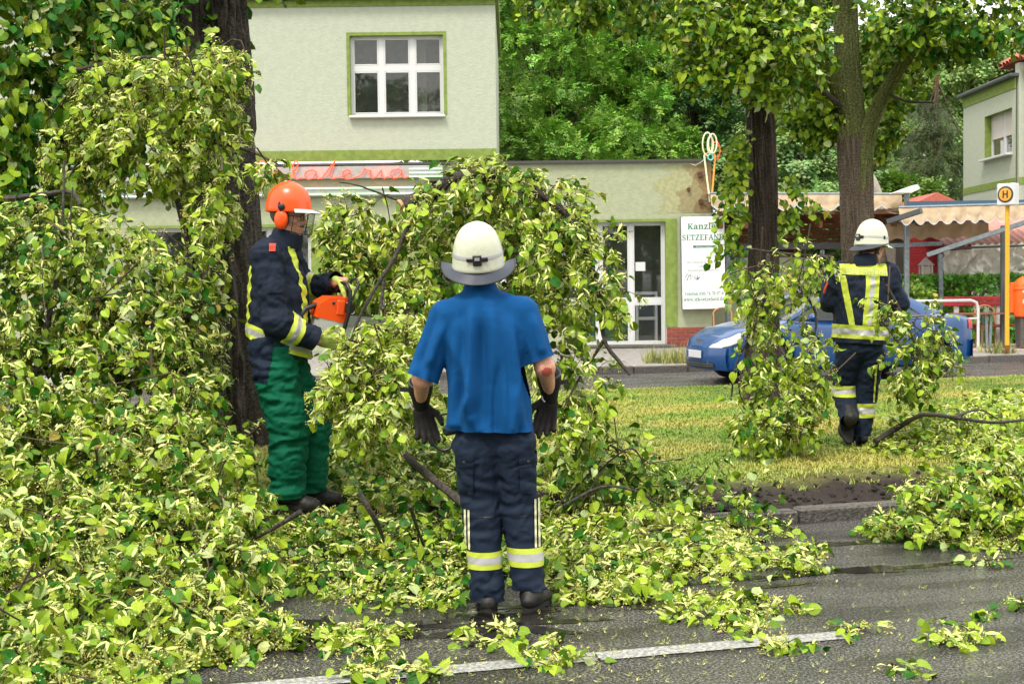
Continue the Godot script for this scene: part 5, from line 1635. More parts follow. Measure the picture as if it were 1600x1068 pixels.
func storm() -> void:
	var up := {"tone": 0.70, "bloom": 0.68, "droop": 1.1, "long": 0.52, "pull": Vector3(0, -0.35, 0.15)}
	# the mass leaning on the left tree
	bough("tall leaning bough heaped against the thick-trunked lime, reaching above the orange helmet", ground(330, 720, 0.2), [
		[0.035, 0.012, [300, 780, 8.6], [285, 560, 8.8], [295, 400, 8.9], [268, 250, 9.0], [310, 110, 9.1]],
		[0.022, 0.008, [285, 520, 8.7], [325, 420, 8.7], [350, 300, 8.8]],
		[0.018, 0.006, [120, 110, 9.2], [230, 90, 9.1], [290, 110, 9.0], [370, 60, 9.0], [385, 120, 9.0]],
		[0.012, 0.004, [355, 225, 8.9], [400, 240, 8.8], [445, 262, 8.6]]],
		[[330, 110, 8.9, 42, 32, 0.35, 62], [280, 140, 9.0, 70, 50, 0.4, 110], [340, 190, 8.9, 30, 70, 0.35, 80], [190, 130, 9.2, 60, 40, 0.35, 60], [230, 230, 9.0, 90, 60, 0.4, 110], [335, 300, 8.9, 26, 70, 0.3, 60], [140, 240, 9.1, 60, 60, 0.35, 70], [295, 400, 8.7, 48, 60, 0.35, 60], [420, 262, 8.7, 20, 12, 0.12, 9], [180, 180, 9.1, 60, 40, 0.3, 50]], up)
	bough("broad heap of drooping lime branches at the foot of the leaning bough", ground(120, 820, 0.15), [
		[0.03, 0.01, [-60, 320, 8.3], [60, 305, 8.2], [110, 300, 8.1], [125, 320, 8.0]],
		[0.03, 0.012, [-40, 800, 7.3], [70, 755, 7.4], [130, 700, 7.6], [190, 560, 7.9], [120, 500, 8.1]],
		[0.014, 0.005, [110, 505, 8.0], [180, 525, 7.9], [240, 560, 7.8]],
		[0.02, 0.006, [40, 640, 7.6], [90, 420, 7.9], [100, 250, 8.2]],
		[0.014, 0.005, [150, 735, 7.4], [200, 770, 7.2], [215, 800, 7.0]]],
		[[60, 370, 8.2, 90, 60, 0.4, 120], [180, 400, 8.2, 80, 60, 0.4, 95], [60, 480, 8.0, 90, 60, 0.45, 120], [200, 500, 8.1, 90, 60, 0.4, 115], [285, 510, 8.5, 50, 60, 0.35, 90], [70, 600, 7.7, 100, 70, 0.45, 140], [220, 610, 7.8, 90, 60, 0.45, 130], [295, 600, 8.4, 48, 60, 0.35, 80], [345, 695, 8.3, 40, 30, 0.25, 55], [-40, 450, 8.0, 60, 160, 0.5, 120]],
		{"tone": 0.46, "bloom": 0.56, "droop": 1.0, "long": 0.62, "pull": Vector3(0, -0.3, 0.2)})
	bough("low leafy heap spilling from the leaning branches towards the road marking", ground(150, 1000), [
		[0.02, 0.006, [-30, 860, 6.6], [90, 820, 6.6], [200, 760, 6.8]],
		[0.012, 0.004, [200, 930, 6.2], [260, 880, 6.3], [330, 860, 6.5]]],
		[[70, 720, 7.2, 110, 60, 0.4, 130], [240, 720, 7.2, 110, 60, 0.4, 130], [330, 790, 7.1, 70, 40, 0.3, 70], [60, 830, 6.6, 110, 60, 0.4, 135], [210, 830, 6.7, 110, 50, 0.4, 120], [320, 870, 6.5, 80, 40, 0.3, 70], [50, 940, 5.9, 110, 60, 0.35, 125], [200, 950, 5.9, 110, 50, 0.35, 110], [60, 1040, 5.4, 120, 50, 0.3, 120], [230, 1020, 5.6, 100, 40, 0.25, 80], [340, 990, 5.8, 70, 30, 0.18, 45]],
		{"tone": 0.50, "bloom": 0.66, "droop": 0.8, "floor": 0.0, "long": 0.75, "pull": Vector3(0, -0.1, 0.2)})
	# the arch the man is sawing
	bough("arching bough with a sawn end, in front of the man with the chainsaw", ground(760, 760, 0.2), [
		[0.052, 0.034, [627, 323, 8.35], [660, 308, 8.4], [705, 282, 8.45], [760, 275, 8.5], [830, 295, 8.5]],
		[0.030, 0.010, [830, 295, 8.5], [895, 345, 8.4], [930, 440, 8.3], [945, 530, 8.2], [965, 560, 8.15], [985, 585, 8.1]],
		[0.016, 0.009, [700, 290, 8.4], [640, 350, 8.3], [618, 400, 8.2], [590, 445, 8.15], [560, 500, 8.1], [548, 540, 8.1]],
		[0.012, 0.004, [945, 530, 8.2], [900, 600, 8.2], [880, 640, 8.1]],
		[0.010, 0.004, [640, 320, 8.35], [560, 290, 8.4], [530, 285, 8.4]],
		[0.009, 0.003, [760, 275, 8.5], [720, 262, 8.5], [705, 275, 8.45]]],
		[[750, 285, 8.5, 70, 28, 0.30, 60], [820, 300, 8.5, 80, 35, 0.30, 65], [690, 330, 8.5, 65, 35, 0.3, 60], [585, 355, 8.95, 65, 35, 0.3, 70], [610, 420, 8.95, 65, 60, 0.3, 85], [700, 400, 8.6, 80, 60, 0.35, 80], [840, 385, 8.5, 70, 55, 0.35, 80], [885, 352, 8.4, 42, 20, 0.22, 30], [885, 440, 8.4, 45, 50, 0.28, 46], [862, 520, 8.4, 50, 55, 0.3, 50], [945, 400, 8.3, 22, 34, 0.2, 17], [958, 465, 8.25, 18, 26, 0.16, 14], [905, 600, 8.2, 48, 50, 0.25, 44], [880, 655, 8.1, 36, 36, 0.25, 26], [660, 480, 8.5, 60, 60, 0.3, 60], [790, 450, 8.7, 80, 80, 0.3, 70], [620, 560, 8.6, 60, 70, 0.3, 50], [545, 350, 9.0, 35, 40, 0.22, 34], [540, 430, 9.0, 35, 45, 0.22, 36]],
		{"tone": 0.60, "bloom": 0.64, "droop": 1.1, "long": 0.6, "sticks": 0.35, "pull": Vector3(0, -0.35, 0.1)})
	cut_end(at(627, 323, 8.35), at(660, 308, 8.4), 0.05)
	bough("blossom-laden branch end hanging just below the chainsaw", ground(590, 800, 0.2), [
		[0.012, 0.005, [600, 440, 7.9], [590, 520, 7.8], [580, 600, 7.7], [575, 660, 7.65]]],
		[[575, 570, 7.7, 50, 36, 0.22, 62], [590, 625, 7.7, 52, 42, 0.22, 66], [632, 530, 8.0, 34, 48, 0.22, 40], [522, 600, 7.75, 16, 30, 0.15, 18], [560, 540, 7.8, 36, 20, 0.15, 24]],
		{"tone": 0.72, "bloom": 0.9, "droop": 1.2, "size": 0.046, "long": 0.6, "pull": Vector3(0, -0.4, 0.2)})
	# flat heaps around the feet
	pile("wide litter of leafy branches between the men's feet with a grey limb in it", ground(560, 850, 0.1), [[570, 735, 130, 50, 0.30, 0.22], [480, 855, 130, 45, 0.14, 0.2], [630, 810, 120, 60, 0.26, 0.24], [570, 885, 190, 48, 0.17, 0.30], [680, 730, 60, 40, 0.25, 0.06], [400, 900, 90, 45, 0.16, 0.08], [475, 806, 60, 20, 0.13, 0.12], [700, 900, 90, 40, 0.15, 0.10]], 720,
		{"tone": 0.40, "bloom": 0.41, "stems": [[0.032, 0.022, [556, 655, 0.30], [600, 680, 0.28], [655, 730, 0.22], [725, 790, 0.15]], [0.016, 0.006, [560, 770, 0.3], [590, 820, 0.22], [600, 850, 0.12]], [0.012, 0.005, [640, 790, 0.25], [665, 860, 0.12], [690, 890, 0.06]], [0.014, 0.006, [470, 800, 0.2], [420, 830, 0.15], [380, 850, 0.12]]]})
	pile("low heap of blossoming lime twigs on the road beyond the blue shirt's right foot", ground(980, 850), [[960, 790, 130, 50, 0.22, 0.24], [1000, 850, 150, 50, 0.22, 0.40], [940, 900, 100, 42, 0.16, 0.24], [1100, 872, 62, 36, 0.16, 0.16], [910, 735, 60, 40, 0.18, 0.10]], 560,
		{"tone": 0.62, "bloom": 0.68, "stems": [[0.010, 0.004, [880, 790, 0.15], [940, 760, 0.2], [1000, 770, 0.2], [1040, 800, 0.1]], [0.007, 0.003, [930, 740, 0.2], [985, 700, 0.35], [1010, 735, 0.15]], [0.007, 0.003, [1010, 830, 0.15], [1080, 820, 0.14], [1150, 810, 0.1], [1185, 860, 0.03]]]})
	bough("thin leafy twigs straggling over the lawn edge beside the blue shirt", ground(960, 740, 0.2), [[0.007, 0.003, [870, 790, 8.0], [930, 730, 8.1], [960, 690, 8.2], [990, 730, 8.2]], [0.006, 0.002, [960, 700, 8.2], [1010, 720, 8.3], [1040, 760, 8.3]]], [[930, 720, 8.2, 45, 40, 0.2, 26], [985, 715, 8.3, 22, 22, 0.15, 8], [1090, 775, 8.4, 40, 18, 0.15, 14], [1165, 815, 8.3, 35, 25, 0.12, 12], [960, 770, 8.2, 60, 30, 0.2, 26]], {"tone": 0.35, "bloom": 0.21, "droop": 0.8, "singles": 200})
	# on the right
	var pr := pile("heap of pale-leaved lime branches lying on the lawn by the walking firefighter", ground(1500, 680, 0.24), [[1480, 682, 95, 24, 0.30, 0.5], [1575, 668, 90, 26, 0.34, 0.35], [1410, 695, 36, 12, 0.10, 0.08]], 330,
		{"tone": 0.78, "bloom": 0.61, "stems": [[0.024, 0.008, [1368, 690, 0.03], [1410, 665, 0.14], [1440, 648, 0.34], [1490, 652, 0.40], [1550, 660, 0.34], [1610, 655, 0.34]], [0.012, 0.004, [1490, 652, 0.40], [1530, 640, 0.42], [1560, 655, 0.30]]]})
	bough("leafy branch dragged along the kerb, wider than the heap on the lawn", ground(1530, 855), [
		[0.016, 0.005, [1640, 690, 8.3], [1560, 745, 8.2], [1500, 790, 8.1], [1450, 820, 8.05]],
		[0.012, 0.004, [1640, 720, 8.1], [1570, 780, 8.0], [1520, 820, 7.9]]],
		[[1590, 768, 8.15, 40, 20, 0.25, 36], [1510, 790, 8.1, 65, 28, 0.28, 80], [1580, 770, 8.1, 70, 45, 0.35, 95], [1460, 825, 8.0, 65, 24, 0.25, 65], [1550, 825, 7.95, 80, 25, 0.25, 85], [1640, 760, 8.2, 36, 26, 0.3, 32], [1640, 820, 8.0, 60, 40, 0.3, 50]],
		{"tone": 0.58, "bloom": 0.56, "droop": 0.6, "floor": 0.0, "long": 0.75, "pull": Vector3(-0.5, -0.15, 0)})
	# carried by the walking firefighter
	bough("long leafy branch trailing from the walking firefighter's left hand to the lawn", ground(1210, 680, 0.24), [
		[0.018, 0.008, [1296, 402, 10.6], [1240, 398, 10.5], [1180, 390, 10.5], [1165, 388, 10.5]],
		[0.015, 0.006, [1200, 396, 10.5], [1195, 460, 10.4], [1175, 520, 10.4], [1150, 570, 10.3], [1142, 630, 10.3]],
		[0.012, 0.004, [1240, 438, 10.5], [1275, 490, 10.4], [1265, 560, 10.4], [1250, 640, 10.3]],
		[0.010, 0.004, [1190, 470, 10.4], [1225, 530, 10.3], [1230, 600, 10.3]],
		[0.010, 0.004, [1170, 530, 10.4], [1155, 600, 10.3], [1160, 625, 10.3]]],
		[[1210, 420, 10.4, 45, 22, 0.2, 13], [1265, 402, 10.5, 32, 16, 0.2, 13], [1178, 455, 10.4, 26, 30, 0.2, 10], [1235, 445, 10.5, 26, 26, 0.2, 8], [1190, 545, 10.3, 24, 48, 0.2, 14], [1245, 540, 10.3, 40, 42, 0.25, 24], [1225, 600, 10.3, 46, 42, 0.25, 28], [1200, 655, 10.2, 52, 24, 0.2, 36], [1240, 662, 10.2, 32, 20, 0.2, 24], [1276, 585, 10.3, 16, 36, 0.15, 9]],
		{"tone": 0.62, "bloom": 0.46, "droop": 1.3, "long": 0.72, "pull": Vector3(0, -0.5, 0.1), "group": "branches carried off by the walking firefighter"})
	bough("short leafy branch held out to the walking firefighter's right", at(1440, 600, 10.5), [
		[0.012, 0.004, [1385, 445, 10.5], [1415, 500, 10.5], [1440, 560, 10.4]]],
		[[1430, 508, 10.4, 42, 22, 0.2, 26], [1450, 540, 10.4, 34, 28, 0.2, 28], [1420, 568, 10.4, 34, 26, 0.2, 26], [1395, 480, 10.3, 16, 14, 0.12, 8], [1440, 590, 10.4, 30, 14, 0.15, 14]],
		{"tone": 0.56, "bloom": 0.41, "droop": 1.0, "long": 0.6, "pull": Vector3(0.2, -0.4, 0), "group": "branches carried off by the walking firefighter"})
	litter()

func cut_end(a: Vector3, b: Vector3, r: float) -> void:
	var who: Node3D = null
	for c in get_children():
		if c.has_meta("label") and str(c.get_meta("label")).begins_with("arching bough"): who = c
	var d := (a - b).normalized()
	part(who, "sawn_end", Geo.new().tube([a - d * 0.01, a + d * 0.012], r * 0.98, 14), M.cutwood)

func litter() -> void:
	# sprigs, single leaves and blossom lying on the wet road
	var sprig := [
		["broad leafy sprig lying on the wet road just beyond the painted dash", [[1130, 955, 95, 18, 0.07, 34]], 0.66],
		["small leafy sprig under the blue shirt's heels by the painted dash", [[765, 998, 30, 10, 0.05, 7]], 0.6],
		["leafy sprig crossing the painted dash with a bare twig end", [[860, 1030, 32, 24, 0.06, 11]], 0.55],
		["flat strip of leaves and blossom on the asphalt left of the painted dash", [[545, 1005, 80, 18, 0.06, 24]], 0.55],
		["leaf clump lying over the left end of the painted dash", [[600, 1058, 80, 12, 0.05, 16]], 0.5],
		["leafy sprig on the road between the twig heap and the kerb", [[1235, 890, 45, 12, 0.06, 13]], 0.6],
		["short leafy sprig beside the tip of the twig heap", [[1250, 868, 34, 9, 0.05, 9]], 0.62],
		["small sprig at the kerb below the bare soil", [[1225, 832, 22, 6, 0.04, 5]], 0.55],
		["leaf cluster against the kerb beside the dragged branch", [[1370, 818, 38, 12, 0.08, 12]], 0.4],
		["sprig of pale leaves near the dragged branch on open asphalt", [[1530, 885, 16, 6, 0.04, 3]], 0.6],
		["three-leaved sprig on the open asphalt beyond the painted dash's end", [[1505, 1000, 32, 12, 0.05, 8]], 0.6],
		["pale sprig by itself just past the painted dash's end", [[1350, 990, 16, 5, 0.04, 3]], 0.5],
		["single green sprig on the painted dash's right end", [[1240, 1012, 14, 6, 0.04, 3]], 0.3],
		["yellowish sprig beside the single green sprig on the painted dash", [[1205, 1016, 18, 6, 0.03, 3]], 0.8],
		["thin scattered sprig between the broad leafy sprig and the painted dash", [[1160, 990, 40, 5, 0.03, 5]], 0.8],
		["small yellow-green sprig on wet asphalt well past the painted dash's end", [[1490, 973, 14, 5, 0.03, 2]], 0.6],
		["lone sprig on asphalt between two small sprigs past the dash", [[1558, 965, 12, 5, 0.03, 2]], 0.6],
		["dark green leaf sprig at the road's wet edge past the dash", [[1592, 958, 12, 8, 0.05, 3]], 0.2],
		["small sprig on the asphalt in front of the painted dash's end", [[1385, 1050, 18, 6, 0.03, 3]], 0.6],
		["leafy sprig at the front edge of the low leafy heap", [[395, 1000, 50, 26, 0.08, 20]], 0.6],
		["blossom sprig at the blue shirt's left boot", [[600, 935, 70, 16, 0.08, 22]], 0.5],
		["leaf litter strip along the wet road by the right boot", [[930, 935, 45, 10, 0.05, 10]], 0.6],
	]
	for e in sprig:
		pile(e[0], ground(e[1][0][0], e[1][0][1]), [[e[1][0][0], e[1][0][1], e[1][0][2], e[1][0][3], e[1][0][4], 1.0]], e[1][0][5], {"called": "leaf_sprig", "tone": e[2], "bloom": 0.61, "group": "sprigs scattered on the wet road", "singles": 120, "long": 0.45})
	# shed petals and bracts nobody could count
	var holder := Node3D.new()
	holder.name = "shed_blossom"
	holder.set_meta("kind", "stuff")
	tag(holder, "pale shed blossom and bracts scattered over the wet asphalt", "litter")
	add_child(holder)
	var tr := []
	for i in 1100:
		var x := rnd(250, 1600)
		var y := 830.0 + 240.0 * pow(rng.randf(), 0.8)
		if x > 1250 and rng.randf() < 0.72: continue
		var p := ground(x, y)
		if p.dot(N) > S_KERB - 0.03: continue
		tr.append(Transform3D(Basis(Vector3.UP, rnd(0, TAU)) * Basis(Vector3.RIGHT, PI / 2 + rnd(-0.25, 0.25)) * Basis.from_scale(Vector3.ONE * rnd(0.008, 0.028)), p + Vector3(0, 0.012, 0)))
	many(holder, "petals", BLOSSOM, M.blossom, tr, [], Vector3.ZERO)

# ---------- people
func cut(g: Geo, n: Vector3, d: float, near = null) -> Geo:      # drops what lies beyond a plane, only where near(centre) holds
	var o := Geo.new()
	for i in range(0, g.ix.size(), 3):
		var poly := [g.v[g.ix[i]], g.v[g.ix[i + 1]], g.v[g.ix[i + 2]]]
		if near == null or near.call((poly[0] + poly[1] + poly[2]) / 3.0):
			var res := []
			for k in poly.size():
				var p: Vector3 = poly[k]
				var q: Vector3 = poly[(k + 1) % poly.size()]
				var dp := n.dot(p) - d
				var dq := n.dot(q) - d
				if dp >= 0: res.append(p)
				if (dp >= 0) != (dq >= 0): res.append(p.lerp(q, dp / (dp - dq)))
			poly = res
		if poly.size() < 3: continue
		var f := o.v.size()
		for p in poly: o.add(p, Vector2(p.x + p.z, p.y))
		for k in range(2, poly.size()): o.tri(f, f + k - 1, f + k)
	return welded(o)
func off_axis(p: Vector3, a: Vector3, b: Vector3) -> float:
	var t := clampf((p - a).dot(b - a) / (b - a).length_squared(), -0.3, 1.4)
	return p.distance_to(a + (b - a) * t)
func creases(p: Vector3, fx: float, fy: float, fz: float, amp: float) -> float:
	var q := Vector3(p.x * fx, p.y * fy, p.z * fz) * 330.0
	var w := Vector3(noise.get_noise_3dv(q * 0.5 + Vector3(7, 3, 1)), 0, 0) * 90.0
	return amp * ((1.0 - absf(noise.get_noise_3dv(q + w)) * 2.6) - 0.35)
func hand_bones(w: Vector3, dir: Vector3, palm: Vector3, thumb: Vector3, curl: float, k := 1.0, fat := 0.0015) -> Array:
	dir = dir.normalized()
	palm = (palm - dir * palm.dot(dir)).normalized()
	var side := (thumb - dir * thumb.dot(dir) - palm * thumb.dot(palm)).normalized()
	var b := [[w - dir * 0.02 * k, w + dir * 0.03 * k, 0.030 * k, 0.030 * k, palm, 0.75]]
	for i in 4:
		var o := side * (0.034 - 0.0225 * i) * k
		var base := w + dir * 0.02 * k + o * 0.7
		var kn := w + dir * (0.098 - 0.005 * absf(i - 1.0)) * k + o
		b.append([base, kn, 0.0165 * k, 0.0135 * k])
		var lens := [0.046, 0.030, 0.024]
		var sc: float = [0.95, 1.06, 0.98, 0.78][i]
		var an := 0.0
		var p := kn
		for s in 3:
			an += curl * [0.55, 0.95, 0.6][s] * (0.85 + 0.12 * i)
			var d := dir * cos(an) + palm * sin(an) + side * (0.16 - 0.11 * i) * (0.5 if s > 0 else 1.0)
			var e: Vector3 = p + d.normalized() * lens[s] * sc * k
			b.append([p, e, (0.0108 - 0.001 * s) * k + fat, (0.0102 - 0.001 * s) * k + fat])
			p = e
	var tb := w + dir * 0.022 * k + side * 0.026 * k
	var t1 := tb + (dir * 0.62 + side * 0.7 + palm * 0.25).normalized() * 0.045 * k
	var t2 := t1 + (dir * 0.85 + side * 0.35 + palm * (0.3 + curl * 0.2)).normalized() * 0.034 * k
	var t3 := t2 + (dir * 0.9 + side * 0.1 + palm * (0.4 + curl * 0.3)).normalized() * 0.026 * k
	b.append_array([[tb, t1, 0.017 * k, 0.0135 * k], [t1, t2, 0.013 * k, 0.012 * k], [t2, t3, 0.012 * k, 0.0098 * k]])
	return b
func head_bones(h: Transform3D, k := 1.0) -> Array:
	var r := h.basis.x
	var P := func(x, y, z): return h * (Vector3(x, y, z) * k)
	var b := [
		[P.call(0, 0.028, -0.028), P.call(0, 0.032, 0.010), 0.086 * k, 0.082 * k, r, 0.92],
		[P.call(0, 0.02, 0.028), P.call(0, -0.045, 0.034), 0.066 * k, 0.056 * k, r, 0.95],
		[P.call(-0.036, -0.072, 0.010), P.call(0, -0.098, 0.060), 0.030 * k, 0.023 * k],
		[P.call(0.036, -0.072, 0.010), P.call(0, -0.098, 0.060), 0.030 * k, 0.023 * k],
		[P.call(-0.034, 0.022, 0.074), P.call(0.034, 0.022, 0.074), 0.015 * k, 0.015 * k],
		[P.call(-0.042, -0.022, 0.062), P.call(-0.034, -0.03, 0.066), 0.020 * k, 0.018 * k],
		[P.call(0.042, -0.022, 0.062), P.call(0.034, -0.03, 0.066), 0.020 * k, 0.018 * k],
		[P.call(0, 0.012, 0.092), P.call(0, -0.026, 0.112), 0.009 * k, 0.013 * k],
		[P.call(-0.012, -0.030, 0.098), P.call(0.012, -0.030, 0.098), 0.010 * k, 0.010 * k],
		[P.call(-0.020, -0.060, 0.082), P.call(0.020, -0.060, 0.082), 0.009 * k, 0.009 * k],
		[P.call(-0.016, -0.072, 0.080), P.call(0.016, -0.072, 0.080), 0.009 * k, 0.009 * k]]
	for s in [-1.0, 1.0]:
		b.append([P.call(s * 0.083, 0.018, -0.008), P.call(s * 0.079, -0.022, -0.004), 0.020 * k, 0.013 * k, r, 0.5])
	return b
func add_geo(a: Geo, b: Geo) -> void:
	var o := a.v.size()
	a.v.append_array(b.v); a.c.append_array(b.c); a.uv.append_array(b.uv)
	for i in b.ix: a.ix.append(i + o)
func cloth(r: float, g: float, b: float, rough := 0.85, sheen := 0.3) -> StandardMaterial3D:
	var m := mat(r, g, b, rough)
	m.rim_enabled = sheen > 0.0
	m.metallic_specular = 0.3
	m.rim = sheen
	m.rim_tint = 0.6
	m.normal_enabled = true
	m.normal_texture = M.weave
	m.uv1_triplanar = true
	m.uv1_scale = Vector3.ONE * 9.0
	m.normal_scale = 0.35
	return m
# the bare figure: one skin over trunk, limbs and head
func figure(who: Node3D, J: Dictionary, skin: Material) -> MeshInstance3D:
	var f: Vector3 = J.fwd
	var b := [
		[J.pelvis, J.chest, 0.11, 0.13, f, 0.72], [J.chest, J.neck, 0.12, 0.06, f, 0.8], [J.neck, J.head.origin - J.head.basis.y * 0.05, 0.058, 0.055],
		[J.shL, J.shR, 0.05, 0.05]]
	for s in ["L", "R"]:
		b.append_array([[J["sh" + s], J["el" + s], 0.050, 0.044], [J["el" + s], J["wr" + s], 0.043, 0.029], [J["wr" + s], J["wr" + s] + (J["wr" + s] - J["el" + s]).normalized() * 0.07, 0.028, 0.022],
			[J["hip" + s], J["kn" + s], 0.075, 0.050], [J["kn" + s], J["an" + s], 0.052, 0.034], [J["an" + s], J["an" + s].lerp(J["toe" + s], 0.5), 0.034, 0.022]])
	var g := nets(b, 0.014, 0.012)
	add_geo(g, relax(nets(head_bones(J.head), 0.0052, 0.006), 0.4))
	return part(who, "body", g, skin, false)
func eyes(who: Node3D, body: Node3D, h: Transform3D) -> void:
	for s in [-1.0, 1.0]:
		put(body, "eye", Geo.new().ball(Vector3.ZERO, Vector3.ONE * 0.0125, 10).mesh(mat(0.7, 0.68, 0.64, 0.2)), null, Transform3D(Basis(), h * Vector3(s * 0.031, 0.002, 0.079)))
		put(body, "iris", Geo.new().ball(Vector3.ZERO, Vector3(0.006, 0.006, 0.003), 8).mesh(mat(0.05, 0.04, 0.03, 0.2)), null, Transform3D(h.basis, h * Vector3(s * 0.031, 0.002, 0.091)))
func boot(who: Node3D, an: Vector3, toe: Vector3, up: Vector3, top: Vector3) -> void:
	var f := toe - an
	f = (f - up * f.dot(up)).normalized()
	var heel := an - f * 0.05
	var g := nets([[top, an, 0.046, 0.050], [an - up * 0.03, toe - f * 0.03 - up * 0.02, 0.044, 0.042], [heel - up * 0.035, an - up * 0.01, 0.034, 0.042], [toe - f * 0.05 - up * 0.015, toe - up * 0.02, 0.048, 0.038]], 0.011, 0.012)
	puffed(g, func(p, _n): return creases(p, 3, 6, 3, 0.003))
	var o := part(who, "boot", g, M.boot, false)
	var sole := Geo.new()
	var x := up.cross(f).normalized()
	var outline := []
	for k in 20:
		var a := TAU * k / 20.0
		var l := 0.155
		outline.append(Vector2(0.052 * sin(a) * (1.0 + 0.14 * cos(a)), l * cos(a)))
	sole.prism(outline, 0.03, Transform3D(Basis(x, f, -up), (heel + toe) / 2 - up * (0.06 - 0.02)))
	part(o, "sole", sole, M.sole, false)
func fire_helmet(who: Node3D, h: Transform3D, shell_: Material) -> void:
	# off-white dome, grey strip, buckle at the back, leather neck guard
	var prof := [Vector2(0.126, -0.012), Vector2(0.130, -0.006), Vector2(0.128, 0.004), Vector2(0.125, 0.033), Vector2(0.121, 0.066), Vector2(0.115, 0.099), Vector2(0.105, 0.129), Vector2(0.091, 0.156), Vector2(0.071, 0.180), Vector2(0.046, 0.196), Vector2(0.021, 0.205), Vector2(0.001, 0.207)]
	var sc := Basis.from_scale(Vector3(0.98, 1.0, 1.12))
	var xf := h * Transform3D(sc, Vector3(0, 0.0, -0.005))
	var o := part(who, "helmet", Geo.new().lathe(prof, 40, xf), shell_, false)
	part(o, "peak", Geo.new().grid(20, 3, func(i, j):
		var a := lerpf(-1.1, 1.1, i)
		var r = 0.128 + 0.055 * j * cos(a * 1.3)
		return xf * Vector3(r * sin(a), 0.0 - 0.02 * j, r * cos(a))), shell_, false)
	part(o, "reflective_strip", Geo.new().lathe([Vector2(0.1245, 0.047), Vector2(0.1252, 0.049), Vector2(0.1238, 0.064), Vector2(0.1225, 0.066)], 40, xf), M.silver, false)
	var bk := Geo.new()
	var c := xf * Vector3(0, 0.050, -0.1285)
	bk.box(c, Vector3(0.042, 0.052, 0.012), h.basis, 0.004)
	bk.box(c + h.basis * Vector3(-0.034, 0.002, 0.006), Vector3(0.034, 0.020, 0.009), h.basis * Basis(Vector3.UP, 0.2), 0.003)
	bk.box(c + h.basis * Vector3(0.034, 0.002, 0.006), Vector3(0.034, 0.020, 0.009), h.basis * Basis(Vector3.UP, -0.2), 0.003)
	part(o, "buckle", bk, M.black, false)
	part(o, "buckle_slot", Geo.new().box(c + h.basis * Vector3(0, 0.008, -0.0065), Vector3(0.024, 0.014, 0.003), h.basis), M.silver, false)
	for s in [-1.0, 1.0]: part(o, "side_knob", Geo.new().ball(xf * Vector3(s * 0.121, 0.055, 0.02), Vector3(0.008, 0.016, 0.014), 10, h.basis), M.black, false)
	var flap := func(lift_: float):
		return func(i, j):
			var a := lerpf(-1.75, 1.75, i)
			var e := absf(a) / 1.75
			var r := lerpf(0.121, 0.160 + 0.026 * e, j) + lift_
			var y := lerpf(0.0, -0.062 + 0.075 * e * e, j)
			return xf * Vector3(r * sin(a), y, -r * cos(a) * 0.93)
	var fg := Geo.new().grid(32, 6, flap.call(0.0)).grid(32, 6, flap.call(-0.005), true)
	part(o, "neck_guard", fg, M.navy_leather, false)
	part(o, "neck_guard_edge", Geo.new().tube(range(33).map(func(k): return flap.call(-0.0025).call(k / 32.0, 1.0)), 0.004, 6), M.black, false)
func band(who: Node3D, g: Geo, n: Vector3, d0: float, d1: float, pick, y: Material, s: Material) -> void:
	# yellow, silver, yellow between two parallel planes
	var w := d1 - d0
	part(who, "yellow_band", shell(g, [[n, d0], [-n, -(d0 + w * 0.30)]], 0.004, pick), y, false)
	part(who, "silver_band", shell(g, [[n, d0 + w * 0.30], [-n, -(d0 + w * 0.70)]], 0.0045, pick), s, false)
	part(who, "yellow_band", shell(g, [[n, d0 + w * 0.70], [-n, -d1]], 0.004, pick), y, false)

func people_materials() -> void:
	M.weave = ntex(256, 0.22, 2, [], FastNoiseLite.TYPE_CELLULAR, 1.6, 31)
	M.skin = grained(mat(0.62, 0.31, 0.21, 0.5), 0.86, 1.1, 0.03, 5.0)
	M.skin.uv1_world_triplanar = false
	M.skin.subsurf_scatter_enabled = true
	M.skin.subsurf_scatter_strength = 0.08
	M.navy = cloth(0.010, 0.016, 0.031, 0.75, 0.0)
	M.navy_trousers = cloth(0.010, 0.018, 0.037, 0.75, 0.0)
	M.shirt = cloth(0.002, 0.062, 0.200, 0.9, 0.0)
	M.green_cloth = cloth(0.001, 0.105, 0.053, 0.75, 0.0)
	M.yellow = mat(0.48, 0.57, 0.05, 0.6)
	M.silver = mat(0.42, 0.42, 0.43, 0.45, 0.15)
	M.boot = mat(0.010, 0.009, 0.009, 0.6)
	M.sole = mat(0.012, 0.012, 0.012, 0.8)
	M.black = mat(0.012, 0.012, 0.013, 0.4)
	M.glove = cloth(0.013, 0.012, 0.011, 0.7, 0.0)
	M.glove_green = cloth(0.42, 0.52, 0.12, 0.8, 0.2)
	M.helmet_white = grained(mat(0.56, 0.58, 0.45, 0.35), 0.95, 1.03, 0.02, 3.0)
	M.helmet_white.uv1_world_triplanar = false
	M.navy_leather = mat(0.025, 0.034, 0.055, 0.45)
	M.orange = mat(0.86, 0.085, 0.008, 0.28)
	M.hair = mat(0.045, 0.026, 0.016, 0.6)

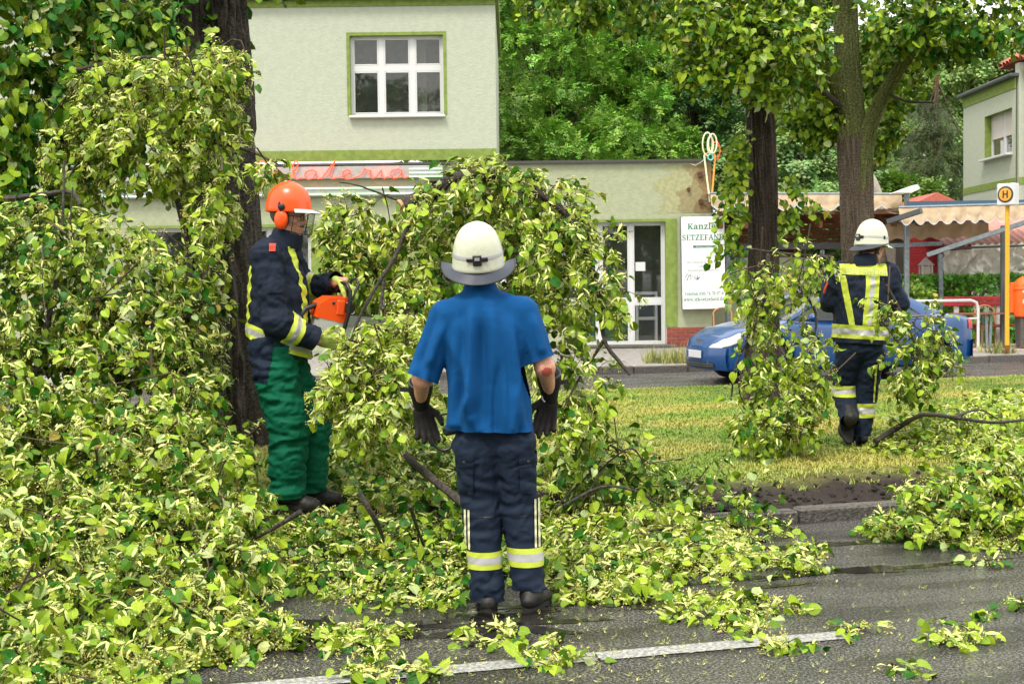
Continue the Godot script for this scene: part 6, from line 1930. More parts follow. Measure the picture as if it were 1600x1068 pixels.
func man_in_blue() -> void:
	var base := ground(795, 948)
	var k := 1.0 / (F / -base.z)
	var who := thing("person", "person in blue polo shirt and off-white helmet seen from behind on the road", "person", base)
	var p := func(x, y, z = 0.0): return Vector3((x - 795) * k, (948 - y) * k, z)
	var J := {"fwd": Vector3(0, 0, -1), "pelvis": p.call(772, 665), "chest": p.call(762, 520), "neck": p.call(757, 462),
		"shL": p.call(702, 488), "elL": p.call(664, 585, 0.02), "wrL": p.call(656, 628, -0.2), "shR": p.call(824, 484), "elR": p.call(856, 570, 0.02), "wrR": p.call(866, 618, -0.18),
		"hipL": p.call(746, 690), "knL": p.call(754, 800, -0.02), "anL": p.call(762, 922, 0.03), "toeL": p.call(758, 940, -0.16),
		"hipR": p.call(804, 688), "knR": p.call(814, 795, -0.03), "anR": p.call(831, 919, 0.03), "toeR": p.call(852, 936, -0.14)}
	var hb := Basis(Vector3.UP, PI) * Basis(Vector3.RIGHT, deg_to_rad(-14)) * Basis(Vector3(0, 0, 1), deg_to_rad(-2))
	J.head = Transform3D(hb, p.call(754, 408, -0.02))
	var body := figure(who, J, M.skin)
	eyes(who, body, J.head)
	part(who, "hair", shell(nets(head_bones(J.head), 0.008, 0.006), [], 0.006, func(q, _n):
		var l: Vector3 = J.head.affine_inverse() * q
		return l.z < 0.0 and l.y > -0.05 and absf(l.x) < 0.08), M.hair, false)
	fire_helmet(who, J.head * Transform3D(Basis(), Vector3(0, 0.002, 0)), M.helmet_white)
	part(who, "chin_strap", Geo.new().tube([p.call(707, 414, -0.1), p.call(699, 421, -0.06), p.call(698, 428, -0.04), p.call(702, 433, -0.03)], 0.004, 6), M.black, false)
	part(body, "graze", shell(nets([[J.shR, J.elR, 0.050, 0.044], [J.elR, J.wrR, 0.043, 0.029]], 0.009, 0.012), [], 0.003, func(q, _n): return q.distance_to(J.elR + Vector3(0.008, -0.02, 0.045)) < 0.024), mat(0.36, 0.07, 0.05, 0.4), false)
	# polo shirt
	var f := Vector3(0, 0, 1)
	var sl := [
		[p.call(757, 472), J.shL + Vector3(0.03, 0.0, 0), 0.100, 0.072], [p.call(757, 472), J.shR + Vector3(-0.03, 0.0, 0), 0.100, 0.072], [p.call(757, 470), p.call(757, 440), 0.095, 0.066, f, 0.95],
		[p.call(738, 515), p.call(746, 690), 0.118, 0.126, f, 1.0], [p.call(790, 512), p.call(801, 690), 0.118, 0.118, f, 1.0], [p.call(764, 500), p.call(773, 690), 0.135, 0.145, f, 1.0],
		[J.shL, J.elL, 0.078, 0.070], [J.elL, J.elL + (J.elL - J.shL).normalized() * 0.1, 0.070, 0.070],
		[J.shR, J.elR, 0.078, 0.068], [J.elR, J.elR + (J.elR - J.shR).normalized() * 0.1, 0.068, 0.068]]
	var g := nets(sl, 0.0095, 0.009)
	var cx: float = p.call(765, 500).x
	var folds := [[747, 470, 738, 640, 9, 0.020], [772, 468, 792, 655, 10, 0.016], [728, 500, 722, 660, 8, -0.014], [760, 480, 764, 660, 9, -0.018], [800, 500, 815, 650, 9, 0.016], [712, 520, 745, 615, 9, 0.014], [738, 610, 718, 660, 9, 0.020], [784, 560, 778, 667, 7, -0.014], [822, 540, 828, 660, 7, -0.012], [700, 500, 676, 560, 7, 0.012], [690, 480, 660, 560, 6, -0.010], [838, 490, 852, 545, 7, 0.012], [745, 640, 752, 667, 6, 0.016], [806, 600, 804, 667, 6, 0.014]]
	var fl := folds.map(func(e): return [p.call(e[0], e[1]), p.call(e[2], e[3]), e[4] * k, e[5]])
	g = puffed(g, func(q, n):
		var drape := 0.0
		if n.z > -0.1:
			for e in fl:
				var a2 := Vector2(e[0].x, e[0].y)
				var d2 := Vector2(e[1].x, e[1].y) - a2
				var t2: float = (Vector2(q.x, q.y) - a2).dot(d2) / d2.length_squared()
				if t2 > -0.15 and t2 < 1.15:
					var dd: float = (Vector2(q.x, q.y) - a2 - d2 * t2).length() / e[2]
					drape += 1.7 * e[3] * exp(-dd * dd) * smoothstep(-0.15, 0.25, t2) * smoothstep(1.15, 0.9, t2)
		var low := smoothstep(1.42, 0.95, q.y)
		var fan: float = (q.x - cx) / (0.6 + 0.5 * (1.45 - q.y))
		var s := 0.0
		if q.distance_to(J.shL) > 0.12 and q.distance_to(J.shR) > 0.12 and q.y < 1.45:
			s = 0.016 * low * sin(fan * 62.0 + 5.0 * noise.get_noise_2d(q.x * 90.0, q.y * 40.0)) * (0.35 + absf(noise.get_noise_2d(q.x * 200.0 + 50.0, q.y * 60.0)) * 2.6)
		return drape + s * 0.6 + creases(q, 1.5, 0.3, 1.5, 0.006) + creases(q + Vector3(3, 1, 0), 2.6, 2.2, 2.6, 0.0015))
	relax(g, 0.15)
	var hem: Vector3 = p.call(770, 667)
	g = cut(g, Vector3(0.03, 1, 0).normalized(), Vector3(0.03, 1, 0).normalized().dot(hem))
	g = cut(g, Vector3(0, -1, 0), -p.call(757, 440).y)
	for s in [["L", 648, 680, 585], ["R", 845, 870, 556]]:
		var a: Vector3 = J["sh" + s[0]]
		var e: Vector3 = J["el" + s[0]]
		var d := (a - e).normalized()
		var at_: Vector3 = p.call((s[1] + s[2]) / 2.0, s[3], 0.0)
		g = cut(g, d, d.dot(at_), func(q): return off_axis(q, e, e + (e - a) * 0.5) < 0.12)
	var sh := part(who, "polo_shirt", g, M.shirt, false)
	part(sh, "hem", shell(g, [[Vector3(0.03, 1, 0).normalized(), Vector3(0.03, 1, 0).normalized().dot(hem)], [-Vector3(0.03, 1, 0).normalized(), -Vector3(0.03, 1, 0).normalized().dot(hem) - 0.022]], 0.003), M.shirt, false)
	var cg := Geo.new().lathe([Vector2(0.083, -0.045), Vector2(0.092, -0.02), Vector2(0.082, 0.012), Vector2(0.074, 0.030), Vector2(0.068, 0.028), Vector2(0.066, -0.02)], 30, Transform3D(Basis(Vector3(1, 0, 0), -0.12) * Basis.from_scale(Vector3(1, 1, 0.92)), p.call(757, 448, -0.01)))
	part(sh, "collar", cg, M.shirt, false)
	# trousers
	var tb := [[J.hipL + Vector3(0.01, 0.06, 0), J.hipL, 0.085, 0.105], [J.hipR + Vector3(-0.01, 0.06, 0), J.hipR, 0.085, 0.105], [J.hipL + Vector3(0.03, 0.06, 0), J.hipR + Vector3(-0.03, 0.06, 0), 0.088, 0.088],
		[J.hipL, J.knL, 0.104, 0.086], [J.knL, J.anL + Vector3(0, -0.05, 0), 0.086, 0.075], [J.hipR, J.knR, 0.104, 0.086], [J.knR, J.anR + Vector3(0, -0.06, 0), 0.086, 0.078]]
	var t := nets(tb, 0.011, 0.010)
	t = puffed(t, func(q, n):
		var stiff := 1.0 - 0.8 * smoothstep(0.09, 0.05, absf(q.y - p.call(0, 868).y))
		return stiff * (creases(q, 1.3, 2.2, 1.3, 0.013 * (1.0 + 0.5 * smoothstep(0.35, 0.05, q.y))) + creases(q + Vector3(2, 0, 5), 3.4, 3.0, 3.4, 0.004)))
	relax(t, 0.15)
	t = cut(t, Vector3(0, 1, 0), p.call(0, 934).y, func(q): return q.x < p.call(795, 0).x)
	t = cut(t, Vector3(0, 1, 0), p.call(0, 917).y, func(q): return q.x >= p.call(795, 0).x)
	var tr := part(who, "trousers", t, M.navy_trousers, false)
	var lft := func(q, _n): return q.x < p.call(793, 0).x
	var rgt := func(q, _n): return q.x >= p.call(793, 0).x
	band(tr, t, Vector3(0, 1, 0), p.call(0, 883).y, p.call(0, 856).y, lft, M.yellow, M.silver)
	band(tr, t, Vector3(0, 1, 0), p.call(0, 880).y, p.call(0, 851).y, rgt, M.yellow, M.silver)
	for e in [[736, -1.0, lft, 790.0, 853.0], [836, 1.0, rgt, 775.0, 850.0]]:
		for q in 2:
			var x0: float = -0.078 + q * 0.018 if e[1] < 0 else 0.064 + q * -0.018
			var kx: float = p.call(752 if e[1] < 0 else 822, 0).x
			part(tr, "side_stripe", shell(t, [[Vector3(1, 0, 0), kx + x0], [Vector3(-1, 0, 0), -(kx + x0 + 0.010)], [Vector3(0, 1, 0), p.call(0, e[4]).y], [Vector3(0, -1, 0), -p.call(0, e[3]).y]], 0.005, func(c, n): return e[2].call(c, n) and n.z > -0.2), mat(0.62, 0.62, 0.40, 0.6), false)
	for e in [[729, 1.0, lft], [828, -1.0, rgt]]:
		var x: float = p.call(e[0], 0).x
		var pk := shell(t, [[Vector3(1, 0, 0), x - 0.04], [Vector3(-1, 0, 0), -(x + 0.04)], [Vector3(0, 1, 0), p.call(0, 765).y], [Vector3(0, -1, 0), -p.call(0, 706).y]], 0.010, func(c, n): return e[2].call(c, n) and n.z > -0.5)
		var po := part(tr, "cargo_pocket", pk, M.navy_trousers, false)
		part(po, "flap", shell(t, [[Vector3(1, 0, 0), x - 0.044], [Vector3(-1, 0, 0), -(x + 0.044)], [Vector3(0, 1, 0), p.call(0, 722).y], [Vector3(0, -1, 0), -p.call(0, 702).y]], 0.015, func(c, n): return e[2].call(c, n) and n.z > -0.5), M.navy_trousers, false)
		part(po, "button", Geo.new().ball(p.call(e[0], 712, 0.145), Vector3(0.007, 0.007, 0.004), 8), M.black, false)
	part(tr, "knee_seam", shell(t, [[Vector3(0, 1, 0), p.call(0, 801.5).y], [Vector3(0, -1, 0), -p.call(0, 800).y]], 0.003), M.black, false)
	boot(who, J.anL + Vector3(0, -0.01, 0), J.toeL + Vector3(0, 0.02, 0), Vector3.UP, J.anL + Vector3(0, 0.1, 0))
	boot(who, J.anR + Vector3(0, -0.01, 0.01), J.toeR, Vector3.UP, J.anR + Vector3(0, 0.08, 0))
	# gauntlets
	for s in [["L", p.call(668, 684, -0.17), Vector3(0.9, 0, 0.2)], ["R", p.call(855, 668, -0.15), Vector3(-0.9, 0, 0.2)]]:
		var w: Vector3 = J["wr" + s[0]]
		var d: Vector3 = (s[1] - w).normalized()
		var hg := nets(hand_bones(w + d * 0.015, d, Vector3(0, 0, 1), s[2], 0.55, 1.16), 0.0048, 0.004)
		var cuff = (J["el" + s[0]] - w).normalized() * 0.05 + Vector3(0, 0.045, 0)
		add_geo(hg, nets([[w + cuff, w + d * 0.02, 0.055, 0.040], [w + cuff * 1.2, w + cuff, 0.060, 0.056]], 0.007, 0.006))
		var go := part(who, "glove", hg, M.glove, false)
		part(go, "cuff_rim", Geo.new().tube(range(25).map(func(q):
			var a = TAU * q / 24.0
			var ax = cuff.normalized()
			var u = ax.cross(Vector3(0, 0, 1)).normalized()
			return w + cuff * 1.45 + (u * cos(a) + ax.cross(u) * sin(a)) * 0.056), 0.006, 6), M.black, false)
		part(go, "strap", Geo.new().bar(w + Vector3(-0.05 if s[0] == "L" else 0.05, 0.06, 0), w + Vector3(-0.10 if s[0] == "L" else 0.09, 0.065, 0), 0.012, 0.022), M.black, false)
		part(go, "clip", Geo.new().tube([w + Vector3(-0.045, 0.0, 0.06), w + Vector3(-0.04, -0.02, 0.065), w + Vector3(-0.03, -0.03, 0.06)], 0.005, 6), M.silver, false)
	# belt gear
	var ge := Geo.new()
	var c0: Vector3 = p.call(716, 668, -0.05)
	var ring := []
	for q in 20: ring.append(p.call(695 + 21 * cos(-0.4 + q / 19.0 * 3.6), 676 + 24 * sin(-0.4 + q / 19.0 * 3.6), -0.05))
	ge.tube(ring, 0.008, 7)
	ge.box(p.call(706, 668, -0.05), Vector3(0.075, 0.05, 0.05), Basis(Vector3(0, 0, 1), 0.2), 0.012)
	ge.tube([p.call(689, 645, -0.05), p.call(706, 642, -0.05), p.call(710, 655, -0.05)], 0.006, 6)
	var bo := part(who, "belt_lamp", ge, M.black, false)
	part(bo, "red_button", Geo.new().ball(p.call(706, 666, -0.018), Vector3.ONE * 0.009, 8), mat(0.7, 0.03, 0.02, 0.3), false)

func man_with_saw() -> void:
	var d0 := 8.24
	var base := at(460, 788, d0)
	var k := d0 / F
	var who := thing("person", "person in navy jacket, green trousers and orange helmet holding the chainsaw", "person", base)
	var p := func(x, y, z = 0.0): return Vector3((x - 460) * k, (788 - y) * k, z)
	var J := {"fwd": Vector3(1, 0, 0), "pelvis": p.call(438, 560), "chest": p.call(440, 440), "neck": p.call(452, 382),
		"shL": p.call(446, 398, -0.2), "elL": p.call(474, 452, -0.26), "wrL": p.call(530, 440, -0.10), "shR": p.call(432, 398, 0.18), "elR": p.call(447, 498, 0.24), "wrR": p.call(503, 527, 0.13),
		"hipL": p.call(446, 575, -0.1), "knL": p.call(486, 660, -0.12), "anL": p.call(478, 764, -0.13), "toeL": p.call(520, 780, -0.14),
		"hipR": p.call(438, 575, 0.10), "knR": p.call(458, 665, 0.11), "anR": p.call(452, 764, 0.10), "toeR": p.call(496, 780, 0.12)}
	var f := Vector3(0.95, -0.10, 0.24).normalized()
	var r := f.cross(Vector3.UP).normalized() * -1.0
	J.head = Transform3D(Basis(r, f.cross(r), f), p.call(460, 338, 0.02))
	var body := figure(who, J, M.skin)
	eyes(who, body, J.head)
	var H: Transform3D = J.head
	part(who, "hair", shell(nets(head_bones(H), 0.008, 0.006), [], 0.005, func(q, _n):
		var l: Vector3 = H.affine_inverse() * q
		return l.z < 0.03 and l.y > -0.045), mat(0.10, 0.075, 0.055, 0.7), false)
	part(who, "moustache", nets([[H * Vector3(-0.026, -0.053, 0.085), H * Vector3(0, -0.046, 0.098), 0.006, 0.009], [H * Vector3(0.026, -0.053, 0.085), H * Vector3(0, -0.046, 0.098), 0.006, 0.009]], 0.004, 0.003), mat(0.07, 0.05, 0.04, 0.7), false)
	var gl := Geo.new()
	for s in [-1.0, 1.0]:
		gl.tube(range(17).map(func(q): return H * Vector3(s * 0.033 + 0.024 * cos(TAU * q / 16.0), 0.003 + 0.017 * sin(TAU * q / 16.0), 0.104)), 0.0022, 5)
		gl.tube([H * Vector3(s * 0.057, 0.008, 0.103), H * Vector3(s * 0.080, 0.010, 0.02)], 0.0022, 5)
	gl.tube([H * Vector3(-0.01, 0.006, 0.105), H * Vector3(0.01, 0.006, 0.105)], 0.0022, 5)
	part(who, "glasses", gl, M.black, false)
	# forestry helmet with muffs and mesh visor
	var hx := H * Transform3D(Basis(Vector3.RIGHT, -0.06), Vector3(0, 0.062, -0.004))
	var prof := [Vector2(0.118, -0.028), Vector2(0.122, -0.022), Vector2(0.121, -0.01), Vector2(0.119, 0.02), Vector2(0.113, 0.05), Vector2(0.100, 0.078), Vector2(0.082, 0.100), Vector2(0.055, 0.117), Vector2(0.025, 0.126), Vector2(0.001, 0.128)]
	var sx := hx * Transform3D(Basis.from_scale(Vector3(0.95, 1.18, 1.18)), Vector3.ZERO)
	var ho := part(who, "helmet", Geo.new().lathe(prof, 36, sx), M.orange, false)
	for q in [-0.035, 0.0, 0.035]:
		part(ho, "rib", Geo.new().tube(range(13).map(func(i):
			var a := lerpf(0.5, PI - 0.5, i / 12.0)
			return sx * Vector3(q, 0.128 * sin(a) * (1.0 - 1.6 * absf(q)) + 0.002, 0.112 * cos(a))), 0.005, 6), M.orange, false)
	part(ho, "peak", Geo.new().grid(16, 3, func(i, j):
		var a := lerpf(-1.0, 1.0, i)
		var rr = 0.120 + 0.062 * j * cos(a * 1.2)
		return sx * Vector3(rr * sin(a), -0.012 - 0.02 * j, rr * cos(a))), mat(0.50, 0.50, 0.50, 0.4), false)
	for s in [-1.0, 1.0]:
		var mc := H * Vector3(s * 0.098, -0.018, -0.004)
		var mo := part(ho, "ear_muff", Geo.new().ball(mc, Vector3(0.028, 0.062, 0.044), 18, H.basis), M.orange, false)
		part(mo, "cushion", Geo.new().ball(mc - H.basis.x * s * 0.016, Vector3(0.020, 0.058, 0.046), 16, H.basis), M.black, false)
		part(mo, "arm", Geo.new().tube([mc + H.basis * Vector3(s * 0.02, 0.05, 0), H * Vector3(s * 0.118, 0.065, -0.02), H * Vector3(s * 0.116, 0.085, -0.015)], 0.005, 6), M.black, false)
		part(ho, "pivot", Geo.new().ball(H * Vector3(s * 0.118, 0.058, 0.0), Vector3(0.012, 0.022, 0.024), 12, H.basis), M.black, false)
	var vis := func(i, j):
		var a := lerpf(-1.25, 1.25, i)
		return H * Vector3(0.108 * sin(a) * 1.05, 0.030 - 0.125 * j, 0.045 + 0.118 * cos(a) - 0.012 * j)
	var wires := Geo.new()
	for q in 25: wires.tube(range(9).map(func(i): return vis.call(q / 24.0, i / 8.0)), 0.0006, 3, false)
	for q in 17: wires.tube(range(17).map(func(i): return vis.call(i / 16.0, q / 16.0)), 0.0006, 3, false)
	var vo := part(ho, "mesh_visor", wires, M.black, false)
	part(vo, "visor_frame", Geo.new().tube(range(17).map(func(i): return vis.call(0.0, i / 16.0)) + range(17).map(func(i): return vis.call(i / 16.0, 1.0)) + range(17).map(func(i): return vis.call(1.0, 1.0 - i / 16.0)), 0.0035, 6), M.black, false)
	# jacket
	var sd := Vector3(0, 0, 1)
	var jb := [[p.call(436, 548), p.call(440, 440), 0.185, 0.165, sd, 1.08], [p.call(446, 560), p.call(446, 460), 0.17, 0.155, sd, 1.1], [p.call(438, 425), p.call(449, 384), 0.150, 0.095],
		[p.call(433, 400, 0.13), p.call(443, 400, -0.16), 0.105, 0.10],
		[J.shR, J.elR, 0.092, 0.078], [J.elR, J.wrR, 0.080, 0.062], [J.shL, J.elL, 0.090, 0.078], [J.elL, J.wrL, 0.078, 0.060], [J.wrL, J.wrL + (J.wrL - J.elL).normalized() * 0.06, 0.058, 0.056], [J.wrR, J.wrR + (J.wrR - J.elR).normalized() * 0.06, 0.058, 0.056]]
	var g := nets(jb, 0.011, 0.014)
	g = puffed(g, func(q, n): return creases(q, 1.5, 1.9, 1.5, 0.013) + creases(q + Vector3(1, 5, 2), 3.6, 3.4, 3.6, 0.004))
	relax(g, 0.15)
	var hn := Vector3(0.34, 0.94, 0).normalized()
	g = cut(g, hn, hn.dot(p.call(440, 541)), func(q): return off_axis(q, J.elR, J.wrR) > 0.11 or q.x < -0.02)
	for s in ["L", "R"]:
		var dd: Vector3 = (J["el" + s] - J["wr" + s]).normalized()
		g = cut(g, dd, dd.dot(J["wr" + s]) , func(q): return off_axis(q, J["wr" + s], J["wr" + s] - dd * 0.1) < 0.10)
	var ja := part(who, "jacket", g, M.navy, false)
	var noarm := func(q, _n): return off_axis(q, J.elR, J.wrR) > 0.085 and off_axis(q, J.shR, J.elR) > 0.10
	band(ja, g, hn, hn.dot(p.call(440, 541)) + 0.006, hn.dot(p.call(440, 541)) + 0.092, noarm, M.yellow, M.silver)
	for s in ["L", "R"]:
		var e: Vector3 = J["el" + s]
		var w: Vector3 = J["wr" + s]
		var dd := (w - e).normalized()
		var m0 := dd.dot(e.lerp(w, 0.30 if s == "R" else 0.10))
		band(ja, g, dd, m0, m0 + 0.088, func(q, _n): return off_axis(q, e, w) < 0.105, M.yellow, M.silver)
	for e in [[0.045, 0.10, -1.0], [0.05, 0.10, 1.0]]:
		part(ja, "braces_stripe", shell(g, [[sd, e[0]], [-sd, -e[1]], [Vector3(0, 1, 0), p.call(0, 508).y], [Vector3(0, -1, 0), -p.call(0, 384).y]], 0.004, func(q, n): return n.x * e[2] > 0.12 and off_axis(q, J.shR, J.elR) > 0.088 and off_axis(q, J.shL, J.elL) > 0.088), M.yellow, false)
	part(ja, "sleeve_pocket", shell(g, [[Vector3(0, 1, 0), p.call(0, 455).y], [Vector3(0, -1, 0), -p.call(0, 418).y], [Vector3(1, 0, 0), p.call(438, 0).x], [Vector3(-1, 0, 0), -p.call(462, 0).x]], 0.010, func(q, n): return n.z > 0.2 and q.z > 0.2), M.navy, false)
	part(ja, "badge", shell(g, [[Vector3(0, 1, 0), p.call(0, 392).y], [Vector3(0, -1, 0), -p.call(0, 380).y], [Vector3(1, 0, 0), p.call(440, 0).x], [Vector3(-1, 0, 0), -p.call(449, 0).x]], 0.006, func(q, n): return q.z > 0.10 and n.z > 0.1), mat(0.55, 0.06, 0.03, 0.6), false)
	part(ja, "collar", Geo.new().lathe([Vector2(0.098, -0.05), Vector2(0.100, -0.01), Vector2(0.094, 0.035), Vector2(0.086, 0.05), Vector2(0.080, 0.045), Vector2(0.082, -0.03)], 28, Transform3D(Basis(Vector3(0, 0, 1), -0.25), p.call(456, 371, 0.0))), M.navy, false)
	# trousers
	var tb := [[p.call(436, 545, -0.06), p.call(436, 545, 0.06), 0.155, 0.155], [J.hipR, J.knR, 0.135, 0.118], [J.knR, J.anR + Vector3(0, -0.04, 0), 0.118, 0.106], [J.hipL, J.knL, 0.135, 0.118], [J.knL, J.anL + Vector3(0, -0.04, 0), 0.118, 0.106]]
	var t := nets(tb, 0.011, 0.010)
	t = puffed(t, func(q, n): return creases(q, 0.9, 2.6, 0.9, 0.017) + creases(q + Vector3(2, 0, 5), 3.0, 3.4, 3.0, 0.004))
	relax(t, 0.15)
	t = cut(t, Vector3(0, 1, 0), p.call(0, 772).y)
	var tr := part(who, "trousers", t, M.green_cloth, false)
	var sn := Vector3(-1, 0.18, 0).normalized()
	part(tr, "navy_seat", shell(t, [[sn, sn.dot(p.call(432, 590))], [Vector3(0, 1, 0), p.call(0, 592).y]], 0.004), M.navy_trousers, false)
	boot(who, J.anR, J.toeR, Vector3.UP, J.anR + Vector3(0, 0.1, 0))
	boot(who, J.anL, J.toeL, Vector3.UP, J.anL + Vector3(0, 0.1, 0))
	# gloves closing on the handles
	var fl := Vector3(0.75, 0.05, 0.2)
	part(who, "glove", nets(hand_bones(J.wrL + (J.wrL - J.elL).normalized() * 0.02, Vector3(0.8, -0.45, 0.25), Vector3(-0.5, -0.8, -0.1), Vector3(0.1, -0.2, 1), 1.35, 1.1), 0.0048, 0.004), M.glove_green, false)
	part(who, "glove", nets(hand_bones(J.wrR + (J.wrR - J.elR).normalized() * 0.02, Vector3(0.9, -0.1, -0.1), Vector3(0, 0.5, -0.85), Vector3(0.1, 0.9, 0.3), 1.25, 1.1), 0.0048, 0.004), M.glove_green, false)
	# the saw
	var q0: Vector3 = base + p.call(524, 482, 0.0)
	var saw := thing("chainsaw", "orange chainsaw with grey casing held against the arching bough", "chainsaw", q0)
	var ax := Vector3(0.86, -0.10, -0.50).normalized()       # along the bar
	var up := (Vector3(0.05, 1, 0.10) - ax * Vector3(0.05, 1, 0.10).dot(ax)).normalized()
	var sb := Basis(ax, up, ax.cross(up))
	var S := Transform3D(sb, Vector3.ZERO)
	var hull := Geo.new()
	hull.prism([Vector2(-0.115, -0.05), Vector2(0.09, -0.075), Vector2(0.10, 0.0), Vector2(0.075, 0.085), Vector2(-0.045, 0.075), Vector2(-0.105, 0.035)], 0.13, S * Transform3D(Basis(), Vector3(0, 0, -0.065)))
	part(saw, "engine_cover", hull, M.orange, false)
	part(saw, "cover_rib", Geo.new().box(S * Vector3(0.03, 0.02, 0.067), Vector3(0.05, 0.09, 0.012), sb, 0.005), M.orange, false)
	part(saw, "air_filter", Geo.new().box(S * Vector3(0.09, 0.025, 0.03), Vector3(0.06, 0.07, 0.09), sb, 0.01), M.black, false)
	part(saw, "screw", Geo.new().ball(S * Vector3(-0.02, 0.045, 0.068), Vector3.ONE * 0.01, 8), M.black, false)
	var cas := Geo.new().prism([Vector2(-0.10, -0.05), Vector2(0.10, -0.072), Vector2(0.13, -0.09), Vector2(0.11, -0.15), Vector2(-0.02, -0.165), Vector2(-0.11, -0.12)], 0.12, S * Transform3D(Basis(), Vector3(0, 0, -0.058)))
	part(saw, "crankcase", cas, mat(0.52, 0.53, 0.52, 0.45, 0.2), false)
	var hp := func(x, y, z): return S * Vector3(x, y, z)
	part(saw, "front_handle", Geo.new().tube([hp.call(0.06, -0.14, 0.075), hp.call(0.075, 0.0, 0.095), hp.call(0.07, 0.13, 0.085), hp.call(0.06, 0.165, 0.04), hp.call(0.05, 0.165, -0.06), hp.call(0.05, 0.10, -0.09)], 0.013, 9), M.black, false)
	part(saw, "hand_guard", Geo.new().tube([hp.call(0.10, 0.07, 0.06), hp.call(0.135, 0.17, 0.05), hp.call(0.14, 0.20, 0.0), hp.call(0.135, 0.19, -0.06), hp.call(0.10, 0.06, -0.07)], 0.008, 7), M.black, false)
	part(saw, "rear_handle", Geo.new().tube([hp.call(-0.10, 0.02, 0), hp.call(-0.17, -0.01, 0), hp.call(-0.20, -0.06, 0), hp.call(-0.17, -0.12, 0), hp.call(-0.09, -0.13, 0)], 0.016, 9), M.black, false)
	var bar := []
	for i in 12: bar.append(Vector2(0.40 + 0.032 * cos(-PI / 2 + PI * i / 11.0), -0.055 + 0.034 * sin(-PI / 2 + PI * i / 11.0)))
	bar.append(Vector2(0.08, -0.022)); bar.append(Vector2(0.08, -0.088))
	part(saw, "guide_bar", Geo.new().prism(bar, 0.006, S * Transform3D(Basis(), Vector3(0, 0, 0.062))), mat(0.40, 0.41, 0.42, 0.3, 0.7), false)
	part(saw, "saw_chain", Geo.new().tube(range(12).map(func(i): return S * Vector3(bar[i].x + 0.004 * cos(-PI / 2 + PI * i / 11.0), bar[i].y + 0.004 * sin(-PI / 2 + PI * i / 11.0), 0.065)) + [S * Vector3(0.08, -0.018, 0.065)], 0.005, 5), M.black, false)

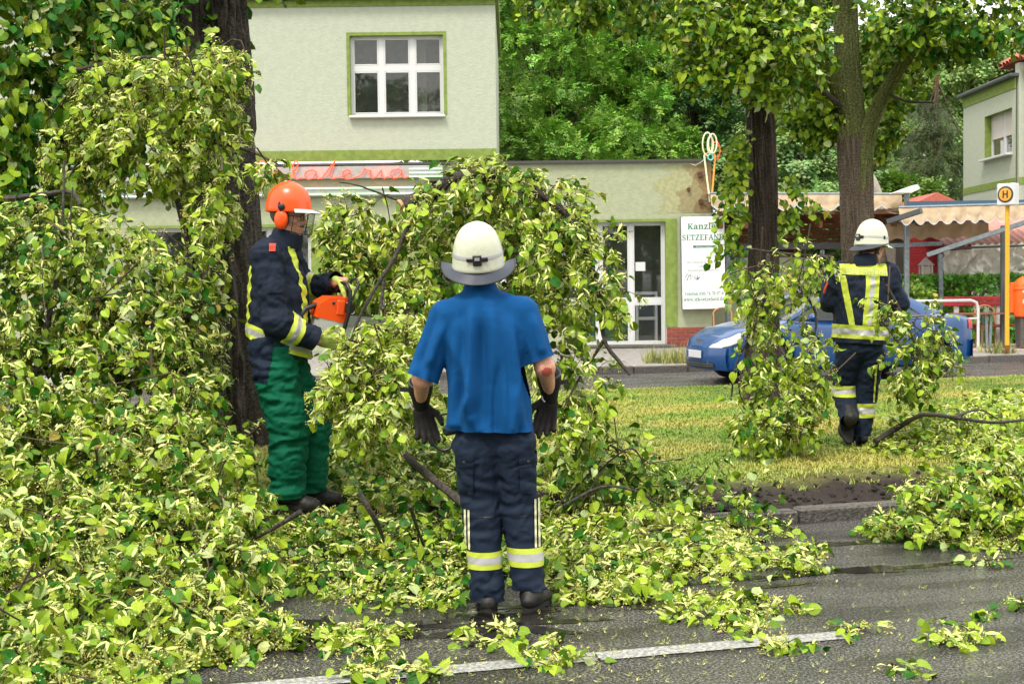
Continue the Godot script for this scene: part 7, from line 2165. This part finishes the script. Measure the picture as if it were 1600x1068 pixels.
func man_walking() -> void:
	var d0 := 10.9
	var base := ground(1335, 690, 0.25)
	base.y = verge(base)
	var k := -base.z / F
	var who := thing("person", "person in navy jacket with wide yellow reflective bands walking away over the lawn", "person", base)
	var p := func(x, y, z = 0.0): return Vector3((x - 1335) * k, (690 - y) * k, z)
	var J := {"fwd": Vector3(0, 0, -1), "pelvis": p.call(1342, 530), "chest": p.call(1350, 440), "neck": p.call(1353, 398),
		"shL": p.call(1313, 416), "elL": p.call(1299, 462, -0.06), "wrL": p.call(1296, 424, -0.24), "shR": p.call(1388, 418), "elR": p.call(1407, 464, -0.02), "wrR": p.call(1392, 462, -0.25),
		"hipL": p.call(1327, 545), "knL": p.call(1323, 606, -0.10), "anL": p.call(1321, 640, 0.17), "toeL": p.call(1321, 662, 0.10),
		"hipR": p.call(1362, 545), "knR": p.call(1356, 612, -0.07), "anR": p.call(1346, 670, -0.02), "toeR": p.call(1334, 684, -0.20)}
	var hb := Basis(Vector3.UP, PI - deg_to_rad(62)) * Basis(Vector3.RIGHT, deg_to_rad(4))
	J.head = Transform3D(hb, p.call(1364, 376, -0.02))
	var body := figure(who, J, M.skin)
	eyes(who, body, J.head)
	var H: Transform3D = J.head
	part(who, "hair", shell(nets(head_bones(H), 0.008, 0.006), [], 0.008, func(q, _n):
		var l: Vector3 = H.affine_inverse() * q
		return l.z < 0.02 and l.y > -0.07), M.hair, false)
	part(who, "ponytail", nets([[H * Vector3(0, -0.03, -0.09), H * Vector3(0.01, -0.10, -0.11), 0.028, 0.022], [H * Vector3(0.01, -0.10, -0.11), H * Vector3(0.02, -0.15, -0.10), 0.020, 0.008]], 0.006, 0.006), M.hair, false)
	fire_helmet(who, H * Transform3D(Basis(), Vector3(0, 0.012, 0)), M.helmet_white)
	part(who, "chin_strap", Geo.new().tube([H * Vector3(0.10, 0.0, 0.02), H * Vector3(0.075, -0.07, 0.03), H * Vector3(0.03, -0.12, 0.05)], 0.006, 6), M.black, false)
	var f := Vector3(0, 0, 1)
	var jb := [[p.call(1330, 432), p.call(1372, 432), 0.125, 0.125, f, 0.85], [p.call(1352, 425), p.call(1354, 400), 0.12, 0.075],
		[p.call(1334, 445), p.call(1328, 530), 0.135, 0.140, f, 0.95], [p.call(1366, 445), p.call(1358, 530), 0.135, 0.140, f, 0.95], [p.call(1350, 445), p.call(1343, 535), 0.15, 0.155, f, 0.98],
		[J.shL, J.elL, 0.085, 0.072], [J.elL, J.wrL, 0.072, 0.058], [J.shR, J.elR, 0.087, 0.075], [J.elR, J.wrR, 0.074, 0.058]]
	var g := nets(jb, 0.011, 0.014)
	g = puffed(g, func(q, n): return creases(q, 1.5, 1.3, 1.5, 0.012) + creases(q + Vector3(1, 5, 2), 3.6, 3.4, 3.6, 0.003))
	relax(g, 0.15)
	var hn := Vector3(0.07, 1, 0).normalized()
	g = cut(g, hn, hn.dot(p.call(1342, 527)))
	var ja := part(who, "jacket", g, M.navy, false)
	var back := func(q, n): return n.z > -0.15
	var trunk_ := func(q, n): return off_axis(q, J.shL, J.elL) > 0.075 and off_axis(q, J.shR, J.elR) > 0.08 and off_axis(q, J.elR, J.wrR) > 0.085 and off_axis(q, J.elL, J.wrL) > 0.085
	band(ja, g, hn, hn.dot(p.call(1342, 520)), hn.dot(p.call(1342, 499)), trunk_, M.yellow, M.silver)
	# broad yoke across the shoulders and a stripe down the back
	var sl := Vector3(0.0, 1, 0)
	part(ja, "yellow_yoke", shell(g, [[Vector3(0.05, 1, 0), Vector3(0.05, 1, 0).dot(p.call(1345, 421))], [-sl, -p.call(0, 403).y], [Vector3(1, 0, 0), p.call(1309, 0).x], [Vector3(-1, 0, 0), -p.call(1382, 0).x]], 0.004, func(q, n): return n.z > 0.0), M.yellow, false)
	var dn := Vector3(1, -0.09, 0).normalized()
	var o0: float = dn.dot(p.call(1354, 470))
	for e in [[-0.056, -0.018, "yellow_stripe", M.yellow], [-0.018, 0.018, "silver_stripe", M.silver], [0.018, 0.056, "yellow_stripe", M.yellow]]:
		part(ja, e[2], shell(g, [[dn, o0 + e[0]], [-dn, -(o0 + e[1])], [Vector3(0, 1, 0), p.call(0, 499).y], [-Vector3(0.05, 1, 0), -Vector3(0.05, 1, 0).dot(p.call(1345, 421))]], 0.004, back), e[3], false)
	var dl := Vector3(1, 0.16, 0).normalized()
	var o1: float = dl.dot(p.call(1316, 440))
	part(ja, "yellow_stripe", shell(g, [[dl, o1 - 0.022], [-dl, -(o1 + 0.022)], [Vector3(0, 1, 0), p.call(0, 499).y], [Vector3(0, -1, 0), -p.call(0, 421).y]], 0.004, func(q, n): return n.z > -0.2 and trunk_.call(q, n)), M.yellow, false)
	lettering(ja, "back_lettering", "FEUERWEHR", 0.045, mat(0.52, 0.58, 0.22, 0.5), Transform3D(Basis(Vector3(0, 0, 1), -0.04) * Basis(Vector3.RIGHT, -0.12), p.call(1347, 416, 0.146)), "Droid Sans", 700, 0.9, 0.012)
	for s in ["R"]:
		var dd: Vector3 = (J["wr" + s] - J["el" + s]).normalized()
		var m0: float = dd.dot(J["el" + s].lerp(J["wr" + s], 0.05))
		band(ja, g, dd, m0, m0 + 0.06, func(q, _n): return off_axis(q, J["el" + s], J["wr" + s]) < 0.09 and off_axis(q, J.shR, J.elR) > 0.05, M.yellow, M.silver)
	part(ja, "collar", Geo.new().lathe([Vector2(0.094, -0.05), Vector2(0.098, -0.01), Vector2(0.094, 0.03), Vector2(0.084, 0.045), Vector2(0.078, 0.04), Vector2(0.078, -0.03)], 28, Transform3D(Basis(Vector3(1, 0, 0), -0.1), p.call(1353, 398, 0.0))), M.navy, false)
	part(ja, "white_tag", Geo.new().box(p.call(1304, 419, 0.085), Vector3(0.030, 0.034, 0.006), Basis(Vector3(0, 0, 1), 0.3), 0.002), M.white_plastic, false)
	part(ja, "red_loop", Geo.new().tube([p.call(1293, 432, 0.03), p.call(1289, 440, 0.03), p.call(1287, 448, 0.02)], 0.009, 6), mat(0.55, 0.05, 0.03, 0.5), false)
	var tb := [[p.call(1334, 530), p.call(1352, 530), 0.135, 0.135], [J.hipL, J.knL, 0.108, 0.085], [J.knL, J.anL + Vector3(0, -0.04, 0), 0.085, 0.074], [J.hipR, J.knR, 0.110, 0.088], [J.knR, J.anR + Vector3(0, -0.05, 0), 0.088, 0.076]]
	var t := nets(tb, 0.011, 0.009)
	t = puffed(t, func(q, n): return creases(q, 1.3, 2.2, 1.3, 0.010) + creases(q + Vector3(2, 0, 5), 3.4, 3.0, 3.4, 0.003))
	relax(t, 0.15)
	var rgt := func(q, _n = Vector3.ZERO): return q.x > p.call(1339, 0).x - (q.y - 0.1) * 0.0
	var lft := func(q, _n = Vector3.ZERO): return q.x <= p.call(1337.5, 0).x
	t = cut(t, Vector3(0, 1, 0), p.call(0, 673).y, rgt)
	var ld: Vector3 = (J.knL - J.anL).normalized()
	t = cut(t, ld, ld.dot(J.anL + ld * -0.01), lft)
	var tr := part(who, "trousers", t, M.navy_trousers, false)
	band(tr, t, Vector3(0, 1, 0), p.call(0, 644).y, p.call(0, 622).y, rgt, M.yellow, M.silver)
	band(tr, t, Vector3(0, 1, 0), p.call(0, 611).y, p.call(0, 594).y, lft, M.yellow, M.silver)
	part(tr, "side_stripe", shell(t, [[Vector3(1, 0, 0), p.call(1364, 0).x], [Vector3(-1, 0, 0), -p.call(1367, 0).x], [Vector3(0, 1, 0), p.call(0, 620).y], [Vector3(0, -1, 0), -p.call(0, 560).y]], 0.005, func(q, n): return n.z > -0.3), M.yellow, false)
	boot(who, J.anR, J.toeR, Vector3.UP, J.anR + Vector3(0, 0.1, 0))
	boot(who, J.anL + Vector3(0, 0.0, 0), J.toeL + Vector3(0, -0.03, -0.09), Vector3(0, 0.62, 0.78), J.anL + Vector3(0, 0.06, -0.06))
	part(who, "glove", nets(hand_bones(J.wrL + Vector3(0, 0.01, -0.01), Vector3(-0.1, 0.85, -0.35), Vector3(-0.3, 0.1, 0.9), Vector3(1, 0.1, 0.2), 1.1, 1.12), 0.005, 0.004), M.glove, false)
	part(who, "glove", nets(hand_bones(J.wrR, Vector3(-0.6, -0.25, -0.6), Vector3(-0.5, 0.1, 0.8), Vector3(0, 1, 0), 1.1, 1.12), 0.005, 0.004), M.glove, false)

# ---------- the passing car
func table(t: Array, x: float) -> float:
	if x <= t[0][0]: return t[0][1]
	for i in t.size() - 1:
		if x <= t[i + 1][0]:
			var k: float = (x - t[i][0]) / (t[i + 1][0] - t[i][0])
			return lerpf(t[i][1], t[i + 1][1], k * k * (3 - 2 * k) * 0.5 + k * 0.5)
	return t[-1][1]
const AXLES := [1.27, -1.34]
func car_skin(x: float, t: float, s: float) -> Vector3:      # x along the car, t from the sill (0) to the middle of the deck (1)
	var w := table([[-2.14, 0.56], [-2.05, 0.72], [-1.85, 0.80], [-1.2, 0.85], [0.0, 0.855], [1.2, 0.85], [1.6, 0.815], [1.85, 0.745], [2.0, 0.63], [2.12, 0.40]], x)
	var h := table([[-2.14, 0.80], [-2.06, 0.98], [-1.7, 1.025], [-1.3, 1.01], [0.0, 0.93], [0.95, 0.965], [1.3, 0.925], [1.7, 0.845], [1.95, 0.735], [2.06, 0.655], [2.12, 0.56]], x)
	var b := table([[-2.14, 0.34], [-1.9, 0.25], [-1.0, 0.20], [1.0, 0.20], [1.9, 0.20], [2.12, 0.24]], x)
	for a in AXLES:
		var dx: float = x - a
		if absf(dx) < 0.35: b = maxf(b, 0.30 + sqrt(0.35 * 0.35 - dx * dx))
	b = minf(b, h - 0.2)
	var prof := [[b, 0.93], [b + 0.04, 0.985], [lerpf(b, h, 0.35), 1.0], [lerpf(b, h, 0.62), 0.99], [h - 0.12, 0.975], [h - 0.055, 0.935], [h - 0.014, 0.80], [h + 0.014, 0.42], [h + 0.022, 0.0]]
	var f := clampf(t, 0, 1) * 8.0
	var i := mini(int(f), 7)
	return Vector3(x, lerpf(prof[i][0], prof[i + 1][0], f - i), s * w * lerpf(prof[i][1], prof[i + 1][1], f - i))
func car() -> void:
	var base := road(10.40, 19.4)
	var who := thing("passing_car", "blue saloon car with number plate passing along the far road", "car", base)
	who.rotation.y = atan2(-(-U).z, (-U).x)
	who.scale = Vector3(1.05, 1.0, 1.02)
	var paint := mat(0.001, 0.050, 0.19, 0.3, 0.0)
	paint.clearcoat_enabled = true
	paint.clearcoat = 0.5
	paint.clearcoat_roughness = 0.05
	var add := func(parent, called, g, m): return part(parent, called, g, m, false)
	var g := Geo.new()
	var n := 120
	g.grid(32, n, func(i, j):
		var x := lerpf(-2.14, 2.12, j)
		return car_skin(x, i * 2.0, -1.0) if i <= 0.5 else car_skin(x, 2.0 - i * 2.0, 1.0))
	for x in [-2.14, 2.12]:
		var ring := []
		for i in 33:
			var t := i / 32.0
			ring.append(car_skin(x, t * 2.0, -1.0) if t <= 0.5 else car_skin(x, 2.0 - t * 2.0, 1.0))
		g.face(ring, Vector3(0, 0.6, 0))
	var body = add.call(who, "body", g, paint)
	add.call(who, "floor_pan", Geo.new().box(Vector3(0, 0.26, 0), Vector3(1.9, 0.10, 1.55)), M.black)
	for a in AXLES: add.call(who, "wheel_well", Geo.new().box(Vector3(a, 0.42, 0), Vector3(0.68, 0.44, 1.2)), M.black)
	# cabin
	var A0 := Vector3(0.98, 0.955, 0.72)
	var A1 := Vector3(0.18, 1.375, 0.55)
	var C1 := Vector3(-0.72, 1.385, 0.55)
	var C0 := Vector3(-1.50, 1.025, 0.68)
	var m := Vector3(1, 1, -1)
	add.call(who, "roof", Geo.new().grid(16, 12, func(i, j):
		var z := lerpf(-1, 1, i)
		var x := lerpf(-0.80, 0.24, j)
		return Vector3(x, 1.425 - 0.045 * z * z - 0.05 * pow(absf(j - 0.55) * 2.0, 3.0), z * 0.575)), paint)
	for s in [Vector3.ONE, m]:
		add.call(who, "front_pillar", Geo.new().tube([A0 * s, A0.lerp(A1, 0.5) * s + Vector3(0, 0.025, 0.02 * s.z), A1 * s], [0.045, 0.035, 0.04], 8), paint)
		add.call(who, "rear_pillar", Geo.new().grid(6, 8, func(i, j):
			var x := lerpf(lerpf(-0.62, -0.86, i), lerpf(-1.18, -1.62, i), j)
			var y := lerpf(1.385, 1.005, j)
			return Vector3(x, y, s.z * (lerpf(0.580, 0.775, j) - 0.05 * i * i)), s.z < 0), paint)
		add.call(who, "roof_rail", Geo.new().tube([A1 * s, Vector3(-0.3, 1.405, 0.565) * s, C1 * s], 0.035, 8), paint)
		add.call(who, "centre_pillar", Geo.new().bar(Vector3(-0.25, 0.94, 0.775) * s, Vector3(-0.29, 1.38, 0.585) * s, 0.09, 0.03, Vector3(0, 0, 1)), M.black)
		for w in [[[0.80, 0.965], [0.16, 1.345], [-0.24, 1.365], [-0.22, 0.95]], [[-0.30, 0.95], [-0.32, 1.365], [-0.66, 1.355], [-1.18, 1.0]]]:
			var q := []
			for e in w: q.append(Vector3(e[0], e[1], s.z * lerpf(0.775, 0.585, clampf((e[1] - 0.95) / 0.42, 0, 1))))
			var sg := Geo.new()
			sg.face(q, Vector3(0, 1.1, 0))
			add.call(who, "side_window", sg, M.carglass)
		add.call(who, "window_trim", Geo.new().tube([Vector3(0.9, 0.955, 0.79) * s, Vector3(-0.2, 0.942, 0.80) * s, Vector3(-1.2, 0.985, 0.79) * s], 0.012, 6), M.black)
		add.call(who, "side_moulding", Geo.new().grid(30, 1, func(i, j): return car_skin(lerpf(-0.95, 0.88, i), 0.30 + 0.03 * j, s.z) + Vector3(0, 0, s.z * 0.012), s.z > 0), paint)
		add.call(who, "sill", Geo.new().grid(20, 1, func(i, j): return car_skin(lerpf(-0.95, 0.88, i), 0.02 + 0.08 * j, s.z) + Vector3(0, 0, s.z * 0.006), s.z > 0), M.black)
		for x in [0.72, -0.26, -1.0]:
			add.call(who, "door_seam", Geo.new().grid(1, 14, func(i, j): return car_skin(x + 0.012 * i - 0.03 * j, 0.1 + 0.52 * j, s.z) + Vector3(0, 0, s.z * 0.002), s.z < 0), M.black)
		for x in [0.0, -0.92]: add.call(who, "door_handle", Geo.new().box(Vector3(x, 0.80, s.z * 0.845), Vector3(0.18, 0.035, 0.035), Basis(), 0.012), paint)
		var mo = add.call(who, "mirror", Geo.new().ball(Vector3(0.70, 1.0, s.z * 0.93), Vector3(0.07, 0.065, 0.10), 14), paint)
		add.call(mo, "mirror_foot", Geo.new().bar(Vector3(0.72, 0.965, s.z * 0.80), Vector3(0.70, 0.98, s.z * 0.88), 0.03, 0.05), M.black)
		# lamps follow the skin
		add.call(who, "headlight", Geo.new().grid(14, 8, func(i, j): return car_skin(lerpf(1.74, 2.09, i), lerpf(0.44, 0.64 + 0.02 * i, j), s.z) + Vector3(0.010, 0.002, s.z * 0.008), s.z > 0), M.lens)
		add.call(who, "tail_light", Geo.new().grid(10, 6, func(i, j): return car_skin(lerpf(-2.12, -1.97, i), lerpf(0.42, 0.62, j), s.z) + Vector3(-0.008, 0.002, s.z * 0.008), s.z > 0), mat(0.5, 0.02, 0.015, 0.15))
	var pane := func(a: Vector3, b: Vector3, bow: float): return func(i, j):
		var z := lerpf(-1, 1, i)
		var p: Vector3 = a.lerp(b, j)
		return Vector3(p.x + bow * (1.0 - z * z), p.y + 0.02 * sin(PI * j), z * p.z)
	add.call(who, "windscreen", Geo.new().grid(16, 8, pane.call(A0 + Vector3(0.0, 0.01, -0.02), A1 + Vector3(0.02, 0.02, -0.01), 0.06)), M.carglass)
	add.call(who, "rear_window", Geo.new().grid(16, 8, pane.call(C0 + Vector3(0, 0, -0.04), C1 + Vector3(-0.04, 0.01, -0.02), -0.05), true), M.carglass)
	for z in [-0.36, 0.36]:
		add.call(who, "seat", Geo.new().box(Vector3(-0.15, 0.85, z), Vector3(0.16, 0.75, 0.46), Basis(Vector3(0, 0, 1), 0.2), 0.05), mat(0.05, 0.05, 0.055, 0.9))
		add.call(who, "headrest", Geo.new().box(Vector3(-0.24, 1.25, z), Vector3(0.08, 0.16, 0.26), Basis(), 0.03), mat(0.05, 0.05, 0.055, 0.9))
	add.call(who, "dashboard", Geo.new().box(Vector3(0.72, 0.90, 0), Vector3(0.4, 0.12, 1.35), Basis(), 0.04), mat(0.04, 0.04, 0.045, 0.9))
	# nose
	var gr = add.call(who, "grille", Geo.new().grid(12, 3, func(i, j): return Vector3(2.098 - 0.02 * j - 0.05 * pow(lerpf(-1, 1, i), 2), lerpf(0.585, 0.665, j), lerpf(-0.30, 0.30, i)), true), M.black)
	for k in 3: add.call(gr, "grille_bar", Geo.new().tube(range(9).map(func(i): return Vector3(2.105 - 0.02 * (k / 2.0) - 0.05 * pow(i / 4.0 - 1.0, 2), 0.60 + 0.024 * k, lerpf(-0.29, 0.29, i / 8.0))), 0.006, 5), M.steel)
	var bp := Geo.new().grid(24, 6, func(i, j):
		var z := lerpf(-1, 1, i)
		var y := lerpf(0.22, 0.56, j)
		return Vector3(2.155 - 0.17 * pow(absf(z), 2.6) - 0.10 * pow(j - 0.6, 2), y, z * 0.74), true)
	var bu = add.call(who, "front_bumper", bp, paint)
	add.call(bu, "air_intake", Geo.new().grid(16, 2, func(i, j):
		var z := lerpf(-0.72, 0.72, i)
		return Vector3(2.150 - 0.17 * pow(absf(z), 2.6), lerpf(0.25, 0.335, j), z * 0.74), true), M.black)
	for k in 2: add.call(bu, "intake_bar", Geo.new().tube(range(13).map(func(i): return Vector3(2.158 - 0.17 * pow(absf(lerpf(-0.72, 0.72, i / 12.0)), 2.6), 0.275 + 0.03 * k, lerpf(-0.72, 0.72, i / 12.0) * 0.74)), 0.007, 5), M.steel_dark)
	var pl = add.call(who, "number_plate", Geo.new().box(Vector3(2.165, 0.45, 0), Vector3(0.012, 0.115, 0.52), Basis(), 0.004), M.white_plastic)
	add.call(pl, "blue_strip", Geo.new().box(Vector3(2.173, 0.45, 0.235), Vector3(0.004, 0.105, 0.045)), mat(0.01, 0.03, 0.30, 0.4))
	add.call(who, "wiper", Geo.new().bar(Vector3(1.0, 0.985, -0.5), Vector3(0.93, 1.02, 0.1), 0.015, 0.015), M.black)
	add.call(who, "rear_bumper", Geo.new().grid(20, 4, func(i, j):
		var z := lerpf(-1, 1, i)
		return Vector3(-2.19 + 0.16 * pow(absf(z), 2.6), lerpf(0.32, 0.60, j), z * 0.78)), paint)
	var rim := mat(0.45, 0.46, 0.47, 0.3, 0.7)
	for a in AXLES:
		for s in [-1.0, 1.0]:
			var wx := Transform3D(Basis(Vector3.RIGHT, PI / 2 * s), Vector3(a, 0.305, s * 0.74))
			var wh = add.call(who, "wheel", Geo.new().lathe([Vector2(0.19, 0.09), Vector2(0.29, 0.095), Vector2(0.305, 0.06), Vector2(0.305, -0.06), Vector2(0.29, -0.095), Vector2(0.19, -0.09)].map(func(v): return v), 32, wx), mat(0.015, 0.015, 0.015, 0.8))
			add.call(wh, "rim", Geo.new().lathe([Vector2(0.20, -0.05), Vector2(0.195, 0.085), Vector2(0.18, 0.09), Vector2(0.17, 0.06), Vector2(0.06, 0.05), Vector2(0.001, 0.055)], 28, wx), rim)
			for k in 7: add.call(wh, "spoke", Geo.new().bar(wx * Vector3(0.03 * cos(TAU * k / 7), 0.07, 0.03 * sin(TAU * k / 7)), wx * Vector3(0.18 * cos(TAU * k / 7), 0.08, 0.18 * sin(TAU * k / 7)), 0.03, 0.02, Vector3(0, 0, 1)), rim)
func car_materials() -> void:
	M.carglass = glass(0.35, Color(0.10, 0.16, 0.14))
	M.lens = mat(0.62, 0.62, 0.60, 0.08)
	M.lens.clearcoat_enabled = true

func _ready() -> void:
	rng.seed = 20240
	# camera
	cam_basis = Basis.from_euler(Vector3(deg_to_rad(-2.43), 0, deg_to_rad(-0.7)))
	var cam := Camera3D.new()
	cam.name = "camera"
	cam.transform = Transform3D(cam_basis, EYE)
	cam.fov = rad_to_deg(2.0 * atan(534.0 / F))
	cam.near = 0.1
	cam.far = 900.0
	var lens := CameraAttributesPhysical.new()
	lens.frustum_focal_length = 24.0 / (2.0 * 534.0 / F)
	lens.frustum_focus_distance = 8.2
	lens.frustum_near = 0.1
	lens.frustum_far = 900.0
	lens.exposure_aperture = 11.0
	cam.attributes = lens
	add_child(cam)
	# overcast sky, brightest overhead and towards the camera's left
	var sky := ProceduralSkyMaterial.new()
	sky.sky_top_color = Color(0.99, 0.985, 0.965)
	sky.sky_horizon_color = Color(0.89, 0.89, 0.875)
	sky.sky_curve = 0.25
	sky.ground_bottom_color = Color(0.25, 0.25, 0.22)
	sky.ground_horizon_color = Color(0.5, 0.5, 0.48)
	sky.energy_multiplier = 1.0
	var env := Environment.new()
	env.background_mode = Environment.BG_SKY
	env.sky = Sky.new()
	env.sky.sky_material = sky
	env.background_energy_multiplier = 1.0
	env.tonemap_mode = Environment.TONE_MAPPER_LINEAR
	env.tonemap_exposure = 2.35
	env.sdfgi_enabled = true
	env.ssao_enabled = true
	env.ssil_enabled = true
	var we := WorldEnvironment.new()
	we.name = "world_environment"
	we.environment = env
	add_child(we)
	var sun := DirectionalLight3D.new()
	sun.name = "sun"
	sun.light_energy = 0.5
	sun.light_angular_distance = 16.0
	sun.light_color = Color(1.0, 0.97, 0.92)
	sun.shadow_enabled = true
	sun.rotation_degrees = Vector3(-58, -28, 0)
	add_child(sun)
	set_materials()
	ground_and_roads()
	lawn()
	print("ground ", Time.get_ticks_msec())
	shop()
	side_house()
	patio()
	print("buildings ", Time.get_ticks_msec())
	trees()
	print("trees ", Time.get_ticks_msec())
	storm()
	print("storm ", Time.get_ticks_msec())
	people_materials()
	man_in_blue()
	man_with_saw()
	man_walking()
	print("people ", Time.get_ticks_msec())
	car_materials()
	car()
